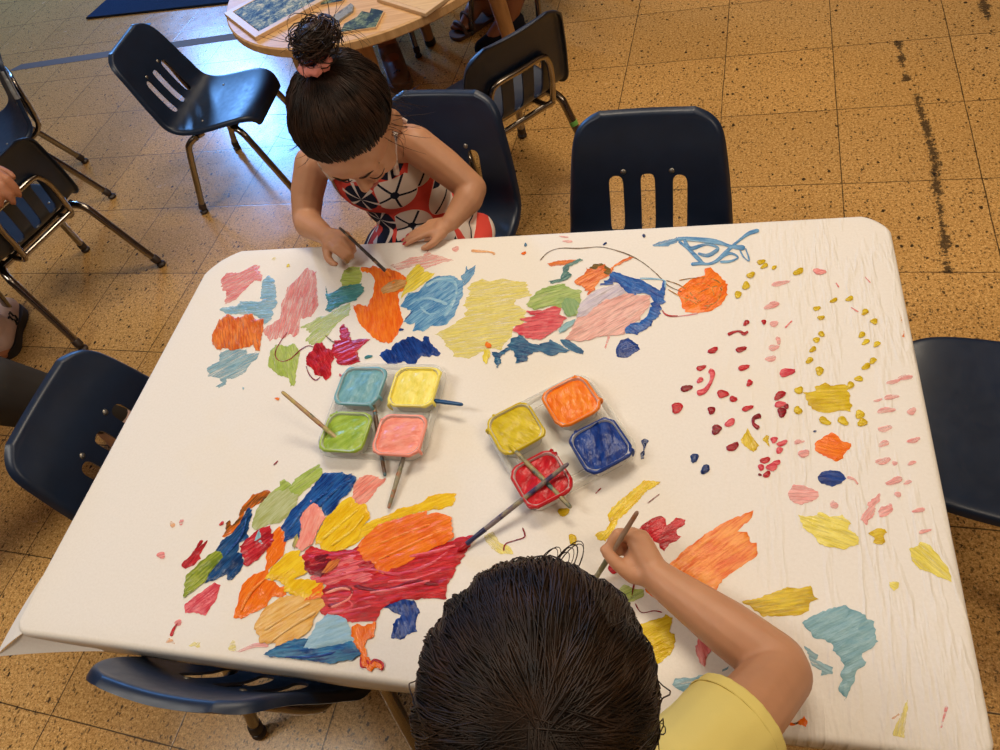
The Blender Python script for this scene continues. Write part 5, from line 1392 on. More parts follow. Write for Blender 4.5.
# painted daubs on the sheet: (kind, colour, coverage, thickness mm, layer, stroke direction, outline in 0.1 mm on the table)
DAUBS = [
('s','coral',0.62,1.1,0,0.61,[-5610,2916,-5562,3113,-5241,3107,-5004,3295,-4860,3271,-4862,3113,-4711,3037,-4664,2844,-4832,2878,-4959,2604,-5027,2407,-5240,2292,-5296,2518,-5480,2729]),
('s','skyblue',0.72,1.1,0,0.08,[-4652,2869,-4581,3020,-4396,2882,-4166,2423,-4060,1919,-4161,1760,-4395,1975,-4568,2037,-5089,2053,-5240,2145,-5229,2217,-4918,2256,-4939,2355,-4479,2338]),
('s','orange_d',0.9,1.5,1,-1.09,[-5174,1573,-5173,1902,-5041,2042,-4835,1964,-4537,2065,-4408,1905,-4239,1901,-4135,1644,-4103,1463,-4013,1175,-4106,1176,-4202,1309,-4338,1244,-4566,1202,-4825,1272,-4900,1206,-5068,1343]),
('s','skyblue',0.6,1.1,0,0.6,[-4947,812,-4863,898,-4748,963,-4817,1161,-4638,1225,-4308,1222,-4230,1133,-4028,1131,-4003,1023,-4099,917,-4118,726,-4283,601,-4443,600,-4387,476,-4509,393,-4568,433,-4485,517,-4583,600,-4836,662]),
('s','coral',0.52,1.1,0,1.68,[-3893,1914,-4011,2272,-3991,2441,-4034,2664,-3940,2809,-3828,3082,-3738,3128,-3560,3042,-3436,2710,-3217,2173,-3277,1943,-3475,1880,-3386,1584,-3437,1452,-3590,1543,-3717,1457,-3901,1415,-4156,1645,-4057,1757]),
('s','lime_p',0.62,1.1,0,0.82,[-3094,1316,-3199,1448,-3129,1579,-3408,1696,-3216,1827,-3168,1917,-2953,1980,-2775,2158,-2612,2236,-2527,1967,-2695,1792,-2801,1528,-2889,1334]),
('s','lime_m',0.85,1.4,0,-1.06,[-3813,1194,-3734,1346,-3529,1278,-3396,1341,-3222,1188,-3168,934,-3145,768,-3059,484,-3137,444,-3235,604,-3449,665,-3717,852,-3776,1000]),
('s','crimson',1,2,1,-0.9,[-3060,1059,-2990,1185,-2985,1336,-2877,1356,-2737,1225,-2597,1202,-2516,1013,-2517,849,-2457,666,-2508,547,-2615,646,-2751,666,-2857,808,-3000,891]),
('s','crimson',1,2,1,0.48,[-2633,1139,-2633,1395,-2518,1393,-2632,1657,-2578,1755,-2449,1620,-2320,1390,-2161,1420,-1966,1416,-2103,1228,-2130,1135,-2018,949,-2208,858,-2411,889,-2517,1044]),
('s','lime_m',0.75,1.1,0,-0.05,[-2970,2762,-2977,3035,-2884,3131,-2669,3093,-2567,2865,-2547,2693,-2638,2601,-2882,2612]),
('s','teal',0.92,1.5,1,0.21,[-3229,2652,-3136,2466,-3075,2464,-2889,2636,-2718,2665,-2517,2692,-2410,2472,-2486,2299,-2750,2204,-2932,2036,-3034,2074,-3087,2322]),
('s','orange_b',1,1.5,0,-1.22,[-2669,3093,-2349,3100,-1920,2977,-1653,2770,-1584,2577,-1733,2420,-1634,2119,-1477,1804,-1493,1589,-1552,1336,-1691,1317,-1905,1426,-2257,1736,-2389,1918,-2525,2173,-2454,2193,-2245,2140,-2224,2464,-2276,2777,-2419,2931,-2618,2991]),
('s','yellow_b',0.85,1.2,0,0.9,[-1671,2843,-1564,3104,-1454,3049,-1367,2923,-1164,2864,-1179,2770,-1297,2634,-1414,2499,-1580,2414,-1645,2301,-1661,2581]),
('s','tan',1,1.6,2,0.48,[-2107,2530,-1991,2667,-1861,2756,-1660,2722,-1636,2556,-1784,2469,-1996,2408]),
('s','blue_l',0.95,1.4,0,0.8,[-1615,2119,-1542,2412,-1365,2451,-1238,2702,-1077,2812,-851,2800,-683,2698,-571,2600,-529,2393,-554,2082,-605,1824,-682,1698,-956,1662,-1038,1558,-1240,1583,-1234,1776,-1339,1692,-1441,1803,-1374,2043]),
('s','blue_l',0.8,1.1,0,1.03,[-647,2789,-583,2833,-598,3000,-542,2901,-436,3014,-414,2847,-471,2641,-551,2553]),
('l','blue_p',1,1.2,1,-0.04,[-1226,2540,-1200,2552,-1174,2584,-1142,2616,-1106,2643,-1070,2660,-1030,2667,-987,2670,-943,2669,-902,2664,-866,2655,-831,2642,-796,2627,-764,2608,-736,2584,-714,2551,-696,2503,-683,2440,-677,2371,-678,2301,-686,2235,-702,2166,-728,2090,-756,2014,-780,1948,-775,1885,-737,1857,-700,1889,-677,1956,-652,2036,-632,2122,-622,2203,-621,2279,-625,2357,-634,2433,-647,2504,-666,2568,-695,2624,-734,2673,-778,2711,-824,2739,-870,2759,-919,2770,-969,2770,-1018,2762,-1063,2748,-1105,2729,-1143,2703,-1181,2671,-1215,2638,-1245,2611,-1259,2583]),
('l','blue_p',1,1.2,1,-0.03,[-1343,2227,-1309,2232,-1265,2245,-1212,2255,-1156,2258,-1098,2248,-1024,2222,-932,2184,-843,2141,-777,2101,-759,2090,-769,2072,-818,2027,-888,1984,-963,1954,-1022,1943,-1066,1959,-1113,1997,-1158,2047,-1198,2095,-1235,2118,-1251,2094,-1228,2055,-1184,2010,-1131,1960,-1073,1919,-1013,1901,-945,1912,-866,1941,-789,1980,-730,2025,-706,2087,-755,2156,-832,2207,-928,2253,-1024,2290,-1105,2313,-1171,2317,-1232,2307,-1285,2291,-1328,2275,-1358,2263]),
('l','royal',1,0.9,1,-0.03,[-1440,1820,-1429,1832,-1415,1852,-1399,1876,-1384,1900,-1370,1921,-1358,1942,-1347,1962,-1337,1982,-1328,1999,-1325,2014,-1337,2026,-1348,2018,-1358,2003,-1370,1985,-1383,1965,-1395,1945,-1407,1922,-1421,1897,-1435,1871,-1446,1848,-1452,1831]),
('d','royal',1,1.3,1,0.35,[-1424,1618,-1411,1601,-1424,1582,-1446,1576,-1464,1572,-1483,1573,-1497,1584,-1501,1601,-1497,1619,-1479,1633,-1457,1629,-1443,1622]),
('s','royal',1,2.4,0,-0.92,[-1711,1069,-1620,1191,-1554,1211,-1474,1314,-1408,1334,-1315,1458,-1190,1456,-1017,1328,-1014,1461,-926,1459,-877,1326,-636,1100,-639,1040,-815,1062,-948,1043,-997,963,-1081,884,-1150,884,-1241,965,-1325,885,-1500,886,-1593,967]),
('s','pink_p',0.42,0.8,0,0.21,[-2073,3109,-1894,3173,-1727,3288,-1496,3298,-1420,3469,-1357,3364,-1106,3273,-854,3159,-1072,3124,-1378,2972,-1558,3079,-1880,2975]),
('d','teal',1,1.3,1,0.35,[-1833,1069,-1822,1046,-1851,1021,-1882,1008,-1911,998,-1941,997,-1959,1011,-1967,1031,-1957,1057,-1923,1074,-1892,1072,-1867,1071]),
('s','yellow_p',0.62,1,0,0.16,[-458,2571,-249,2699,-93,2623,144,2680,332,2602,575,2590,581,2434,641,2256,430,2200,447,2091,635,1957,645,1666,487,1629,460,1386,336,1150,231,1190,74,1153,-127,997,-402,1039,-496,1159,-687,1405,-846,1491,-603,1654,-403,1861,-412,2078,-430,2344]),
('s','olive_g',0.9,1.4,1,0.35,[616,2085,691,2254,836,2423,965,2461,1158,2518,1303,2402,1472,2352,1555,1846,1339,1791,1221,1980,1020,2029,768,1953]),
('s','rose',0.92,1.6,2,0.13,[467,1547,503,1628,705,1705,530,1772,785,1827,638,1936,900,1949,1086,2026,1205,1981,1204,1856,1326,1771,1206,1572,1123,1474,950,1338,720,1382,575,1484]),
('s','steel',0.95,1.6,1,-0.24,[444,1188,499,1345,578,1464,682,1422,764,1302,964,1240,1107,1355,1242,1275,1413,1138,1387,1093,1263,1102,1180,1026,1081,1065,946,1143,801,1048,818,934,633,908,569,1108,492,1187,363,994,348,803,282,995,176,1132,311,1111]),
('s','steel',1,1.4,1,-0.54,[1264,1353,1389,1351,1558,1213,1660,1117,1651,1053,1444,1138,1289,1275]),
('s','yellow_b',0.9,1.2,1,-1.39,[70,996,74,1153,173,1152,194,1034,157,880]),
('d','orange_b',1,1.2,2,0.36,[178,1251,176,1213,153,1199,132,1196,109,1199,88,1221,76,1252,70,1288,83,1317,111,1311,131,1291,153,1280]),
('s','orange_d',0.9,1.2,0,0.08,[846,2986,1027,3045,1299,3051,1386,3023,1209,2942,907,2913]),
('s','teal_d',0.95,1.4,1,0.78,[1111,2631,1129,2765,1101,2857,1207,2965,1398,3068,1453,3028,1249,2894,1228,2782,1290,2666,1217,2581,1088,2543,958,2514,917,2574]),
('l','orange_p',0.6,0.9,1,-0.07,[-578,3360,-546,3338,-503,3332,-455,3326,-407,3321,-366,3318,-332,3317,-300,3316,-271,3315,-244,3311,-219,3303,-196,3291,-174,3275,-154,3257,-137,3241,-120,3244,-112,3273,-122,3295,-141,3307,-165,3320,-191,3333,-219,3344,-247,3352,-276,3358,-307,3364,-340,3371,-375,3379,-417,3388,-466,3397,-515,3404,-557,3409,-583,3395]),
('d','orange_b',1,1.3,1,0.35,[436,3271,438,3257,436,3238,413,3219,388,3221,375,3231,360,3236,350,3250,364,3270,387,3282,411,3289,430,3284]),
('d','pink_p',0.5,0.8,1,0.34,[-827,3439,-832,3405,-845,3378,-873,3373,-904,3383,-939,3404,-963,3448,-947,3483,-920,3492,-902,3510,-868,3518,-834,3483]),
('d','steel',1,1.3,1,0.34,[422,3466,427,3445,426,3427,416,3419,405,3415,388,3421,375,3445,377,3467,382,3480,383,3500,396,3508,412,3490]),
('s','orange_d',1,1.5,1,0.69,[1352,2553,1409,2638,1518,2699,1520,2856,1621,2827,1744,2933,1917,2811,2068,2959,2223,3062,2289,3035,2166,2953,1980,2830,1929,2656,1776,2554,1699,2342,1612,2239,1533,2392,1428,2462]),
('s','brown_o',1,1.3,2,-0.42,[1572,2830,1646,2916,1777,2931,1919,2788,1958,2698,1897,2657,1759,2753]),
('s','blue_r',1,1.7,1,-0.6,[1786,2445,1902,2591,1955,2742,2087,2691,2252,2595,2412,2544,2732,2297,2779,2505,2826,2376,2788,2009,2723,1772,2585,1541,2414,1429,2264,1451,2229,1530,2280,1665,2460,1661,2572,1816,2623,2014,2598,2220,2428,2248,2279,2171,2174,2342,2037,2498,1914,2439]),
('s','pink_l',0.88,1.4,2,0.63,[1356,1371,1450,1646,1519,1888,1722,2088,1891,2334,2117,2261,2368,2229,2585,2179,2593,2015,2458,1700,2285,1587,2235,1433,1997,1399,1579,1309,1422,1331]),
('s','lavender',0.92,1.4,3,0.68,[1469,1767,1502,2054,1614,2218,1761,2361,2072,2453,2210,2278,2122,2198,1908,2123,1733,1963,1623,1803]),
('s','royal',1,2,0,0.58,[2135,1168,2183,1319,2299,1363,2454,1239,2474,1146,2377,1054,2295,981,2176,1000,2127,1075]),
('s','sage_d',1,1.3,3,-1.24,[1195,2065,1262,2189,1392,2184,1486,2054,1460,1849,1371,1790,1284,1854]),
('s','skyblue_d',0.95,1.3,3,0.77,[1211,1532,1319,1690,1471,1746,1421,1627,1311,1490,1234,1472]),
('l','blue_p',0.9,0.9,1,-0.05,[2412,2556,2438,2546,2477,2541,2520,2536,2563,2532,2599,2529,2629,2527,2655,2526,2680,2525,2702,2522,2722,2518,2742,2512,2760,2505,2774,2497,2785,2487,2790,2475,2794,2455,2795,2425,2794,2391,2794,2359,2800,2337,2813,2335,2821,2355,2823,2386,2823,2423,2821,2459,2813,2490,2798,2511,2781,2522,2763,2529,2744,2534,2724,2540,2703,2547,2680,2552,2655,2557,2628,2562,2599,2567,2562,2572,2519,2576,2475,2579,2437,2581,2411,2576]),
('l','umber',0.9,0.5,1,-0.06,[718,3060,737,3081,756,3119,779,3162,806,3204,835,3237,865,3262,899,3283,936,3299,979,3311,1030,3319,1089,3319,1158,3313,1230,3304,1304,3295,1376,3291,1445,3292,1514,3298,1583,3304,1649,3308,1711,3304,1770,3293,1826,3276,1880,3254,1932,3231,1983,3206,2033,3183,2080,3158,2127,3132,2172,3105,2219,3074,2267,3041,2315,3005,2363,2967,2410,2927,2455,2885,2497,2842,2537,2798,2575,2752,2613,2704,2652,2654,2690,2601,2729,2544,2768,2486,2807,2433,2846,2388,2885,2353,2925,2326,2964,2303,3000,2281,3032,2258,3062,2232,3091,2205,3116,2179,3137,2157,3154,2144,3158,2152,3144,2171,3122,2191,3096,2216,3067,2243,3037,2269,3004,2293,2968,2316,2930,2340,2892,2369,2854,2404,2817,2449,2779,2501,2740,2558,2700,2615,2660,2667,2621,2716,2582,2762,2542,2808,2502,2853,2460,2896,2415,2939,2369,2981,2321,3022,2273,3060,2225,3095,2178,3126,2131,3154,2084,3178,2036,3201,1986,3223,1934,3246,1881,3268,1827,3290,1770,3308,1710,3321,1646,3326,1579,3325,1510,3321,1441,3317,1372,3315,1302,3319,1228,3326,1155,3333,1087,3337,1026,3335,975,3326,931,3313,893,3297,858,3277,825,3253,793,3220,765,3179,740,3136,721,3098,711,3068]),
('d','navy',1,1.3,1,0.35,[1820,3402,1821,3387,1811,3372,1797,3363,1779,3353,1758,3354,1753,3371,1763,3387,1768,3400,1778,3417,1799,3424,1813,3415]),
('d','navy',1,1.3,1,0.35,[2448,3541,2448,3524,2447,3503,2435,3483,2415,3487,2405,3505,2397,3518,2388,3535,2393,3557,2410,3567,2427,3567,2442,3559]),
('l','crimson',1,0.9,1,-0.03,[2778,1884,2782,1873,2789,1858,2797,1840,2807,1821,2818,1805,2831,1791,2845,1780,2861,1770,2879,1762,2898,1757,2922,1755,2950,1756,2977,1758,3001,1759,3017,1762,3016,1780,3000,1782,2976,1783,2949,1785,2922,1787,2901,1792,2884,1797,2869,1804,2855,1811,2843,1819,2831,1827,2820,1838,2811,1852,2802,1869,2795,1883,2789,1893]),
('l','rose',0.7,0.9,1,-0.03,[3017,1758,3037,1759,3065,1762,3098,1765,3132,1769,3163,1773,3194,1778,3228,1784,3260,1791,3287,1797,3306,1805,3305,1814,3285,1814,3257,1810,3225,1804,3192,1798,3161,1792,3130,1787,3096,1781,3064,1776,3036,1772,3016,1768]),
('d','pink_p',0.7,0.8,1,0.35,[1227,3480,1234,3465,1213,3450,1152,3452,1109,3467,1084,3479,1050,3493,1050,3509,1093,3516,1145,3516,1196,3508,1224,3493]),
('d','pink_p',0.6,0.8,1,0.35,[1148,3580,1121,3576,1094,3576,1058,3581,1021,3594,991,3610,966,3628,978,3630,1023,3630,1058,3621,1095,3614,1141,3597]),
('l','pink_p',0.6,0.9,1,-0.01,[2002,1403,1989,1391,1986,1369,1984,1342,1981,1315,1978,1289,1974,1264,1970,1238,1964,1213,1959,1192,1961,1174,1981,1166,1988,1179,1991,1202,1995,1227,2000,1254,2005,1278,2011,1302,2018,1327,2025,1352,2030,1374,2023,1394]),
('l','blue_m',0.95,1.2,1,-0.07,[2964,3370,2989,3354,3018,3364,3052,3372,3092,3376,3134,3373,3183,3362,3240,3345,3299,3325,3357,3304,3410,3285,3458,3270,3502,3257,3544,3247,3584,3238,3622,3228,3657,3217,3689,3202,3720,3184,3753,3164,3790,3145,3833,3126,3882,3109,3930,3093,3970,3081,4002,3103,4007,3160,3980,3194,3938,3199,3891,3203,3843,3210,3802,3218,3768,3231,3737,3248,3707,3270,3675,3295,3639,3318,3599,3340,3558,3359,3515,3376,3469,3390,3421,3401,3367,3412,3307,3422,3245,3432,3187,3440,3134,3446,3088,3449,3045,3449,3007,3449,2977,3451,2957,3430]),
('l','blue_m',0.95,1.2,1,-0.07,[2984,3334,3007,3299,3043,3258,3083,3209,3122,3157,3155,3111,3180,3069,3204,3028,3227,2989,3250,2952,3274,2919,3296,2890,3317,2861,3341,2833,3368,2809,3399,2796,3432,2791,3466,2793,3503,2800,3542,2814,3581,2836,3621,2870,3661,2915,3700,2966,3736,3017,3769,3064,3799,3107,3828,3149,3855,3189,3884,3227,3914,3263,3947,3299,3982,3334,4018,3365,4053,3392,4084,3413,4116,3427,4149,3439,4181,3449,4209,3459,4227,3486,4222,3530,4199,3545,4170,3540,4135,3531,4097,3515,4061,3491,4026,3460,3993,3423,3959,3383,3925,3344,3892,3306,3860,3271,3828,3237,3797,3202,3764,3167,3730,3128,3693,3083,3656,3032,3620,2981,3586,2936,3554,2901,3524,2875,3492,2857,3460,2846,3431,2843,3406,2848,3387,2862,3371,2883,3356,2912,3338,2946,3317,2981,3294,3014,3271,3048,3245,3084,3217,3121,3185,3159,3148,3202,3107,3250,3066,3299,3031,3343,3003,3368]),
('l','blue_m',0.95,1.1,1,-0.06,[3419,2830,3409,2838,3393,2846,3373,2855,3351,2864,3326,2870,3298,2873,3266,2871,3234,2868,3206,2863,3188,2844,3192,2807,3212,2793,3240,2793,3272,2795,3302,2798,3327,2800,3347,2800,3368,2799,3387,2797,3403,2794,3415,2794]),
('l','blue_m',0.85,1.1,1,-0.07,[3057,3416,3059,3374,3070,3315,3088,3247,3116,3182,3161,3136,3216,3133,3270,3155,3324,3185,3374,3212,3417,3223,3459,3217,3505,3201,3546,3177,3572,3152,3575,3147,3569,3148,3544,3122,3508,3092,3470,3065,3440,3050,3416,3046,3384,3052,3351,3064,3321,3077,3298,3081,3290,3039,3309,3022,3338,3002,3373,2981,3413,2965,3454,2963,3496,2981,3540,3012,3580,3051,3611,3095,3623,3154,3598,3201,3561,3229,3515,3252,3465,3271,3415,3283,3362,3277,3305,3257,3250,3235,3204,3222,3178,3224,3161,3242,3142,3284,3122,3340,3106,3396,3086,3431]),
('l','blue_m',0.9,1,1,-0.06,[3627,2838,3648,2823,3678,2820,3712,2820,3748,2822,3780,2831,3810,2844,3842,2862,3872,2882,3895,2903,3907,2933,3897,2967,3876,2997,3846,3025,3813,3047,3778,3057,3741,3048,3704,3025,3669,2996,3640,2968,3623,2942,3633,2917,3658,2923,3688,2947,3722,2972,3755,2992,3779,3000,3804,2997,3833,2983,3860,2963,3879,2943,3884,2935,3880,2929,3861,2914,3832,2900,3801,2888,3772,2881,3744,2878,3711,2877,3678,2878,3648,2879,3627,2866]),
('l','blue_m',0.9,1,1,-0.06,[3923,3080,3925,3054,3936,3022,3949,2986,3963,2950,3978,2921,3993,2897,4011,2874,4028,2855,4043,2841,4057,2835,4069,2850,4071,2871,4069,2896,4066,2922,4061,2950,4054,2984,4045,3024,4035,3065,4026,3101,4018,3125,4007,3120,4010,3093,4017,3056,4025,3015,4032,2974,4038,2942,4042,2915,4046,2889,4049,2869,4050,2858,4054,2860,4049,2861,4036,2872,4020,2890,4004,2912,3991,2936,3979,2964,3968,3000,3957,3036,3947,3069,3934,3088]),
('l','blue_p',0.9,1.2,2,-0.07,[3103,3358,3146,3343,3208,3332,3278,3319,3350,3304,3415,3288,3477,3271,3541,3250,3601,3228,3652,3210,3690,3203,3692,3219,3656,3236,3604,3252,3543,3271,3479,3290,3417,3307,3352,3323,3280,3340,3209,3357,3148,3371,3104,3374]),
('s','blue_m',0.7,1,0,0.35,[2565,3304,2691,3373,2913,3417,2959,3492,2963,3331,2822,3258,2631,3263]),
('s','orange_b',1,1.2,0,0.82,[3022,2162,3004,2306,3121,2425,3209,2526,3403,2579,3403,2727,3477,2745,3625,2567,3726,2376,3732,2174,3649,1978,3478,1847,3335,1812,3161,1837,3086,1918]),
('l','umber_y',0.95,0.7,1,-0.04,[2815,2498,2845,2481,2889,2460,2938,2434,2987,2407,3028,2378,3062,2349,3093,2318,3122,2285,3151,2249,3180,2211,3211,2167,3242,2117,3273,2065,3302,2019,3330,1984,3358,1961,3386,1948,3412,1942,3433,1939,3448,1941,3449,1951,3434,1959,3413,1961,3389,1966,3362,1976,3336,1995,3309,2028,3280,2073,3249,2124,3218,2175,3188,2221,3159,2261,3131,2298,3102,2334,3070,2367,3035,2397,2992,2426,2942,2453,2892,2476,2848,2496,2817,2508]),
('l','umber_y',0.95,0.7,1,-0.04,[2851,2308,2875,2283,2910,2252,2951,2217,2994,2182,3034,2153,3072,2129,3110,2108,3147,2088,3182,2068,3214,2048,3243,2025,3270,2001,3295,1977,3315,1957,3331,1946,3335,1954,3322,1971,3301,1990,3276,2012,3247,2036,3218,2059,3186,2080,3151,2101,3114,2122,3076,2145,3040,2170,3001,2200,2959,2235,2917,2269,2882,2299,2855,2317]),
('l','umber_y',0.95,0.7,1,-0.04,[3015,2488,3042,2488,3078,2496,3120,2505,3165,2513,3210,2518,3256,2520,3306,2522,3356,2520,3404,2515,3447,2507,3486,2494,3522,2478,3555,2459,3582,2438,3605,2415,3622,2389,3635,2361,3644,2330,3648,2296,3647,2259,3640,2214,3626,2162,3607,2110,3585,2063,3560,2027,3529,2003,3491,1986,3450,1974,3415,1965,3390,1953,3392,1943,3418,1945,3454,1954,3495,1967,3535,1987,3568,2015,3593,2054,3615,2104,3634,2157,3648,2210,3657,2256,3659,2296,3656,2334,3647,2370,3633,2402,3614,2431,3590,2456,3560,2478,3526,2495,3488,2510,3449,2521,3405,2529,3356,2533,3305,2534,3255,2535,3209,2534,3163,2531,3117,2524,3074,2517,3038,2509,3013,2499]),
('l','umber_y',0.95,0.7,1,-0.04,[3215,2313,3232,2326,3253,2351,3278,2377,3304,2399,3331,2409,3359,2408,3390,2400,3422,2385,3450,2365,3473,2340,3491,2307,3507,2266,3520,2220,3528,2178,3529,2143,3523,2114,3510,2086,3492,2061,3470,2042,3448,2031,3423,2028,3394,2033,3364,2043,3334,2059,3307,2079,3280,2105,3253,2138,3226,2175,3204,2211,3189,2240,3183,2263,3185,2285,3190,2306,3197,2323,3200,2337,3194,2341,3189,2329,3182,2311,3175,2289,3173,2263,3178,2233,3194,2200,3216,2162,3242,2123,3271,2089,3300,2062,3329,2043,3361,2028,3393,2019,3423,2015,3450,2019,3474,2031,3497,2050,3518,2076,3534,2106,3542,2140,3542,2180,3534,2226,3521,2274,3503,2318,3482,2353,3456,2379,3425,2399,3392,2413,3359,2421,3329,2422,3300,2411,3272,2390,3245,2365,3223,2341,3210,2322]),
('l','umber_y',0.95,0.7,1,-0.04,[3101,2033,3133,2059,3177,2099,3229,2145,3283,2189,3334,2225,3383,2255,3435,2285,3486,2310,3531,2327,3565,2332,3593,2326,3616,2312,3632,2290,3638,2260,3632,2221,3605,2163,3557,2088,3502,2009,3451,1940,3418,1891,3423,1884,3457,1931,3508,2001,3563,2080,3612,2155,3642,2214,3650,2260,3643,2298,3624,2328,3597,2346,3565,2353,3527,2347,3481,2328,3430,2301,3378,2269,3329,2237,3279,2199,3224,2155,3172,2110,3127,2071,3097,2042]),
('d','mustard_y',1,1.3,1,0.36,[4294,2846,4285,2808,4261,2783,4239,2765,4213,2756,4191,2768,4175,2791,4168,2824,4188,2856,4219,2862,4241,2861,4270,2867]),
('d','mustard_y',1,1.3,1,0.36,[4326,2753,4324,2727,4308,2701,4283,2686,4255,2675,4223,2673,4211,2699,4230,2730,4248,2750,4264,2777,4297,2795,4321,2779]),
('d','mustard_y',1,1.3,1,0.36,[4453,2709,4449,2691,4439,2674,4421,2662,4403,2657,4381,2656,4369,2670,4380,2692,4398,2705,4410,2719,4432,2734,4451,2728]),
('d','mustard_y',1,1.3,1,0.36,[4138,2581,4126,2544,4111,2515,4089,2492,4061,2490,4036,2500,4012,2523,4012,2563,4041,2589,4066,2598,4090,2617,4125,2618]),
('d','mustard_y',1,1.3,1,0.36,[4049,2363,4051,2325,4036,2293,4013,2274,3984,2257,3950,2267,3941,2313,3956,2350,3964,2381,3979,2421,4013,2430,4038,2399]),
('d','mustard_y',1,1.3,1,0.36,[3935,2193,3929,2161,3916,2133,3896,2099,3860,2086,3838,2114,3838,2148,3832,2174,3834,2212,3864,2238,3896,2234,3921,2220]),
('d','pink_p',0.55,0.8,1,0.36,[4625,2410,4606,2372,4540,2339,4484,2318,4426,2300,4379,2303,4359,2322,4357,2351,4401,2389,4472,2408,4518,2408,4570,2416]),
('d','pink_p',0.55,0.8,1,0.36,[4435,1967,4428,1934,4392,1903,4347,1881,4292,1860,4234,1861,4232,1899,4269,1935,4291,1963,4329,2001,4391,2017,4425,1996]),
('d','pink_p',0.55,0.8,1,0.36,[4416,1606,4404,1568,4386,1545,4367,1526,4343,1525,4324,1543,4306,1569,4303,1609,4326,1635,4351,1635,4371,1640,4400,1640]),
('d','pink_p',0.55,0.8,1,0.37,[4436,1295,4433,1263,4428,1232,4414,1199,4391,1205,4379,1244,4375,1274,4367,1307,4371,1346,4391,1360,4411,1350,4428,1329]),
('d','pink_p',0.55,0.8,1,0.37,[4404,1177,4391,1138,4365,1114,4341,1097,4313,1092,4290,1107,4274,1133,4269,1169,4292,1201,4325,1203,4348,1200,4379,1203]),
('d','pink_p',0.55,0.8,1,0.37,[4358,984,4356,962,4345,930,4299,903,4257,909,4240,925,4216,936,4206,960,4237,990,4283,1009,4325,1017,4355,1007]),
('d','crimson',1,1.3,1,0.36,[4027,1635,4026,1611,4012,1591,3994,1575,3969,1559,3944,1567,3944,1596,3953,1617,3956,1639,3972,1665,4000,1668,4017,1653]),
('d','crimson',1,1.3,1,0.36,[4259,1639,4255,1620,4249,1599,4235,1576,4212,1573,4201,1594,4198,1611,4190,1628,4195,1653,4215,1666,4235,1665,4252,1658]),
('d','crimson',1,1.3,1,0.37,[3587,1148,3576,1115,3561,1086,3533,1064,3501,1059,3468,1060,3441,1079,3450,1117,3484,1141,3507,1158,3540,1183,3579,1181]),
('d','crimson',1,1.3,1,0.37,[3979,1167,3967,1128,3938,1102,3911,1081,3879,1070,3853,1079,3834,1099,3826,1131,3851,1165,3888,1174,3914,1176,3950,1185]),
('l','crimson',1,0.9,1,-0.02,[3732,1384,3749,1377,3764,1389,3782,1403,3799,1416,3815,1426,3830,1434,3847,1439,3863,1441,3877,1440,3888,1436,3896,1429,3903,1417,3911,1401,3925,1386,3945,1377,3966,1385,3982,1399,3994,1416,4004,1430,4008,1443,3995,1466,3985,1463,3973,1453,3960,1444,3950,1438,3947,1438,3947,1439,3941,1445,3930,1456,3915,1469,3897,1477,3879,1478,3861,1477,3843,1474,3825,1471,3806,1468,3786,1462,3765,1452,3745,1442,3728,1432,3722,1410]),
('d','crimson',1,1.3,1,0.37,[3428,842,3419,808,3393,783,3369,764,3340,752,3315,758,3297,774,3288,801,3310,832,3344,842,3368,846,3401,856]),
('d','crimson',1,1.3,1,0.37,[4004,848,4001,811,3968,781,3939,763,3907,749,3879,754,3862,774,3855,803,3874,839,3913,855,3940,852,3970,857]),
('d','crimson',1,1.3,1,0.37,[4040,572,4040,547,4027,525,4010,506,3985,489,3959,498,3957,529,3965,552,3967,577,3982,605,4009,609,4028,592]),
('d','rose',1,1.3,1,0.37,[3391,615,3392,592,3377,570,3356,554,3330,538,3299,538,3292,564,3307,589,3314,609,3329,637,3360,649,3381,635]),
('d','crimson_d',1,1.3,1,0.37,[3247,498,3245,457,3211,425,3179,405,3145,390,3113,396,3094,418,3084,450,3102,490,3145,506,3176,502,3209,508]),
('d','crimson',1,1.3,1,0.37,[3715,402,3725,358,3694,322,3661,308,3631,297,3599,303,3581,333,3574,370,3585,414,3621,435,3654,422,3679,415]),
('d','crimson',1,1.3,1,0.37,[3825,308,3839,280,3820,251,3793,242,3771,239,3748,241,3734,261,3732,288,3739,318,3763,339,3789,331,3804,318]),
('d','crimson',1,1.3,1,0.37,[3122,168,3116,127,3099,90,3073,45,3021,23,2987,54,2984,96,2973,127,2973,174,3014,211,3062,212,3100,198]),
('d','crimson_d',1,1.3,1,0.37,[3548,123,3544,95,3532,69,3515,39,3481,24,3459,47,3457,76,3450,97,3450,130,3477,154,3509,154,3533,144]),
('d','crimson',1,1.3,1,0.37,[4035,176,4023,142,3995,116,3969,96,3939,83,3913,88,3894,103,3887,129,3911,161,3947,172,3972,177,4007,188]),
('d','rose',1,1.3,1,0.37,[3793,-64,3790,-95,3776,-125,3749,-145,3718,-155,3682,-158,3658,-134,3673,-96,3700,-73,3718,-47,3751,-21,3786,-31]),
('d','crimson_d',1,1.3,1,0.37,[3627,-167,3624,-203,3604,-234,3581,-266,3539,-291,3504,-272,3505,-231,3506,-202,3505,-164,3535,-127,3577,-125,3607,-142]),
('d','crimson_d',1,1.3,1,0.38,[3844,-420,3828,-462,3809,-495,3779,-524,3741,-532,3707,-527,3673,-508,3673,-465,3711,-432,3745,-418,3778,-393,3826,-384]),
('d','navy',1,1.3,1,0.38,[3342,-614,3337,-643,3324,-670,3304,-702,3266,-719,3240,-697,3239,-667,3231,-645,3231,-612,3262,-585,3298,-583,3326,-592]),
('d','navy',1,1.3,1,0.38,[3477,-775,3480,-806,3463,-835,3437,-855,3404,-875,3365,-874,3355,-839,3372,-806,3380,-779,3397,-744,3436,-729,3464,-748]),
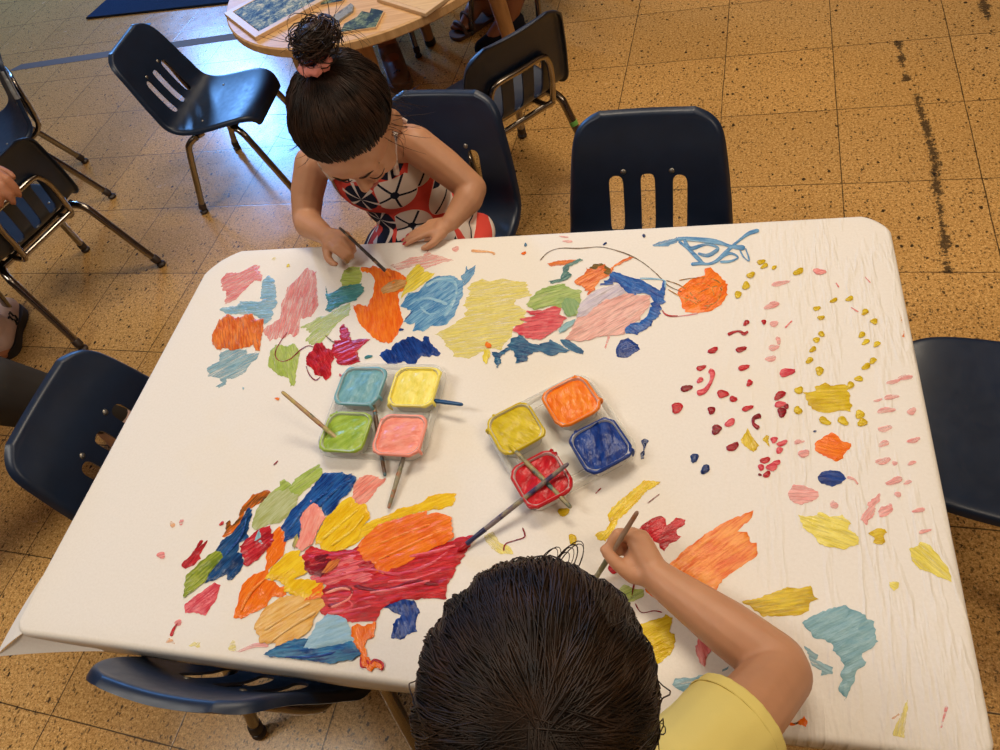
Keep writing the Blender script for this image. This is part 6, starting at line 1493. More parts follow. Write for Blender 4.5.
('d','crimson',1,1.3,1,0.37,[4451,389,4448,358,4421,327,4389,300,4344,271,4302,275,4304,313,4321,344,4328,374,4359,413,4406,426,4435,411]),
('d','rose',1,1.3,1,0.37,[4434,240,4448,212,4419,177,4380,163,4350,154,4319,153,4302,172,4303,201,4317,236,4353,262,4387,258,4406,247]),
('d','crimson_d',1,1.3,1,0.37,[4444,110,4438,76,4425,46,4406,9,4368,-7,4344,23,4343,58,4336,85,4337,126,4367,154,4401,152,4428,138]),
('d','crimson_d',1,1.3,1,0.37,[4477,192,4476,173,4474,151,4458,128,4436,130,4426,149,4417,161,4408,179,4415,203,4435,215,4455,218,4471,211]),
('d','rose',1,1.3,1,0.37,[4588,782,4594,737,4546,692,4498,671,4456,653,4413,654,4393,682,4390,721,4412,770,4466,800,4508,793,4541,789]),
('d','rose',1,1.3,1,0.38,[4316,-318,4309,-340,4301,-362,4281,-389,4249,-398,4235,-379,4231,-362,4221,-346,4228,-319,4256,-301,4284,-297,4307,-301]),
('d','rose',1,1.3,1,0.38,[4431,-354,4417,-385,4395,-408,4373,-428,4344,-438,4320,-434,4300,-422,4296,-396,4323,-369,4353,-360,4378,-348,4413,-337]),
('d','rose',1,1.3,1,0.38,[4370,-471,4367,-494,4353,-514,4337,-535,4310,-551,4288,-539,4289,-513,4291,-494,4292,-470,4312,-446,4339,-444,4358,-455]),
('d','crimson',1,1.3,1,0.38,[4211,-613,4199,-646,4181,-670,4161,-690,4134,-698,4111,-690,4090,-675,4085,-645,4109,-617,4137,-610,4159,-600,4191,-591]),
('d','rose',1,1.3,1,0.38,[4136,-727,4132,-748,4126,-770,4110,-795,4083,-801,4069,-781,4064,-764,4054,-747,4059,-721,4083,-705,4107,-703,4127,-709]),
('d','rose',1,1.3,1,0.38,[4286,-706,4288,-729,4282,-762,4243,-795,4204,-793,4185,-778,4162,-770,4149,-746,4173,-712,4212,-689,4251,-676,4280,-682]),
('d','rose',1,1.3,1,0.38,[4330,-649,4330,-665,4325,-689,4292,-713,4261,-715,4247,-705,4229,-702,4219,-686,4240,-661,4272,-642,4303,-631,4326,-634]),
('d','crimson',1,1.3,1,0.38,[4202,-829,4200,-853,4193,-875,4175,-889,4154,-894,4131,-894,4114,-875,4123,-846,4140,-829,4151,-811,4173,-792,4196,-802]),
('d','crimson_d',1,1.3,1,0.38,[4098,-844,4103,-854,4096,-866,4085,-869,4076,-870,4068,-870,4062,-862,4061,-852,4064,-841,4074,-833,4084,-836,4089,-840]),
('l','rose',1,1.3,1,0.0,[3455,742,3455,719,3464,709,3470,701,3472,699,3473,700,3476,689,3479,668,3479,642,3476,613,3470,586,3460,556,3445,525,3427,496,3408,471,3390,454,3373,445,3353,436,3331,428,3310,419,3300,390,3312,346,3331,329,3353,335,3380,346,3408,364,3433,390,3453,422,3470,458,3485,495,3500,530,3512,563,3523,595,3533,627,3541,659,3546,689,3547,722,3537,756,3518,780,3501,791,3488,795,3474,784]),
('l','crimson_d',1,1.5,1,0.02,[4120,46,4103,60,4083,51,4060,39,4037,23,4019,1,4008,-25,4004,-50,4004,-73,4006,-96,4011,-119,4021,-142,4036,-162,4052,-180,4065,-195,4084,-188,4102,-158,4100,-133,4084,-124,4068,-114,4054,-103,4045,-95,4041,-84,4040,-70,4042,-56,4047,-45,4053,-40,4062,-36,4080,-29,4100,-22,4120,-14,4129,11]),
('s','mustard_y',1,1.6,0,-1.28,[3866,-346,3956,-192,4014,-311,4083,-429,4019,-528,3900,-450]),
('s','mustard_y',1,1.4,0,-1.29,[4123,-338,4175,-262,4210,-291,4194,-381,4220,-462,4170,-381]),
('d','mustard_y',1,1.3,1,0.37,[4671,467,4660,430,4643,406,4624,385,4599,381,4578,393,4560,415,4554,451,4577,478,4603,482,4623,491,4653,496]),
('d','mustard_y',1,1.3,1,0.37,[4629,137,4641,102,4622,70,4595,65,4574,63,4552,69,4539,95,4538,127,4546,161,4570,181,4594,168,4608,151]),
('d','pink_p',0.75,1.3,1,0.38,[4677,-530,4656,-560,4635,-581,4609,-593,4583,-585,4563,-566,4547,-535,4558,-497,4591,-485,4616,-487,4643,-479,4675,-491]),
('d','pink_p',0.5,0.8,1,0.38,[4635,-343,4625,-362,4594,-377,4568,-385,4540,-390,4519,-386,4509,-374,4509,-357,4530,-339,4564,-333,4585,-336,4610,-335]),
('d','mustard_y',1,1.3,1,0.36,[4447,2707,4442,2688,4432,2671,4417,2651,4392,2643,4379,2660,4381,2680,4378,2695,4382,2718,4403,2733,4424,2731,4440,2723]),
('d','mustard_y',1,1.3,1,0.36,[4822,2616,4813,2580,4793,2546,4759,2525,4724,2518,4684,2519,4660,2550,4683,2593,4717,2617,4741,2645,4782,2672,4819,2656]),
('d','mustard_y',1,1.3,1,0.36,[5231,2020,5225,1998,5211,1976,5188,1963,5164,1958,5138,1957,5123,1975,5139,2002,5162,2017,5178,2035,5207,2053,5230,2044]),
('d','mustard_y',1,1.3,1,0.36,[5437,2042,5431,2017,5417,1993,5394,1979,5371,1974,5344,1976,5329,1997,5345,2028,5368,2044,5384,2064,5412,2082,5436,2071]),
('d','mustard_y',1,1.3,1,0.36,[5001,1881,4990,1850,4968,1830,4948,1815,4925,1808,4907,1819,4894,1837,4890,1865,4909,1891,4936,1895,4955,1895,4981,1899]),
('d','mustard_y',1,1.3,1,0.37,[5044,1705,5034,1674,5012,1654,4992,1640,4969,1633,4951,1643,4939,1661,4935,1688,4954,1714,4981,1718,4999,1718,5024,1722]),
('d','mustard_y',1,1.3,1,0.37,[5003,1402,5008,1380,5003,1348,4976,1333,4955,1346,4942,1358,4925,1370,4921,1397,4938,1422,4960,1437,4984,1440,4999,1424]),
('d','mustard_y',1,1.3,1,0.37,[4940,1305,4935,1285,4929,1260,4904,1235,4875,1237,4864,1256,4855,1269,4846,1288,4860,1315,4889,1329,4916,1332,4936,1325]),
('d','mustard_y',1,1.3,1,0.37,[4889,1140,4887,1117,4869,1095,4846,1080,4818,1067,4788,1069,4785,1096,4803,1121,4814,1140,4832,1167,4864,1177,4883,1161]),
('d','mustard_y',1,1.3,1,0.37,[4833,951,4830,927,4812,906,4790,888,4760,871,4733,880,4735,910,4748,933,4753,957,4774,984,4805,988,4823,971]),
('d','mustard_y',1,1.3,1,0.37,[4954,777,4945,744,4930,715,4906,681,4868,667,4847,698,4850,733,4845,760,4850,799,4883,825,4917,821,4942,805]),
('d','mustard_y',1,1.3,1,0.37,[5609,1791,5605,1765,5587,1743,5566,1725,5536,1708,5511,1719,5514,1751,5527,1775,5533,1800,5554,1828,5584,1831,5601,1813]),
('d','mustard_y',1,1.3,1,0.37,[5703,1616,5702,1593,5695,1562,5666,1538,5639,1548,5628,1566,5612,1578,5605,1603,5625,1631,5654,1646,5682,1651,5701,1639]),
('d','mustard_y',1,1.3,1,0.37,[5524,1383,5521,1358,5504,1337,5484,1320,5457,1305,5433,1315,5436,1346,5447,1369,5452,1393,5472,1419,5500,1421,5516,1404]),
('d','mustard_y',1,1.3,1,0.37,[5569,1264,5564,1242,5543,1222,5519,1205,5487,1187,5458,1193,5463,1220,5478,1241,5485,1262,5509,1288,5542,1294,5561,1281]),
('d','mustard_y',1,1.3,1,0.37,[5700,1225,5692,1203,5673,1183,5650,1162,5615,1145,5593,1157,5600,1183,5606,1201,5612,1225,5640,1249,5671,1251,5690,1241]),
('d','mustard_y',1,1.3,1,0.37,[5614,940,5607,916,5590,896,5569,874,5538,859,5518,874,5523,902,5528,922,5533,948,5558,972,5586,972,5604,959]),
('d','mustard_y',1,1.3,1,0.37,[5526,849,5522,822,5505,797,5480,782,5452,772,5420,772,5410,800,5431,831,5450,851,5468,878,5501,894,5523,877]),
('d','coral',0.85,1.3,1,0.36,[5130,2553,5098,2525,5062,2513,5026,2507,4990,2521,4966,2550,4950,2587,4959,2627,5004,2638,5042,2621,5075,2614,5119,2596]),
('d','pink_p',0.55,0.8,1,0.36,[4455,1962,4439,1935,4414,1912,4380,1885,4328,1877,4306,1903,4315,1932,4313,1955,4325,1987,4370,2007,4413,2001,4442,1986]),
('l','coral',0.8,0.7,1,-0.02,[4506,1499,4524,1514,4545,1545,4570,1578,4592,1608,4606,1629,4596,1643,4580,1625,4557,1596,4532,1565,4508,1537,4496,1513]),
('l','coral',0.8,0.7,1,-0.05,[5234,2332,5238,2317,5245,2297,5253,2274,5259,2253,5266,2241,5277,2250,5274,2266,5266,2286,5258,2308,5251,2329,5245,2342]),
('l','coral',0.8,0.7,1,-0.05,[5630,2432,5638,2412,5651,2385,5666,2354,5678,2327,5690,2312,5696,2319,5690,2340,5676,2366,5661,2395,5647,2422,5637,2439]),
('l','coral',0.8,0.7,1,-0.03,[5389,1856,5401,1840,5420,1819,5441,1797,5461,1777,5477,1768,5482,1778,5471,1796,5451,1815,5429,1836,5409,1855,5394,1866]),
('d','orange_d',0.75,1.3,1,0.37,[6000,1397,6000,1376,6000,1352,6000,1334,5999,1315,5969,1311,5966,1335,5984,1362,5994,1382,6000,1410,6000,1425,6000,1415]),
('d','orange_p',0.4,0.7,1,0.37,[6000,1634,6000,1607,6000,1575,6000,1554,5994,1575,5995,1610,5994,1635,5995,1669,6000,1699,6000,1701,6000,1690,6000,1666]),
('s','mustard_y',0.97,1.6,0,0.14,[4694,306,4676,401,4750,402,4838,435,4831,499,4946,558,5003,517,5174,534,5219,502,5233,407,5223,297,5247,189,5216,112,5088,125,4966,86,4871,84,4755,134,4713,227]),
('d','mustard_y',1,1.3,1,0.37,[4662,417,4646,391,4625,373,4601,376,4581,390,4561,414,4560,453,4586,477,4610,478,4631,488,4661,487,4674,453]),
('d','mustard_y',1,1.3,1,0.37,[4623,101,4616,62,4588,48,4565,62,4548,77,4534,98,4535,130,4549,159,4570,184,4598,183,4610,154,4613,129]),
('d','mustard_y',1,1.3,1,0.38,[4970,-66,4948,-97,4908,-98,4877,-91,4847,-79,4828,-52,4828,-20,4838,13,4871,32,4907,14,4926,-11,4950,-31]),
('d','mustard_y',1,1.3,1,0.38,[5171,-57,5166,-95,5127,-105,5093,-87,5068,-70,5045,-47,5044,-15,5061,13,5089,34,5128,30,5148,-1,5155,-28]),
('d','mustard_y',1,1.3,1,0.38,[5369,50,5349,30,5328,10,5294,-3,5264,19,5266,57,5275,82,5278,113,5302,139,5336,133,5360,109,5374,81]),
('d','mustard_y',1,1.3,1,0.38,[5388,-70,5368,-90,5345,-102,5314,-114,5280,-99,5276,-63,5292,-38,5299,-14,5319,13,5353,12,5377,-13,5389,-40]),
('d','mustard_y',1,1.3,1,0.37,[5294,506,5277,486,5260,467,5232,454,5208,473,5211,509,5219,533,5223,562,5243,587,5270,583,5289,561,5299,535]),
('d','mustard_y',1,1.3,1,0.37,[5415,606,5401,587,5377,583,5351,584,5318,592,5299,619,5314,643,5335,653,5349,669,5379,676,5407,657,5415,629]),
('s','orange_b',1,1.5,0,-0.22,[4745,-479,4765,-362,4867,-256,4964,-215,5030,-252,5069,-323,5180,-363,5175,-406,5111,-480,5044,-596,4973,-626,4908,-587,4821,-533]),
('s','royal',1,1.6,0,-0.08,[4742,-872,4801,-787,4895,-741,5005,-764,5068,-857,5012,-927,4898,-965,4789,-938]),
('l','pink_p',0.7,0.9,1,0.05,[5073,-852,5082,-865,5097,-868,5114,-871,5131,-875,5143,-880,5152,-888,5162,-901,5169,-915,5175,-929,5181,-938,5195,-926,5192,-916,5186,-902,5179,-885,5170,-868,5159,-853,5144,-842,5126,-834,5108,-829,5092,-826,5079,-834]),
('s','pink_p',0.75,1.1,0,0.05,[4389,-1094,4469,-968,4605,-988,4735,-1049,4741,-1115,4658,-1186,4521,-1233,4400,-1187]),
('d','navy',1,1.3,1,0.38,[4788,-189,4787,-201,4777,-209,4769,-214,4760,-218,4752,-215,4747,-209,4746,-199,4751,-188,4762,-184,4770,-186,4779,-185]),
('d','pink_p',0.62,0.9,1,0.38,[4677,-512,4660,-547,4641,-573,4614,-592,4585,-591,4560,-578,4537,-553,4543,-515,4576,-493,4603,-488,4632,-473,4668,-476]),
('d','pink_p',0.62,0.9,1,0.38,[4600,-350,4593,-367,4576,-381,4557,-395,4528,-406,4509,-394,4516,-374,4521,-360,4526,-342,4550,-326,4576,-327,4591,-336]),
('d','pink_p',0.62,0.9,1,0.38,[5801,367,5798,340,5750,315,5707,304,5669,296,5634,298,5623,316,5628,340,5655,369,5705,384,5738,378,5764,374]),
('d','pink_p',0.62,0.9,1,0.37,[6000,677,6000,654,5977,625,5921,613,5878,607,5836,605,5821,621,5832,645,5863,673,5919,694,5962,691,5983,682]),
('d','pink_p',0.62,0.9,1,0.37,[5853,603,5828,578,5802,559,5768,543,5732,538,5702,542,5678,553,5689,579,5732,598,5766,605,5802,620,5846,624]),
('d','pink_p',0.62,0.9,1,0.38,[5729,165,5740,140,5685,108,5624,96,5578,88,5533,87,5516,104,5528,130,5560,161,5621,184,5668,181,5691,171]),
('d','pink_p',0.62,0.9,1,0.38,[5603,301,5587,285,5571,273,5550,263,5528,260,5510,262,5494,270,5501,286,5528,298,5548,303,5571,312,5598,315]),
('d','pink_p',0.62,0.9,1,0.38,[5661,-115,5638,-146,5612,-170,5580,-189,5545,-191,5517,-183,5492,-165,5502,-131,5544,-110,5576,-102,5611,-87,5654,-86]),
('d','pink_p',0.62,0.9,1,0.38,[5605,-338,5597,-361,5571,-380,5542,-396,5502,-411,5470,-403,5478,-375,5497,-355,5507,-333,5538,-308,5577,-305,5597,-320]),
('d','pink_p',0.62,0.9,1,0.38,[5969,140,5956,110,5940,84,5917,69,5894,72,5871,81,5855,107,5868,143,5895,159,5915,170,5942,188,5969,176]),
('d','pink_p',0.62,0.9,1,0.38,[5949,-277,5931,-300,5910,-320,5879,-335,5848,-338,5818,-336,5797,-322,5815,-295,5852,-279,5878,-268,5914,-251,5949,-253]),
('d','pink_p',0.62,0.9,1,0.38,[5591,-572,5565,-604,5537,-629,5502,-649,5464,-652,5432,-645,5406,-628,5416,-594,5462,-571,5498,-563,5536,-546,5583,-543]),
('d','pink_p',0.62,0.9,1,0.38,[5863,-599,5854,-614,5835,-628,5813,-642,5780,-653,5761,-645,5770,-627,5777,-615,5784,-599,5811,-583,5839,-581,5856,-588]),
('d','pink_p',0.62,0.9,1,0.38,[5682,-841,5672,-867,5641,-894,5598,-911,5552,-923,5501,-925,5490,-899,5528,-866,5561,-845,5594,-817,5649,-798,5682,-813]),
('d','pink_p',0.62,0.9,1,0.38,[5782,-863,5776,-878,5756,-891,5733,-903,5703,-914,5678,-911,5685,-893,5700,-879,5708,-865,5732,-848,5761,-844,5776,-853]),
('d','pink_p',0.62,0.9,1,0.38,[5637,-1032,5635,-1049,5629,-1071,5607,-1087,5588,-1077,5580,-1063,5570,-1053,5566,-1034,5582,-1015,5603,-1006,5623,-1005,5637,-1015]),
('d','pink_p',0.62,0.9,1,0.38,[5665,-616,5657,-639,5642,-652,5628,-661,5613,-664,5602,-653,5595,-637,5594,-615,5608,-597,5626,-597,5637,-600,5654,-600]),
('s','pink_p',0.85,1.1,0,0.84,[5255,-1217,5271,-1164,5414,-1039,5399,-1131,5330,-1213]),
('s','pink_p',0.85,1.1,0,1.03,[5172,-1388,5227,-1270,5331,-1200,5357,-1249,5292,-1355,5218,-1452]),
('s','pink_p',0.85,1.1,0,0.47,[5365,-1274,5403,-1221,5515,-1163,5525,-1252,5442,-1333,5378,-1337]),
('d','pink_p',0.5,0.7,1,0.38,[4948,-1214,4942,-1250,4916,-1267,4894,-1266,4874,-1264,4858,-1248,4855,-1219,4860,-1189,4877,-1159,4903,-1157,4918,-1177,4931,-1192]),
('d','pink_p',0.7,0.8,1,0.38,[5860,-1226,5851,-1241,5827,-1255,5795,-1263,5761,-1267,5725,-1266,5719,-1249,5749,-1231,5773,-1221,5799,-1206,5840,-1197,5862,-1209]),
('d','pink_p',0.7,0.8,1,0.39,[5895,-1461,5885,-1483,5851,-1503,5823,-1517,5793,-1529,5770,-1530,5759,-1520,5758,-1504,5780,-1481,5817,-1468,5840,-1467,5867,-1460]),
('s','yellow_p2',0.9,1.4,0,-0.34,[4490,-1366,4566,-1387,4654,-1382,4736,-1325,4841,-1370,4973,-1349,5052,-1420,5031,-1522,5128,-1602,5118,-1700,4975,-1771,4829,-1758,4704,-1730,4677,-1658,4534,-1530,4517,-1455]),
('s','mustard_y',1,1.3,0,0.29,[5227,-1558,5318,-1490,5423,-1484,5427,-1532,5371,-1573,5398,-1656,5357,-1690,5277,-1665,5295,-1603]),
('s','yellow_p2',0.78,1.1,0,-0.79,[5636,-1722,5760,-1630,5845,-1660,5908,-1760,5968,-1871,6000,-2004,5985,-2061,5921,-2044,5797,-1976,5703,-1950,5638,-1851]),
('s','yellow_p2',0.8,1.1,0,-0.48,[5375,-2113,5474,-2116,5455,-2185,5411,-2216,5376,-2181]),
('s','skyblue_d',0.98,1.5,0,0.55,[4463,-2651,4549,-2580,4672,-2505,4911,-2424,5062,-2505,5147,-2559,5168,-2667,5187,-2785,5112,-2864,5029,-2920,5015,-3050,4956,-3091,4884,-3259,4803,-3424,4772,-3294,4821,-3129,4821,-3013,4770,-2960,4735,-2844,4578,-2812,4493,-2723]),
('s','yellow_p2',0.5,0.9,0,1.26,[5210,-3705,5244,-3605,5281,-3558,5394,-3330,5366,-3463,5329,-3584,5313,-3700,5286,-3705,5215,-3705]),
('l','coral',0.4,0.6,1,0.13,[5731,-3352,5719,-3364,5712,-3383,5704,-3405,5696,-3429,5688,-3451,5680,-3475,5670,-3500,5660,-3525,5651,-3546,5647,-3562,5660,-3564,5669,-3549,5676,-3527,5686,-3503,5696,-3477,5707,-3454,5717,-3432,5727,-3409,5737,-3387,5746,-3369,5744,-3354]),
('s','orange_b',1,1.4,0,-1.33,[4245,-3705,4315,-3705,4363,-3643,4408,-3616,4432,-3656,4411,-3705,4418,-3705,4277,-3705]),
('s','umber',0.9,1,1,-1.32,[4279,-3705,4361,-3676,4343,-3705,4299,-3705]),
('s','orange_p',0.5,0.8,0,0.8,[5223,-3534,5293,-3472,5312,-3485,5232,-3544]),
('s','skyblue',0.8,1.1,0,-0.4,[4457,-2910,4599,-2991,4561,-3042,4724,-3094,4707,-3165,4593,-3201,4609,-3142,4522,-3105]),
('s','yellow_g',0.93,1.5,0,0.9,[2218,-1506,2289,-1389,2439,-1229,2569,-1094,2656,-998,2747,-994,2862,-1014,2841,-1049,2708,-1138,2602,-1283,2497,-1427,2370,-1559,2334,-1683,2225,-1871,2122,-1854,2072,-1798,2114,-1759,2223,-1715,2261,-1615,2233,-1555]),
('s','crimson',0.97,1.8,0,0.56,[2624,-1676,2708,-1586,2858,-1479,2947,-1523,2972,-1593,3078,-1502,3186,-1520,3177,-1580,3082,-1669,3127,-1749,3086,-1810,3001,-1851,2941,-1947,2851,-1838,2692,-1719]),
('d','crimson',1,1.3,1,0.38,[2417,-2190,2422,-2229,2397,-2256,2374,-2271,2347,-2281,2319,-2271,2299,-2246,2286,-2213,2295,-2177,2328,-2167,2356,-2176,2383,-2175]),
('d','crimson',1,1.3,1,0.38,[2572,-2332,2561,-2343,2542,-2343,2523,-2340,2499,-2331,2487,-2311,2500,-2296,2516,-2292,2528,-2282,2551,-2281,2570,-2297,2574,-2316]),
('d','crimson',1,1.3,1,0.38,[2459,-2272,2452,-2279,2441,-2287,2426,-2282,2421,-2267,2423,-2256,2423,-2245,2428,-2233,2442,-2233,2454,-2240,2463,-2251,2465,-2263]),
('s','orange_w',1,1.3,0,0.73,[3009,-2101,3173,-1930,3339,-1769,3507,-1629,3633,-1527,3801,-1433,3928,-1378,3980,-1351,3978,-1434,3861,-1559,3808,-1620,3900,-1637,3938,-1738,4016,-1800,4023,-1889,3950,-1983,3747,-2130,3626,-2248,3545,-2362,3525,-2427,3345,-2379,3144,-2482,3004,-2580,2941,-2543,2775,-2516,2729,-2433,2932,-2285]),
('s','lime_p',0.9,1.2,0,0.56,[2337,-2567,2426,-2472,2495,-2389,2561,-2427,2720,-2446,2724,-2521,2572,-2610,2555,-2822,2491,-2808,2439,-2665]),
('s','mustard_y',0.97,1.5,0,0.55,[2580,-2902,2720,-2837,2940,-2754,2989,-2708,3061,-2742,3054,-2855,3108,-2999,3062,-3132,2940,-3261,2855,-3338,2778,-3182,2669,-3015]),
('s','coral',0.9,1.4,0,-1.27,[3361,-2924,3379,-2822,3457,-2834,3534,-2906,3544,-2973,3458,-3108,3420,-3236,3372,-3194,3324,-3104,3323,-3026]),
('s','coral',0.8,1.1,0,-1.0,[3078,-2626,3179,-2648,3241,-2755,3161,-2773,3110,-2696]),
('s','skyblue',0.8,1.1,0,0.3,[3091,-3461,3118,-3393,3270,-3375,3383,-3325,3496,-3331,3440,-3393,3570,-3341,3458,-3427,3254,-3534,3140,-3511]),
('s','skyblue',0.8,1,0,0.47,[3599,-3244,3683,-3197,3673,-3236,3608,-3266]),
('s','mustard_y',0.9,1.3,0,0.25,[3828,-2484,4023,-2415,4251,-2308,4317,-2267,4427,-2275,4571,-2228,4580,-2313,4637,-2376,4557,-2417,4534,-2519,4423,-2580,4046,-2633]),
('l','crimson_d',1,0.9,1,0.09,[2606,-2368,2600,-2379,2598,-2396,2595,-2416,2593,-2436,2591,-2456,2590,-2477,2589,-2500,2587,-2522,2586,-2541,2586,-2555,2594,-2555,2596,-2542,2598,-2523,2600,-2501,2603,-2478,2606,-2458,2609,-2438,2612,-2418,2615,-2398,2617,-2381,2615,-2369]),
('l','crimson_d',1,0.9,1,0.09,[2632,-2617,2639,-2634,2652,-2657,2669,-2683,2689,-2705,2712,-2718,2739,-2718,2769,-2711,2801,-2700,2830,-2690,2856,-2684,2878,-2685,2899,-2688,2918,-2692,2934,-2696,2947,-2694,2949,-2687,2938,-2681,2922,-2677,2902,-2674,2879,-2672,2855,-2673,2828,-2680,2798,-2691,2767,-2702,2738,-2709,2715,-2708,2696,-2696,2679,-2675,2664,-2650,2651,-2627,2638,-2613]),
('l','crimson_d',1,0.9,1,0.06,[2719,-1322,2742,-1304,2773,-1273,2807,-1240,2838,-1210,2859,-1189,2855,-1183,2834,-1203,2802,-1233,2767,-1266,2735,-1295,2715,-1317]),
('l','crimson_d',1,0.9,1,0.05,[2047,-1228,2057,-1217,2071,-1199,2087,-1178,2102,-1161,2110,-1147,2102,-1139,2091,-1150,2077,-1169,2062,-1189,2047,-1207,2038,-1220]),
('d','mustard_y',1,1.3,1,0.38,[1864,-1848,1865,-1881,1857,-1910,1844,-1944,1808,-1957,1778,-1927,1770,-1893,1758,-1866,1751,-1827,1777,-1802,1813,-1806,1843,-1821]),
('s','yellow_p2',0.55,0.9,0,-0.57,[642,-1906,753,-1836,859,-1974,1031,-2043,1064,-2121,843,-2118,729,-2045]),
('l','crimson_d',1,0.9,1,0.07,[944,-2091,949,-2077,948,-2058,948,-2038,951,-2018,959,-2002,974,-1989,996,-1977,1023,-1966,1051,-1955,1077,-1944,1102,-1934,1130,-1925,1157,-1916,1179,-1904,1195,-1885,1196,-1858,1186,-1828,1171,-1799,1156,-1773,1143,-1758,1135,-1762,1140,-1781,1153,-1807,1167,-1835,1175,-1860,1176,-1877,1167,-1889,1149,-1901,1124,-1911,1097,-1921,1071,-1932,1046,-1943,1018,-1953,990,-1963,964,-1975,944,-1989,932,-2010,927,-2034,927,-2057,929,-2076,934,-2090]),
('s','navy',1,1.5,0,-1.35,[2592,-406,2634,-353,2694,-403,2654,-472,2640,-591,2650,-674,2599,-692,2590,-626,2621,-558]),
('d','mustard_y',1,1.3,1,0.38,[1729,-1472,1726,-1515,1701,-1544,1678,-1565,1646,-1576,1614,-1563,1588,-1539,1570,-1502,1589,-1465,1627,-1458,1656,-1457,1692,-1450]),
('s','crimson',0.92,1.3,0,1.03,[-3753,-2662,-3732,-2583,-3655,-2500,-3615,-2273,-3565,-2283,-3580,-2377,-3489,-2256,-3486,-2356,-3526,-2490,-3474,-2538,-3532,-2632,-3649,-2692]),
('s','brown_or',1,1.8,0,1.02,[-3279,-2197,-3263,-2102,-3310,-1997,-3244,-1911,-3180,-1989,-3128,-1904,-3160,-1796,-3116,-1655,-3040,-1481,-2990,-1493,-2829,-1413,-2763,-1466,-2768,-1565,-2902,-1670,-2972,-1716,-3059,-1790,-3054,-2008,-3123,-2119,-3233,-2201]),
('s','navy_b',1,2,1,1.01,[-3292,-2394,-3248,-2234,-3140,-2147,-3066,-1981,-3048,-1817,-3030,-1719,-2946,-1742,-2911,-1863,-2923,-1972,-2826,-2204,-2944,-2265,-2917,-2392,-2779,-2484,-2751,-2582,-2780,-2709,-2874,-2815,-2965,-2736,-3146,-2838,-3244,-2871,-3229,-2721,-3174,-2591]),
('s','olive_l',1,1.7,2,0.94,[-3579,-2775,-3498,-2642,-3370,-2478,-3252,-2417,-3087,-2431,-3068,-2506,-3168,-2603,-3229,-2721,-3244,-2871,-3364,-2980,-3480,-3123,-3532,-3019]),
('s','rose',0.97,1.6,0,0.85,[-3358,-3289,-3429,-3193,-3336,-3081,-3101,-2849,-2989,-2882,-2968,-3088,-3038,-3299,-3186,-3293]),
('s','sage',0.97,1.6,1,0.94,[-2871,-1888,-2880,-1724,-2785,-1524,-2731,-1436,-2488,-1381,-2272,-1496,-2258,-1688,-2401,-1912,-2608,-1965,-2767,-2069,-2845,-2021]),
('s','crimson',1,2,2,0.77,[-2922,-2315,-2853,-2206,-2722,-2039,-2549,-1969,-2507,-2077,-2398,-2174,-2444,-2306,-2564,-2492,-2691,-2590,-2761,-2558,-2789,-2459]),
('s','skyblue',1,1.6,4,-1.18,[-2718,-2223,-2703,-2051,-2609,-2176,-2565,-2251]),
('s','lime_m',0.92,1.5,0,0.78,[-2754,-1458,-2648,-1354,-2680,-1269,-2604,-1237,-2521,-1261,-2452,-1329,-2431,-1228,-2281,-1077,-2120,-954,-2047,-1038,-2023,-1152,-2115,-1299,-2217,-1416,-2295,-1518,-2452,-1484]),
('s','royal_b',1,2.2,2,1.0,[-2371,-1995,-2338,-1860,-2304,-1724,-2173,-1539,-2096,-1354,-2023,-1152,-1962,-1078,-1900,-1089,-1788,-1084,-1680,-1065,-1552,-1116,-1451,-1126,-1441,-1293,-1507,-1434,-1590,-1520,-1620,-1683,-1697,-1780,-1755,-1771,-1854,-1643,-2100,-1819,-2048,-2000,-2024,-2179,-2105,-2108,-2212,-2193]),
('s','pink_s',0.9,1.4,0,0.84,[-1454,-1293,-1401,-1151,-1281,-1090,-1164,-1112,-1067,-1164,-981,-1132,-985,-1215,-1059,-1287,-1104,-1412,-1175,-1537,-1292,-1597,-1409,-1483]),
('s','pink_s',1,2,4,1.51,[-2023,-2255,-2034,-1999,-2118,-1847,-2074,-1656,-2057,-1546,-1955,-1595,-1773,-1719,-1719,-1795,-1775,-2033,-1793,-2213,-1921,-2311]),
('s','gold',1,1.6,0,0.47,[-1063,-1832,-904,-1744,-719,-1655,-682,-1601,-487,-1550,-324,-1475,-270,-1380,-101,-1332,77,-1327,142,-1397,111,-1489,-24,-1562,-268,-1602,-502,-1693,-799,-1840,-1012,-2007,-1172,-2168,-1318,-2204,-1321,-2028]),
('s','red_s',1,2.2,1,0.23,[-1910,-2368,-1818,-2231,-1525,-2274,-1176,-2227,-874,-2033,-482,-2175,-60,-2144,318,-1950,510,-1907,495,-2000,350,-2397,283,-2560,309,-2770,12,-2797,-305,-2845,-523,-2961,-557,-3135,-877,-3185,-1227,-3163,-1379,-3100,-1428,-2828,-1395,-2663,-1686,-2604,-1849,-2534]),
('s','gold',1,2.2,2,0.98,[-1754,-2210,-1775,-2033,-1719,-1795,-1610,-1629,-1536,-1517,-1418,-1456,-1335,-1546,-1198,-1551,-1101,-1652,-1032,-1752,-1124,-1887,-1149,-2067,-1257,-2224,-1395,-2284,-1529,-2282,-1680,-2230]),
('s','orange_b',1,2.4,4,0.57,[-1086,-2236,-1066,-2086,-913,-1899,-876,-1845,-615,-1752,-454,-1678,-262,-1627,-225,-1676,-87,-1617,127,-1680,178,-1802,246,-1944,158,-2048,-18,-2133,-206,-2266,-328,-2371,-545,-2482,-630,-2536,-734,-2521,-823,-2386,-954,-2372]),
('s','maroon',1,1.6,3,0.57,[-1855,-2492,-1733,-2384,-1542,-2320,-1423,-2360,-1427,-2506,-1506,-2657,-1675,-2623,-1804,-2561]),
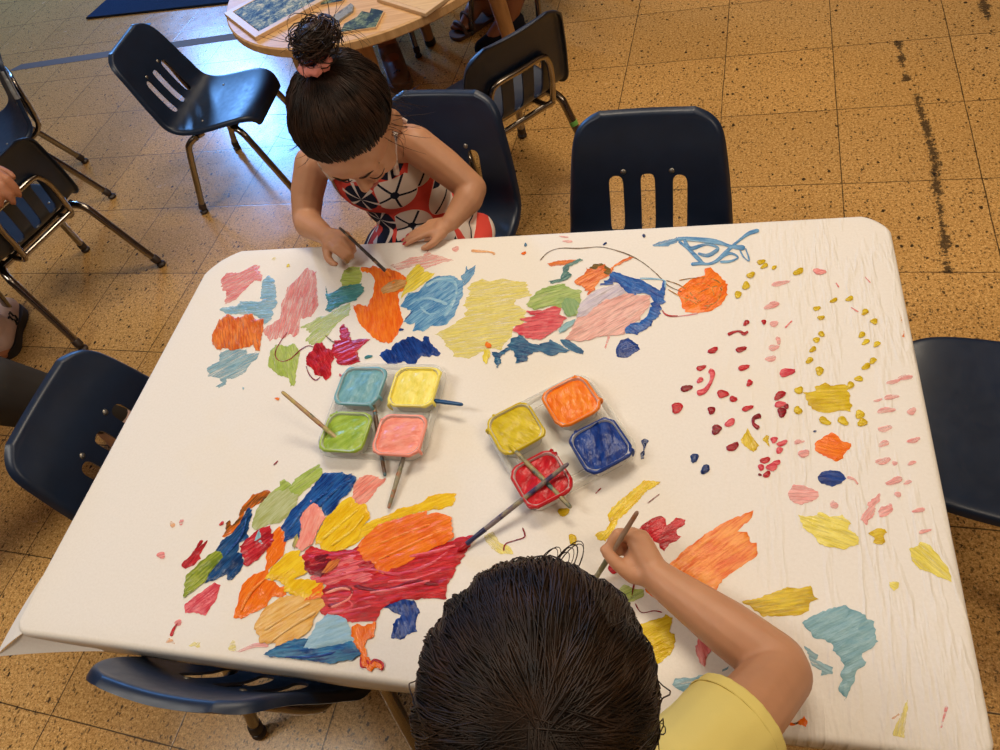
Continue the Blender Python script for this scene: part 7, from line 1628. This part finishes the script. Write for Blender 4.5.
('s','tan_o',1,1.5,5,0.97,[-1505,-2585,-1451,-2435,-1339,-2378,-1284,-2386,-1325,-2498,-1425,-2590]),
('s','orange_b',1,2,1,1.22,[-2599,-3276,-2624,-3057,-2663,-2854,-2577,-2720,-2380,-2619,-2520,-2148,-2399,-1957,-2220,-2171,-2185,-2389,-2334,-2615,-2285,-2738,-1968,-2835,-1909,-2931,-2145,-2973,-2157,-3115,-2370,-3214,-2515,-3308]),
('s','gold',1,2.2,3,0.83,[-2330,-2742,-2311,-2613,-2147,-2364,-1986,-2287,-1812,-2446,-1730,-2608,-1879,-2704,-1475,-2690,-1393,-2865,-1560,-2960,-1894,-2910,-2088,-2763]),
('s','orange_b',1,1.6,4,0.66,[-1640,-2987,-1601,-2843,-1446,-2708,-1401,-2905]),
('s','gold_g',1,1.6,4,1.41,[-2094,-2251,-2096,-2118,-2064,-2049,-2024,-2157,-2024,-2311]),
('s','peach',1,2,2,0.66,[-2255,-3380,-2194,-3138,-2012,-2961,-1718,-2894,-1401,-2905,-1341,-3018,-1408,-3142,-1427,-3335,-1584,-3501,-1739,-3666,-1865,-3568,-2050,-3550,-2181,-3449]),
('s','skyblue_l',1,1.8,3,0.38,[-1402,-3407,-1369,-3253,-1246,-3107,-977,-3138,-869,-3278,-784,-3417,-1024,-3516,-1408,-3630,-1586,-3612]),
('s','steel_b',1,1.9,4,0.24,[-1977,-3705,-1781,-3559,-1597,-3465,-1389,-3443,-1433,-3559,-1111,-3507,-810,-3402,-642,-3547,-739,-3629,-1035,-3705,-1283,-3705,-1392,-3705,-1540,-3705,-1686,-3705,-1914,-3705]),
('s','orange_b',1,1.8,2,-0.99,[-881,-3242,-552,-3153,-525,-3317,-639,-3420,-553,-3573,-340,-3613,-311,-3686,-512,-3705,-613,-3668,-672,-3514,-805,-3419]),
('l','crimson',1,1.3,4,0.11,[-640,-3582,-638,-3598,-633,-3622,-627,-3649,-617,-3675,-602,-3698,-579,-3705,-553,-3705,-524,-3705,-496,-3705,-467,-3705,-436,-3705,-402,-3705,-368,-3705,-339,-3705,-317,-3705,-303,-3691,-298,-3672,-298,-3653,-304,-3633,-317,-3615,-339,-3602,-366,-3591,-396,-3584,-425,-3581,-451,-3583,-469,-3595,-479,-3613,-484,-3630,-490,-3642,-492,-3644,-493,-3642,-502,-3633,-512,-3620,-522,-3607,-536,-3603,-549,-3611,-548,-3623,-536,-3635,-522,-3648,-505,-3659,-485,-3663,-471,-3653,-463,-3638,-456,-3623,-447,-3612,-439,-3609,-424,-3611,-400,-3615,-375,-3622,-353,-3629,-340,-3636,-332,-3643,-325,-3655,-322,-3669,-324,-3681,-331,-3691,-349,-3698,-376,-3703,-409,-3705,-441,-3705,-470,-3705,-496,-3704,-521,-3701,-545,-3696,-564,-3689,-580,-3681,-592,-3667,-603,-3645,-611,-3620,-616,-3597,-623,-3581]),
('l','crimson_d',1,2.2,3,0.09,[-1400,-2836,-1353,-2825,-1288,-2805,-1215,-2783,-1147,-2767,-1099,-2761,-1069,-2766,-1044,-2777,-1025,-2792,-1012,-2809,-1006,-2824,-1013,-2845,-1034,-2872,-1065,-2900,-1100,-2926,-1132,-2946,-1164,-2960,-1200,-2971,-1235,-2979,-1267,-2986,-1283,-3002,-1272,-3022,-1244,-3027,-1214,-3018,-1178,-3006,-1142,-2990,-1109,-2971,-1078,-2948,-1043,-2920,-1011,-2891,-984,-2862,-970,-2833,-973,-2802,-991,-2771,-1020,-2744,-1061,-2724,-1109,-2717,-1167,-2726,-1236,-2747,-1308,-2773,-1371,-2797,-1413,-2816]),
('l','pink_s',1,2.6,3,0.09,[-1364,-2871,-1332,-2865,-1294,-2846,-1251,-2824,-1209,-2805,-1171,-2793,-1135,-2787,-1095,-2784,-1056,-2785,-1026,-2790,-1009,-2797,-1003,-2809,-1002,-2828,-1009,-2852,-1024,-2876,-1043,-2898,-1075,-2921,-1120,-2946,-1168,-2972,-1212,-2995,-1235,-3019,-1222,-3036,-1185,-3028,-1140,-3007,-1091,-2980,-1045,-2952,-1012,-2924,-992,-2895,-979,-2864,-974,-2834,-977,-2807,-992,-2782,-1020,-2766,-1057,-2757,-1100,-2751,-1146,-2751,-1189,-2755,-1233,-2767,-1279,-2788,-1322,-2812,-1358,-2834,-1379,-2854]),
('l','rose',1,2.6,3,0.08,[-1547,-2730,-1496,-2730,-1437,-2709,-1368,-2683,-1294,-2656,-1221,-2629,-1148,-2602,-1070,-2573,-989,-2545,-906,-2524,-823,-2511,-739,-2513,-652,-2525,-562,-2541,-471,-2551,-381,-2546,-296,-2523,-212,-2488,-134,-2447,-62,-2403,0,-2363,56,-2322,106,-2279,150,-2239,186,-2205,208,-2177,186,-2155,157,-2177,123,-2213,80,-2253,30,-2293,-26,-2329,-91,-2364,-165,-2402,-244,-2438,-324,-2469,-401,-2489,-480,-2495,-564,-2490,-653,-2479,-745,-2471,-834,-2474,-921,-2490,-1006,-2513,-1090,-2539,-1170,-2564,-1247,-2587,-1323,-2608,-1400,-2631,-1471,-2654,-1531,-2675,-1564,-2704]),
('l','maroon',1,2.4,2,0.09,[-1024,-2728,-962,-2751,-875,-2762,-773,-2773,-670,-2778,-575,-2772,-493,-2750,-414,-2716,-338,-2679,-264,-2647,-191,-2627,-114,-2622,-29,-2625,52,-2631,123,-2636,173,-2624,171,-2593,121,-2574,49,-2567,-36,-2562,-126,-2563,-211,-2575,-289,-2603,-364,-2641,-438,-2681,-512,-2715,-589,-2734,-676,-2735,-776,-2724,-875,-2708,-963,-2691,-1025,-2697]),
('l','rose',1,2.4,3,0.09,[-989,-3071,-968,-3054,-949,-3022,-926,-2987,-897,-2954,-864,-2929,-822,-2909,-769,-2893,-714,-2879,-665,-2868,-637,-2848,-649,-2826,-687,-2825,-734,-2840,-788,-2859,-841,-2880,-886,-2904,-921,-2934,-953,-2968,-980,-3003,-1003,-3032,-1012,-3057]),
('s','rose_l',0.85,1.8,2,0.38,[-1665,-2665,-1455,-2481,-1156,-2289,-913,-2207,-788,-2407,-866,-2516,-621,-2537,-782,-2651,-1198,-2719,-1498,-2753]),
('l','rose_l',1,2.5,3,0.09,[-737,-2799,-681,-2792,-603,-2779,-512,-2763,-418,-2745,-332,-2724,-247,-2699,-158,-2668,-73,-2635,-1,-2606,45,-2577,33,-2553,-24,-2563,-98,-2589,-184,-2619,-273,-2650,-355,-2676,-438,-2700,-529,-2722,-618,-2743,-694,-2760,-748,-2775]),
('l','rose_l',1,2.5,3,0.08,[-539,-2286,-487,-2293,-416,-2293,-332,-2289,-242,-2280,-154,-2263,-61,-2234,42,-2194,142,-2151,229,-2112,288,-2083,274,-2056,209,-2075,120,-2109,17,-2146,-87,-2181,-178,-2206,-261,-2222,-347,-2232,-428,-2239,-498,-2245,-546,-2258]),
('l','rose_l',1,2.5,3,0.09,[-1240,-3118,-1190,-3120,-1126,-3107,-1052,-3092,-978,-3074,-914,-3056,-856,-3037,-797,-3016,-743,-2996,-698,-2980,-666,-2966,-678,-2945,-712,-2954,-759,-2970,-814,-2987,-874,-3004,-933,-3018,-998,-3032,-1073,-3047,-1147,-3061,-1211,-3075,-1251,-3096]),
('l','rose_l',1,2.5,3,0.08,[-528,-2639,-475,-2641,-405,-2628,-324,-2612,-241,-2593,-164,-2571,-89,-2543,-10,-2509,66,-2475,131,-2445,174,-2420,163,-2403,115,-2420,51,-2452,-24,-2488,-102,-2521,-176,-2547,-252,-2565,-336,-2580,-418,-2592,-489,-2602,-535,-2620]),
('l','rose_l',1,2.5,3,0.09,[-1298,-2947,-1258,-2949,-1206,-2937,-1148,-2926,-1092,-2919,-1050,-2919,-1019,-2927,-993,-2940,-974,-2955,-966,-2968,-966,-2973,-977,-2986,-1004,-3009,-1039,-3034,-1072,-3058,-1087,-3081,-1069,-3100,-1039,-3092,-1003,-3072,-965,-3046,-933,-3019,-916,-2989,-923,-2956,-946,-2931,-977,-2913,-1013,-2899,-1052,-2891,-1100,-2891,-1159,-2896,-1220,-2904,-1274,-2911,-1308,-2925]),
('l','orange_l',0.95,2.6,5,0.07,[-949,-2220,-895,-2195,-823,-2157,-737,-2112,-647,-2067,-559,-2026,-468,-1984,-368,-1939,-270,-1896,-186,-1858,-133,-1820,-145,-1800,-211,-1817,-294,-1856,-391,-1903,-489,-1952,-579,-1997,-664,-2042,-754,-2089,-840,-2134,-913,-2171,-963,-2201]),
('l','orange_l',0.95,2.6,5,0.07,[-772,-2373,-715,-2342,-635,-2297,-541,-2245,-444,-2191,-353,-2140,-263,-2089,-167,-2034,-74,-1979,5,-1932,56,-1892,44,-1875,-18,-1900,-98,-1946,-192,-1999,-288,-2056,-377,-2109,-465,-2163,-560,-2220,-652,-2275,-730,-2322,-785,-2357]),
('l','orange_l',0.95,2.6,5,0.09,[-2501,-3211,-2492,-3179,-2486,-3131,-2479,-3076,-2468,-3021,-2454,-2971,-2431,-2923,-2400,-2872,-2367,-2823,-2337,-2780,-2321,-2748,-2340,-2736,-2366,-2762,-2400,-2802,-2437,-2850,-2472,-2902,-2497,-2952,-2512,-3006,-2520,-3065,-2524,-3122,-2525,-3170,-2522,-3205]),
('l','gold_l',0.95,2.6,5,0.07,[-1657,-2139,-1621,-2114,-1581,-2070,-1536,-2017,-1490,-1962,-1447,-1910,-1405,-1857,-1360,-1800,-1315,-1746,-1277,-1699,-1251,-1665,-1268,-1650,-1298,-1681,-1339,-1726,-1386,-1779,-1435,-1833,-1481,-1883,-1526,-1933,-1574,-1988,-1619,-2041,-1656,-2086,-1675,-2125]),
('l','gold_l',0.95,2.6,5,0.07,[-1493,-2215,-1449,-2191,-1398,-2145,-1341,-2090,-1286,-2034,-1242,-1981,-1210,-1929,-1183,-1875,-1160,-1823,-1142,-1779,-1131,-1746,-1151,-1736,-1168,-1766,-1185,-1810,-1207,-1861,-1234,-1914,-1268,-1962,-1314,-2010,-1371,-2063,-1431,-2115,-1483,-2160,-1509,-2200]),
('l','peach_l',0.95,2.6,5,0.1,[-2057,-3407,-2013,-3382,-1961,-3337,-1901,-3285,-1839,-3233,-1782,-3188,-1727,-3146,-1669,-3105,-1614,-3067,-1566,-3035,-1538,-3006,-1555,-2990,-1594,-3009,-1639,-3044,-1692,-3084,-1748,-3128,-1803,-3170,-1861,-3214,-1926,-3265,-1989,-3314,-2044,-3356,-2075,-3392]),
('l','peach_l',0.95,2.6,5,0.1,[-1913,-3543,-1879,-3517,-1838,-3475,-1789,-3428,-1735,-3379,-1682,-3333,-1625,-3288,-1560,-3239,-1497,-3191,-1442,-3149,-1413,-3111,-1429,-3097,-1476,-3119,-1529,-3162,-1590,-3213,-1651,-3265,-1706,-3314,-1757,-3361,-1810,-3411,-1861,-3459,-1904,-3499,-1931,-3530]),
('l','royal',0.95,2.6,5,0.11,[-1640,-3701,-1582,-3698,-1502,-3692,-1408,-3686,-1312,-3676,-1224,-3662,-1139,-3640,-1051,-3611,-967,-3580,-897,-3551,-852,-3524,-863,-3508,-919,-3519,-990,-3546,-1073,-3578,-1159,-3608,-1240,-3632,-1324,-3648,-1417,-3661,-1509,-3670,-1589,-3677,-1646,-3683]),
('l','blue_r',0.95,2.6,5,0.05,[-1869,-1654,-1839,-1615,-1800,-1556,-1756,-1488,-1710,-1423,-1669,-1369,-1628,-1328,-1585,-1292,-1544,-1260,-1509,-1233,-1488,-1208,-1504,-1190,-1535,-1203,-1573,-1226,-1618,-1256,-1665,-1293,-1708,-1337,-1749,-1394,-1793,-1463,-1834,-1534,-1868,-1596,-1890,-1641]),
('l','blue_r',0.95,2.6,5,0.06,[-2212,-2042,-2188,-2001,-2169,-1938,-2145,-1864,-2116,-1789,-2081,-1721,-2033,-1654,-1970,-1584,-1905,-1516,-1846,-1459,-1807,-1416,-1825,-1399,-1869,-1438,-1930,-1493,-2000,-1558,-2067,-1627,-2121,-1694,-2160,-1765,-2190,-1843,-2213,-1918,-2229,-1983,-2233,-2032]),
('l','blue_r',0.95,2.6,5,0.07,[-3071,-2462,-3041,-2430,-3013,-2376,-2982,-2313,-2954,-2246,-2937,-2184,-2933,-2122,-2937,-2057,-2945,-1995,-2952,-1941,-2959,-1903,-2981,-1899,-2978,-1937,-2970,-1990,-2963,-2052,-2962,-2114,-2969,-2172,-2989,-2230,-3019,-2293,-3052,-2355,-3082,-2408,-3091,-2452]),
('s','royal',1,2,0,-0.94,[-523,-2961,-386,-2852,-124,-2828,-7,-2969,-39,-3084,7,-3190,-81,-3235,-180,-3318,-303,-3312,-327,-3150,-256,-3031,-437,-2972]),
('l','pink_p',0.5,0.7,1,0.11,[-2434,-3705,-2411,-3705,-2388,-3705,-2359,-3705,-2327,-3705,-2294,-3696,-2258,-3679,-2219,-3661,-2179,-3645,-2140,-3631,-2105,-3620,-2071,-3614,-2034,-3610,-1997,-3607,-1965,-3605,-1944,-3597,-1950,-3572,-1975,-3564,-2009,-3561,-2050,-3559,-2094,-3562,-2136,-3570,-2176,-3584,-2215,-3603,-2253,-3625,-2289,-3648,-2323,-3669,-2355,-3690,-2389,-3705,-2420,-3705,-2447,-3705,-2459,-3705]),
('s','yellow_p2',0.4,0.7,0,0.99,[-3100,-3705,-3059,-3656,-2947,-3644,-2929,-3705,-2930,-3705]),
('d','orange_p',0.4,0.7,1,0.38,[-3333,-3704,-3329,-3705,-3353,-3705,-3383,-3705,-3429,-3705,-3480,-3705,-3487,-3705,-3474,-3696,-3474,-3669,-3448,-3642,-3395,-3649,-3357,-3676]),
('d','yellow_p2',0.35,0.7,1,0.38,[-2393,-3662,-2382,-3704,-2393,-3705,-2417,-3705,-2448,-3705,-2492,-3705,-2514,-3675,-2505,-3639,-2502,-3609,-2493,-3571,-2453,-3574,-2416,-3617]),
('l','crimson',1,1.1,1,0.1,[-3424,-3619,-3411,-3608,-3413,-3588,-3415,-3566,-3417,-3544,-3417,-3524,-3415,-3506,-3411,-3486,-3404,-3468,-3397,-3452,-3395,-3440,-3419,-3430,-3426,-3440,-3433,-3455,-3442,-3473,-3451,-3493,-3459,-3512,-3463,-3533,-3465,-3557,-3464,-3580,-3463,-3599,-3449,-3615]),
('d','coral',0.8,0.9,1,0.38,[-3357,-3430,-3356,-3452,-3363,-3471,-3386,-3477,-3412,-3475,-3444,-3466,-3469,-3441,-3461,-3417,-3440,-3408,-3427,-3395,-3400,-3385,-3368,-3403]),
('d','coral',0.6,0.7,1,0.37,[-4027,-2024,-4031,-2047,-4038,-2065,-4052,-2070,-4070,-2060,-4088,-2042,-4104,-2012,-4100,-1983,-4083,-1979,-4071,-1976,-4054,-1970,-4033,-1990]),
('d','coral',0.75,0.8,1,0.37,[-4111,-2513,-4094,-2534,-4077,-2563,-4096,-2591,-4140,-2588,-4169,-2574,-4199,-2566,-4229,-2545,-4227,-2515,-4201,-2496,-4169,-2486,-4133,-2492]),
('d','orange_p',0.45,0.6,1,0.37,[-4149,-2062,-4142,-2093,-4159,-2106,-4178,-2110,-4198,-2109,-4223,-2093,-4241,-2068,-4255,-2039,-4251,-2015,-4224,-2018,-4201,-2032,-4179,-2040]),
('l','crimson',0.8,0.9,1,0.11,[-2460,-3705,-2451,-3705,-2446,-3705,-2440,-3705,-2435,-3705,-2442,-3705,-2459,-3705,-2471,-3705,-2474,-3705,-2477,-3705,-2479,-3705,-2477,-3705]),
('d','crimson',1,1.3,1,0.37,[-3340,-1969,-3332,-1985,-3330,-2001,-3340,-2016,-3356,-2026,-3377,-2035,-3400,-2028,-3404,-2007,-3395,-1991,-3393,-1976,-3381,-1957,-3357,-1955]),
('l','crimson_d',1,0.9,1,0.04,[-2874,-1015,-2862,-1006,-2853,-988,-2843,-968,-2835,-950,-2831,-936,-2842,-929,-2851,-939,-2861,-956,-2873,-975,-2883,-993,-2884,-1008]),
('d','crimson',0.8,1.3,1,0.38,[-1414,-3705,-1418,-3705,-1443,-3705,-1466,-3705,-1489,-3705,-1510,-3705,-1522,-3705,-1526,-3705,-1511,-3705,-1482,-3705,-1461,-3705,-1439,-3705]),
('l','crimson_d',1,1,2,-0.01,[-3629,1583,-3640,1556,-3652,1517,-3667,1470,-3680,1421,-3690,1372,-3697,1321,-3703,1266,-3706,1209,-3702,1155,-3690,1107,-3667,1064,-3635,1024,-3598,991,-3560,966,-3523,950,-3486,944,-3448,946,-3409,955,-3372,970,-3338,990,-3309,1020,-3283,1060,-3259,1104,-3236,1145,-3213,1180,-3190,1207,-3166,1231,-3143,1250,-3120,1265,-3098,1275,-3075,1276,-3051,1269,-3029,1259,-3009,1248,-2994,1245,-2993,1255,-3007,1264,-3028,1273,-3052,1283,-3079,1289,-3104,1288,-3129,1279,-3154,1265,-3180,1246,-3206,1223,-3231,1196,-3256,1162,-3279,1119,-3302,1075,-3325,1035,-3352,1005,-3383,984,-3418,968,-3454,958,-3491,956,-3524,963,-3557,979,-3591,1003,-3623,1034,-3650,1069,-3670,1106,-3680,1149,-3684,1201,-3683,1257,-3679,1312,-3674,1363,-3667,1413,-3654,1462,-3639,1508,-3626,1547,-3618,1576]),
('l','crimson_d',1,1,2,0.0,[-2990,848,-2976,824,-2955,791,-2931,753,-2905,714,-2877,680,-2847,649,-2813,618,-2778,590,-2745,568,-2715,555,-2690,558,-2672,573,-2658,592,-2647,609,-2640,621,-2650,631,-2660,620,-2671,603,-2686,587,-2702,576,-2718,576,-2740,587,-2769,608,-2802,634,-2834,664,-2863,692,-2891,723,-2918,759,-2943,796,-2964,829,-2980,852]),
('l','umber',0.9,0.5,2,-0.02,[-2854,1503,-2829,1482,-2794,1453,-2753,1421,-2712,1390,-2676,1365,-2643,1346,-2610,1330,-2581,1318,-2556,1308,-2538,1303,-2537,1313,-2555,1323,-2580,1335,-2608,1349,-2640,1365,-2671,1383,-2706,1407,-2746,1436,-2788,1467,-2824,1494,-2850,1511]),
('d','orange_b',1,1.3,1,0.36,[-3247,198,-3240,184,-3245,168,-3274,165,-3299,177,-3315,186,-3335,197,-3340,212,-3322,222,-3297,225,-3271,222,-3253,210]),
('d','skyblue',1,1.3,1,0.35,[-3998,397,-3995,379,-4000,372,-4005,367,-4013,369,-4024,381,-4033,397,-4042,416,-4039,428,-4029,423,-4021,418,-4011,414]),
('d','yellow_b',0.8,0.8,1,0.34,[-4195,3255,-4184,3233,-4188,3213,-4201,3198,-4219,3185,-4247,3185,-4265,3211,-4262,3234,-4263,3253,-4261,3278,-4238,3288,-4212,3274]),
('d','yellow_b',0.4,0.6,1,0.33,[-4579,3424,-4577,3402,-4583,3384,-4601,3381,-4622,3388,-4648,3401,-4669,3430,-4663,3452,-4646,3458,-4636,3470,-4614,3475,-4588,3453]),
('d','rose',0.6,1.3,1,0.36,[-2266,667,-2266,647,-2274,639,-2282,634,-2294,636,-2305,649,-2315,667,-2322,688,-2316,701,-2302,696,-2292,690,-2279,686]),
]
# colour key: dark tone, light tone, plain name
COL = {
 'coral': ((226, 112, 112), (244, 162, 156), 'coral pink'), 'skyblue': ((112, 160, 178), (160, 196, 206), 'light blue'), 'skyblue_d': ((112, 158, 170), (140, 180, 188), 'grey blue'), 'skyblue_l': ((138, 178, 198), (160, 196, 212), 'light blue'),
 'orange_d': ((206, 88, 20), (240, 138, 60), 'orange'), 'orange_b': ((232, 98, 12), (248, 134, 34), 'bright orange'), 'rose_l': ((214, 54, 70), (240, 128, 130), 'pinkish red'), 'orange_l': ((244, 124, 30), (252, 160, 76), 'light orange'), 'gold_l': ((246, 206, 44), (252, 224, 96), 'light golden'), 'peach_l': ((238, 190, 112), (248, 212, 150), 'light peach'), 'orange_w': ((224, 96, 16), (246, 160, 72), 'bright orange'), 'orange_p': ((236, 160, 90), (244, 190, 130), 'faint orange'),
 'lime_p': ((170, 192, 92), (200, 212, 140), 'pale lime'), 'lime_m': ((158, 182, 74), (188, 204, 116), 'lime green'), 'crimson': ((148, 10, 22), (208, 44, 54), 'dark red'), 'crimson_d': ((112, 8, 22), (164, 24, 40), 'deep red'),
 'teal': ((40, 112, 116), (92, 156, 154), 'teal green'), 'teal_d': ((36, 80, 88), (104, 150, 136), 'dark teal'), 'yellow_b': ((226, 202, 40), (242, 226, 96), 'yellow'), 'tan': ((176, 122, 60), (216, 170, 110), 'tan'),
 'blue_l': ((46, 116, 176), (128, 180, 214), 'sky blue'), 'blue_p': ((110, 168, 208), (166, 204, 224), 'pale blue'), 'royal': ((8, 38, 104), (26, 70, 150), 'dark blue'), 'royal_b': ((10, 46, 116), (40, 100, 172), 'royal blue'), 'navy': ((6, 26, 76), (20, 52, 112), 'navy blue'),
 'pink_p': ((236, 150, 146), (246, 186, 178), 'pale pink'), 'yellow_p': ((228, 214, 96), (240, 230, 142), 'pale yellow'), 'yellow_p2': ((232, 214, 84), (246, 232, 130), 'lemon yellow'), 'olive_g': ((140, 172, 84), (180, 196, 116), 'sage green'),
 'rose': ((200, 46, 66), (232, 110, 116), 'rose red'), 'steel': ((16, 62, 112), (66, 124, 160), 'steel blue'), 'brown_o': ((70, 58, 16), (130, 96, 30), 'olive brown'), 'blue_r': ((14, 58, 140), (48, 112, 188), 'royal blue'), 'pink_l': ((222, 158, 146), (240, 190, 178), 'pale salmon'),
 'lavender': ((190, 178, 196), (216, 206, 212), 'pale lavender'), 'sage_d': ((118, 158, 104), (150, 178, 124), 'grey green'), 'umber': ((84, 62, 34), (130, 100, 62), 'brown'), 'blue_m': ((60, 122, 178), (120, 170, 206), 'mid blue'), 'umber_y': ((92, 66, 24), (226, 160, 70), 'brown and tan'),
 'mustard_y': ((196, 160, 10), (226, 198, 50), 'mustard yellow'), 'yellow_g': ((222, 182, 14), (240, 214, 66), 'golden yellow'), 'brown_or': ((90, 60, 20), (232, 118, 28), 'orange and brown'), 'navy_b': ((12, 44, 88), (34, 88, 142), 'dark blue'), 'olive_l': ((104, 124, 30), (166, 176, 64), 'olive green'),
 'sage': ((166, 174, 104), (192, 198, 150), 'sage grey'), 'pink_s': ((240, 138, 124), (248, 174, 158), 'salmon pink'), 'gold': ((230, 178, 10), (246, 208, 44), 'golden yellow'), 'red_s': ((158, 4, 12), (216, 40, 44), 'bright red'), 'maroon': ((104, 6, 18), (146, 18, 32), 'maroon'), 'tan_o': ((160, 60, 40), (220, 130, 60), 'brownish orange'),
 'gold_g': ((90, 120, 110), (220, 190, 90), 'grey and gold'), 'peach': ((220, 158, 66), (238, 194, 116), 'peach'), 'steel_b': ((12, 54, 112), (56, 128, 168), 'dark blue'),
}
MATS = {}
def daub_mat(col, cov):
    key = (col, round(cov, 1))
    if key not in MATS:
        c = COL[col]; MATS[key] = paint_mat('paint_%s_%d' % (c[2].replace(' ', '_'), int(cov*10)), srgb(*c[0]), srgb(*c[1]), 1.0 if cov > .96 else cov+.05, .2, 1.0, .34)
    return MATS[key]
def build_daubs():
    def area(p): return abs(sum(p[i][0]*p[(i+1) % len(p)][1]-p[(i+1) % len(p)][0]*p[i][1] for i in range(len(p))))/2
    items = []
    for i, (k, col, cov, th, ly, ang, q) in enumerate(DAUBS):
        pts = [(q[j]/1e4, q[j+1]/1e4) for j in range(0, len(q), 2)]
        items.append((k, col, cov, th, ly, ang, pts, area(pts), i))
    dots = sorted([it for it in items if it[0] == 'd'], key=lambda t: -t[7])
    small = set(it[8] for it in dots[96:]); crumbs = []
    for k, col, cov, th, ly, ang, pts, ar, i in items:
        name = {'s': 'paint_stroke', 'd': 'paint_dot', 'l': 'paint_line'}[k]
        o = heightfield(name, pts, daub_mat(col, cov), paper, TZ+.0004+.0005*ly, th/1000*(1.0 if cov > .8 else .55), ang,
                        .0030 if ar > .004 else (.0022 if ar > .0004 else .0016), .0075 if k == 's' else .004, {'s': .0013, 'd': .0005, 'l': .00015}[k], 1.15 if k == 's' else .3, i*1.37, {'s': .0075, 'd': .0015, 'l': 0}[k])
        if o is None: continue
        if i in small: crumbs.append(o)
        else: tag(o, {'s': '%s stroke of %s paint', 'd': '%s dab of %s paint', 'l': '%s line of %s paint'}[k] % ('thick' if cov > .9 else 'thin', COL[col][2]))
    if crumbs:
        bm = bmesh.new(); mats = []
        for o in crumbs:
            mi = len(mats); mats.append(o.data.materials[0])
            n0 = len(bm.faces); bm.from_mesh(o.data); bm.faces.ensure_lookup_table()
            for f in bm.faces[n0:]: f.material_index = mi
        me = bpy.data.meshes.new('paint_spatter'); bm.to_mesh(me); bm.free()
        s = bpy.data.objects.new('paint_spatter', me); C.objects.link(s); s.parent = paper
        for mt in mats: me.materials.append(mt)
        tag(s, 'tiny spatters of paint', kind='stuff')
        for o in crumbs: m_ = o.data; bpy.data.objects.remove(o); bpy.data.meshes.remove(m_)
build_daubs()
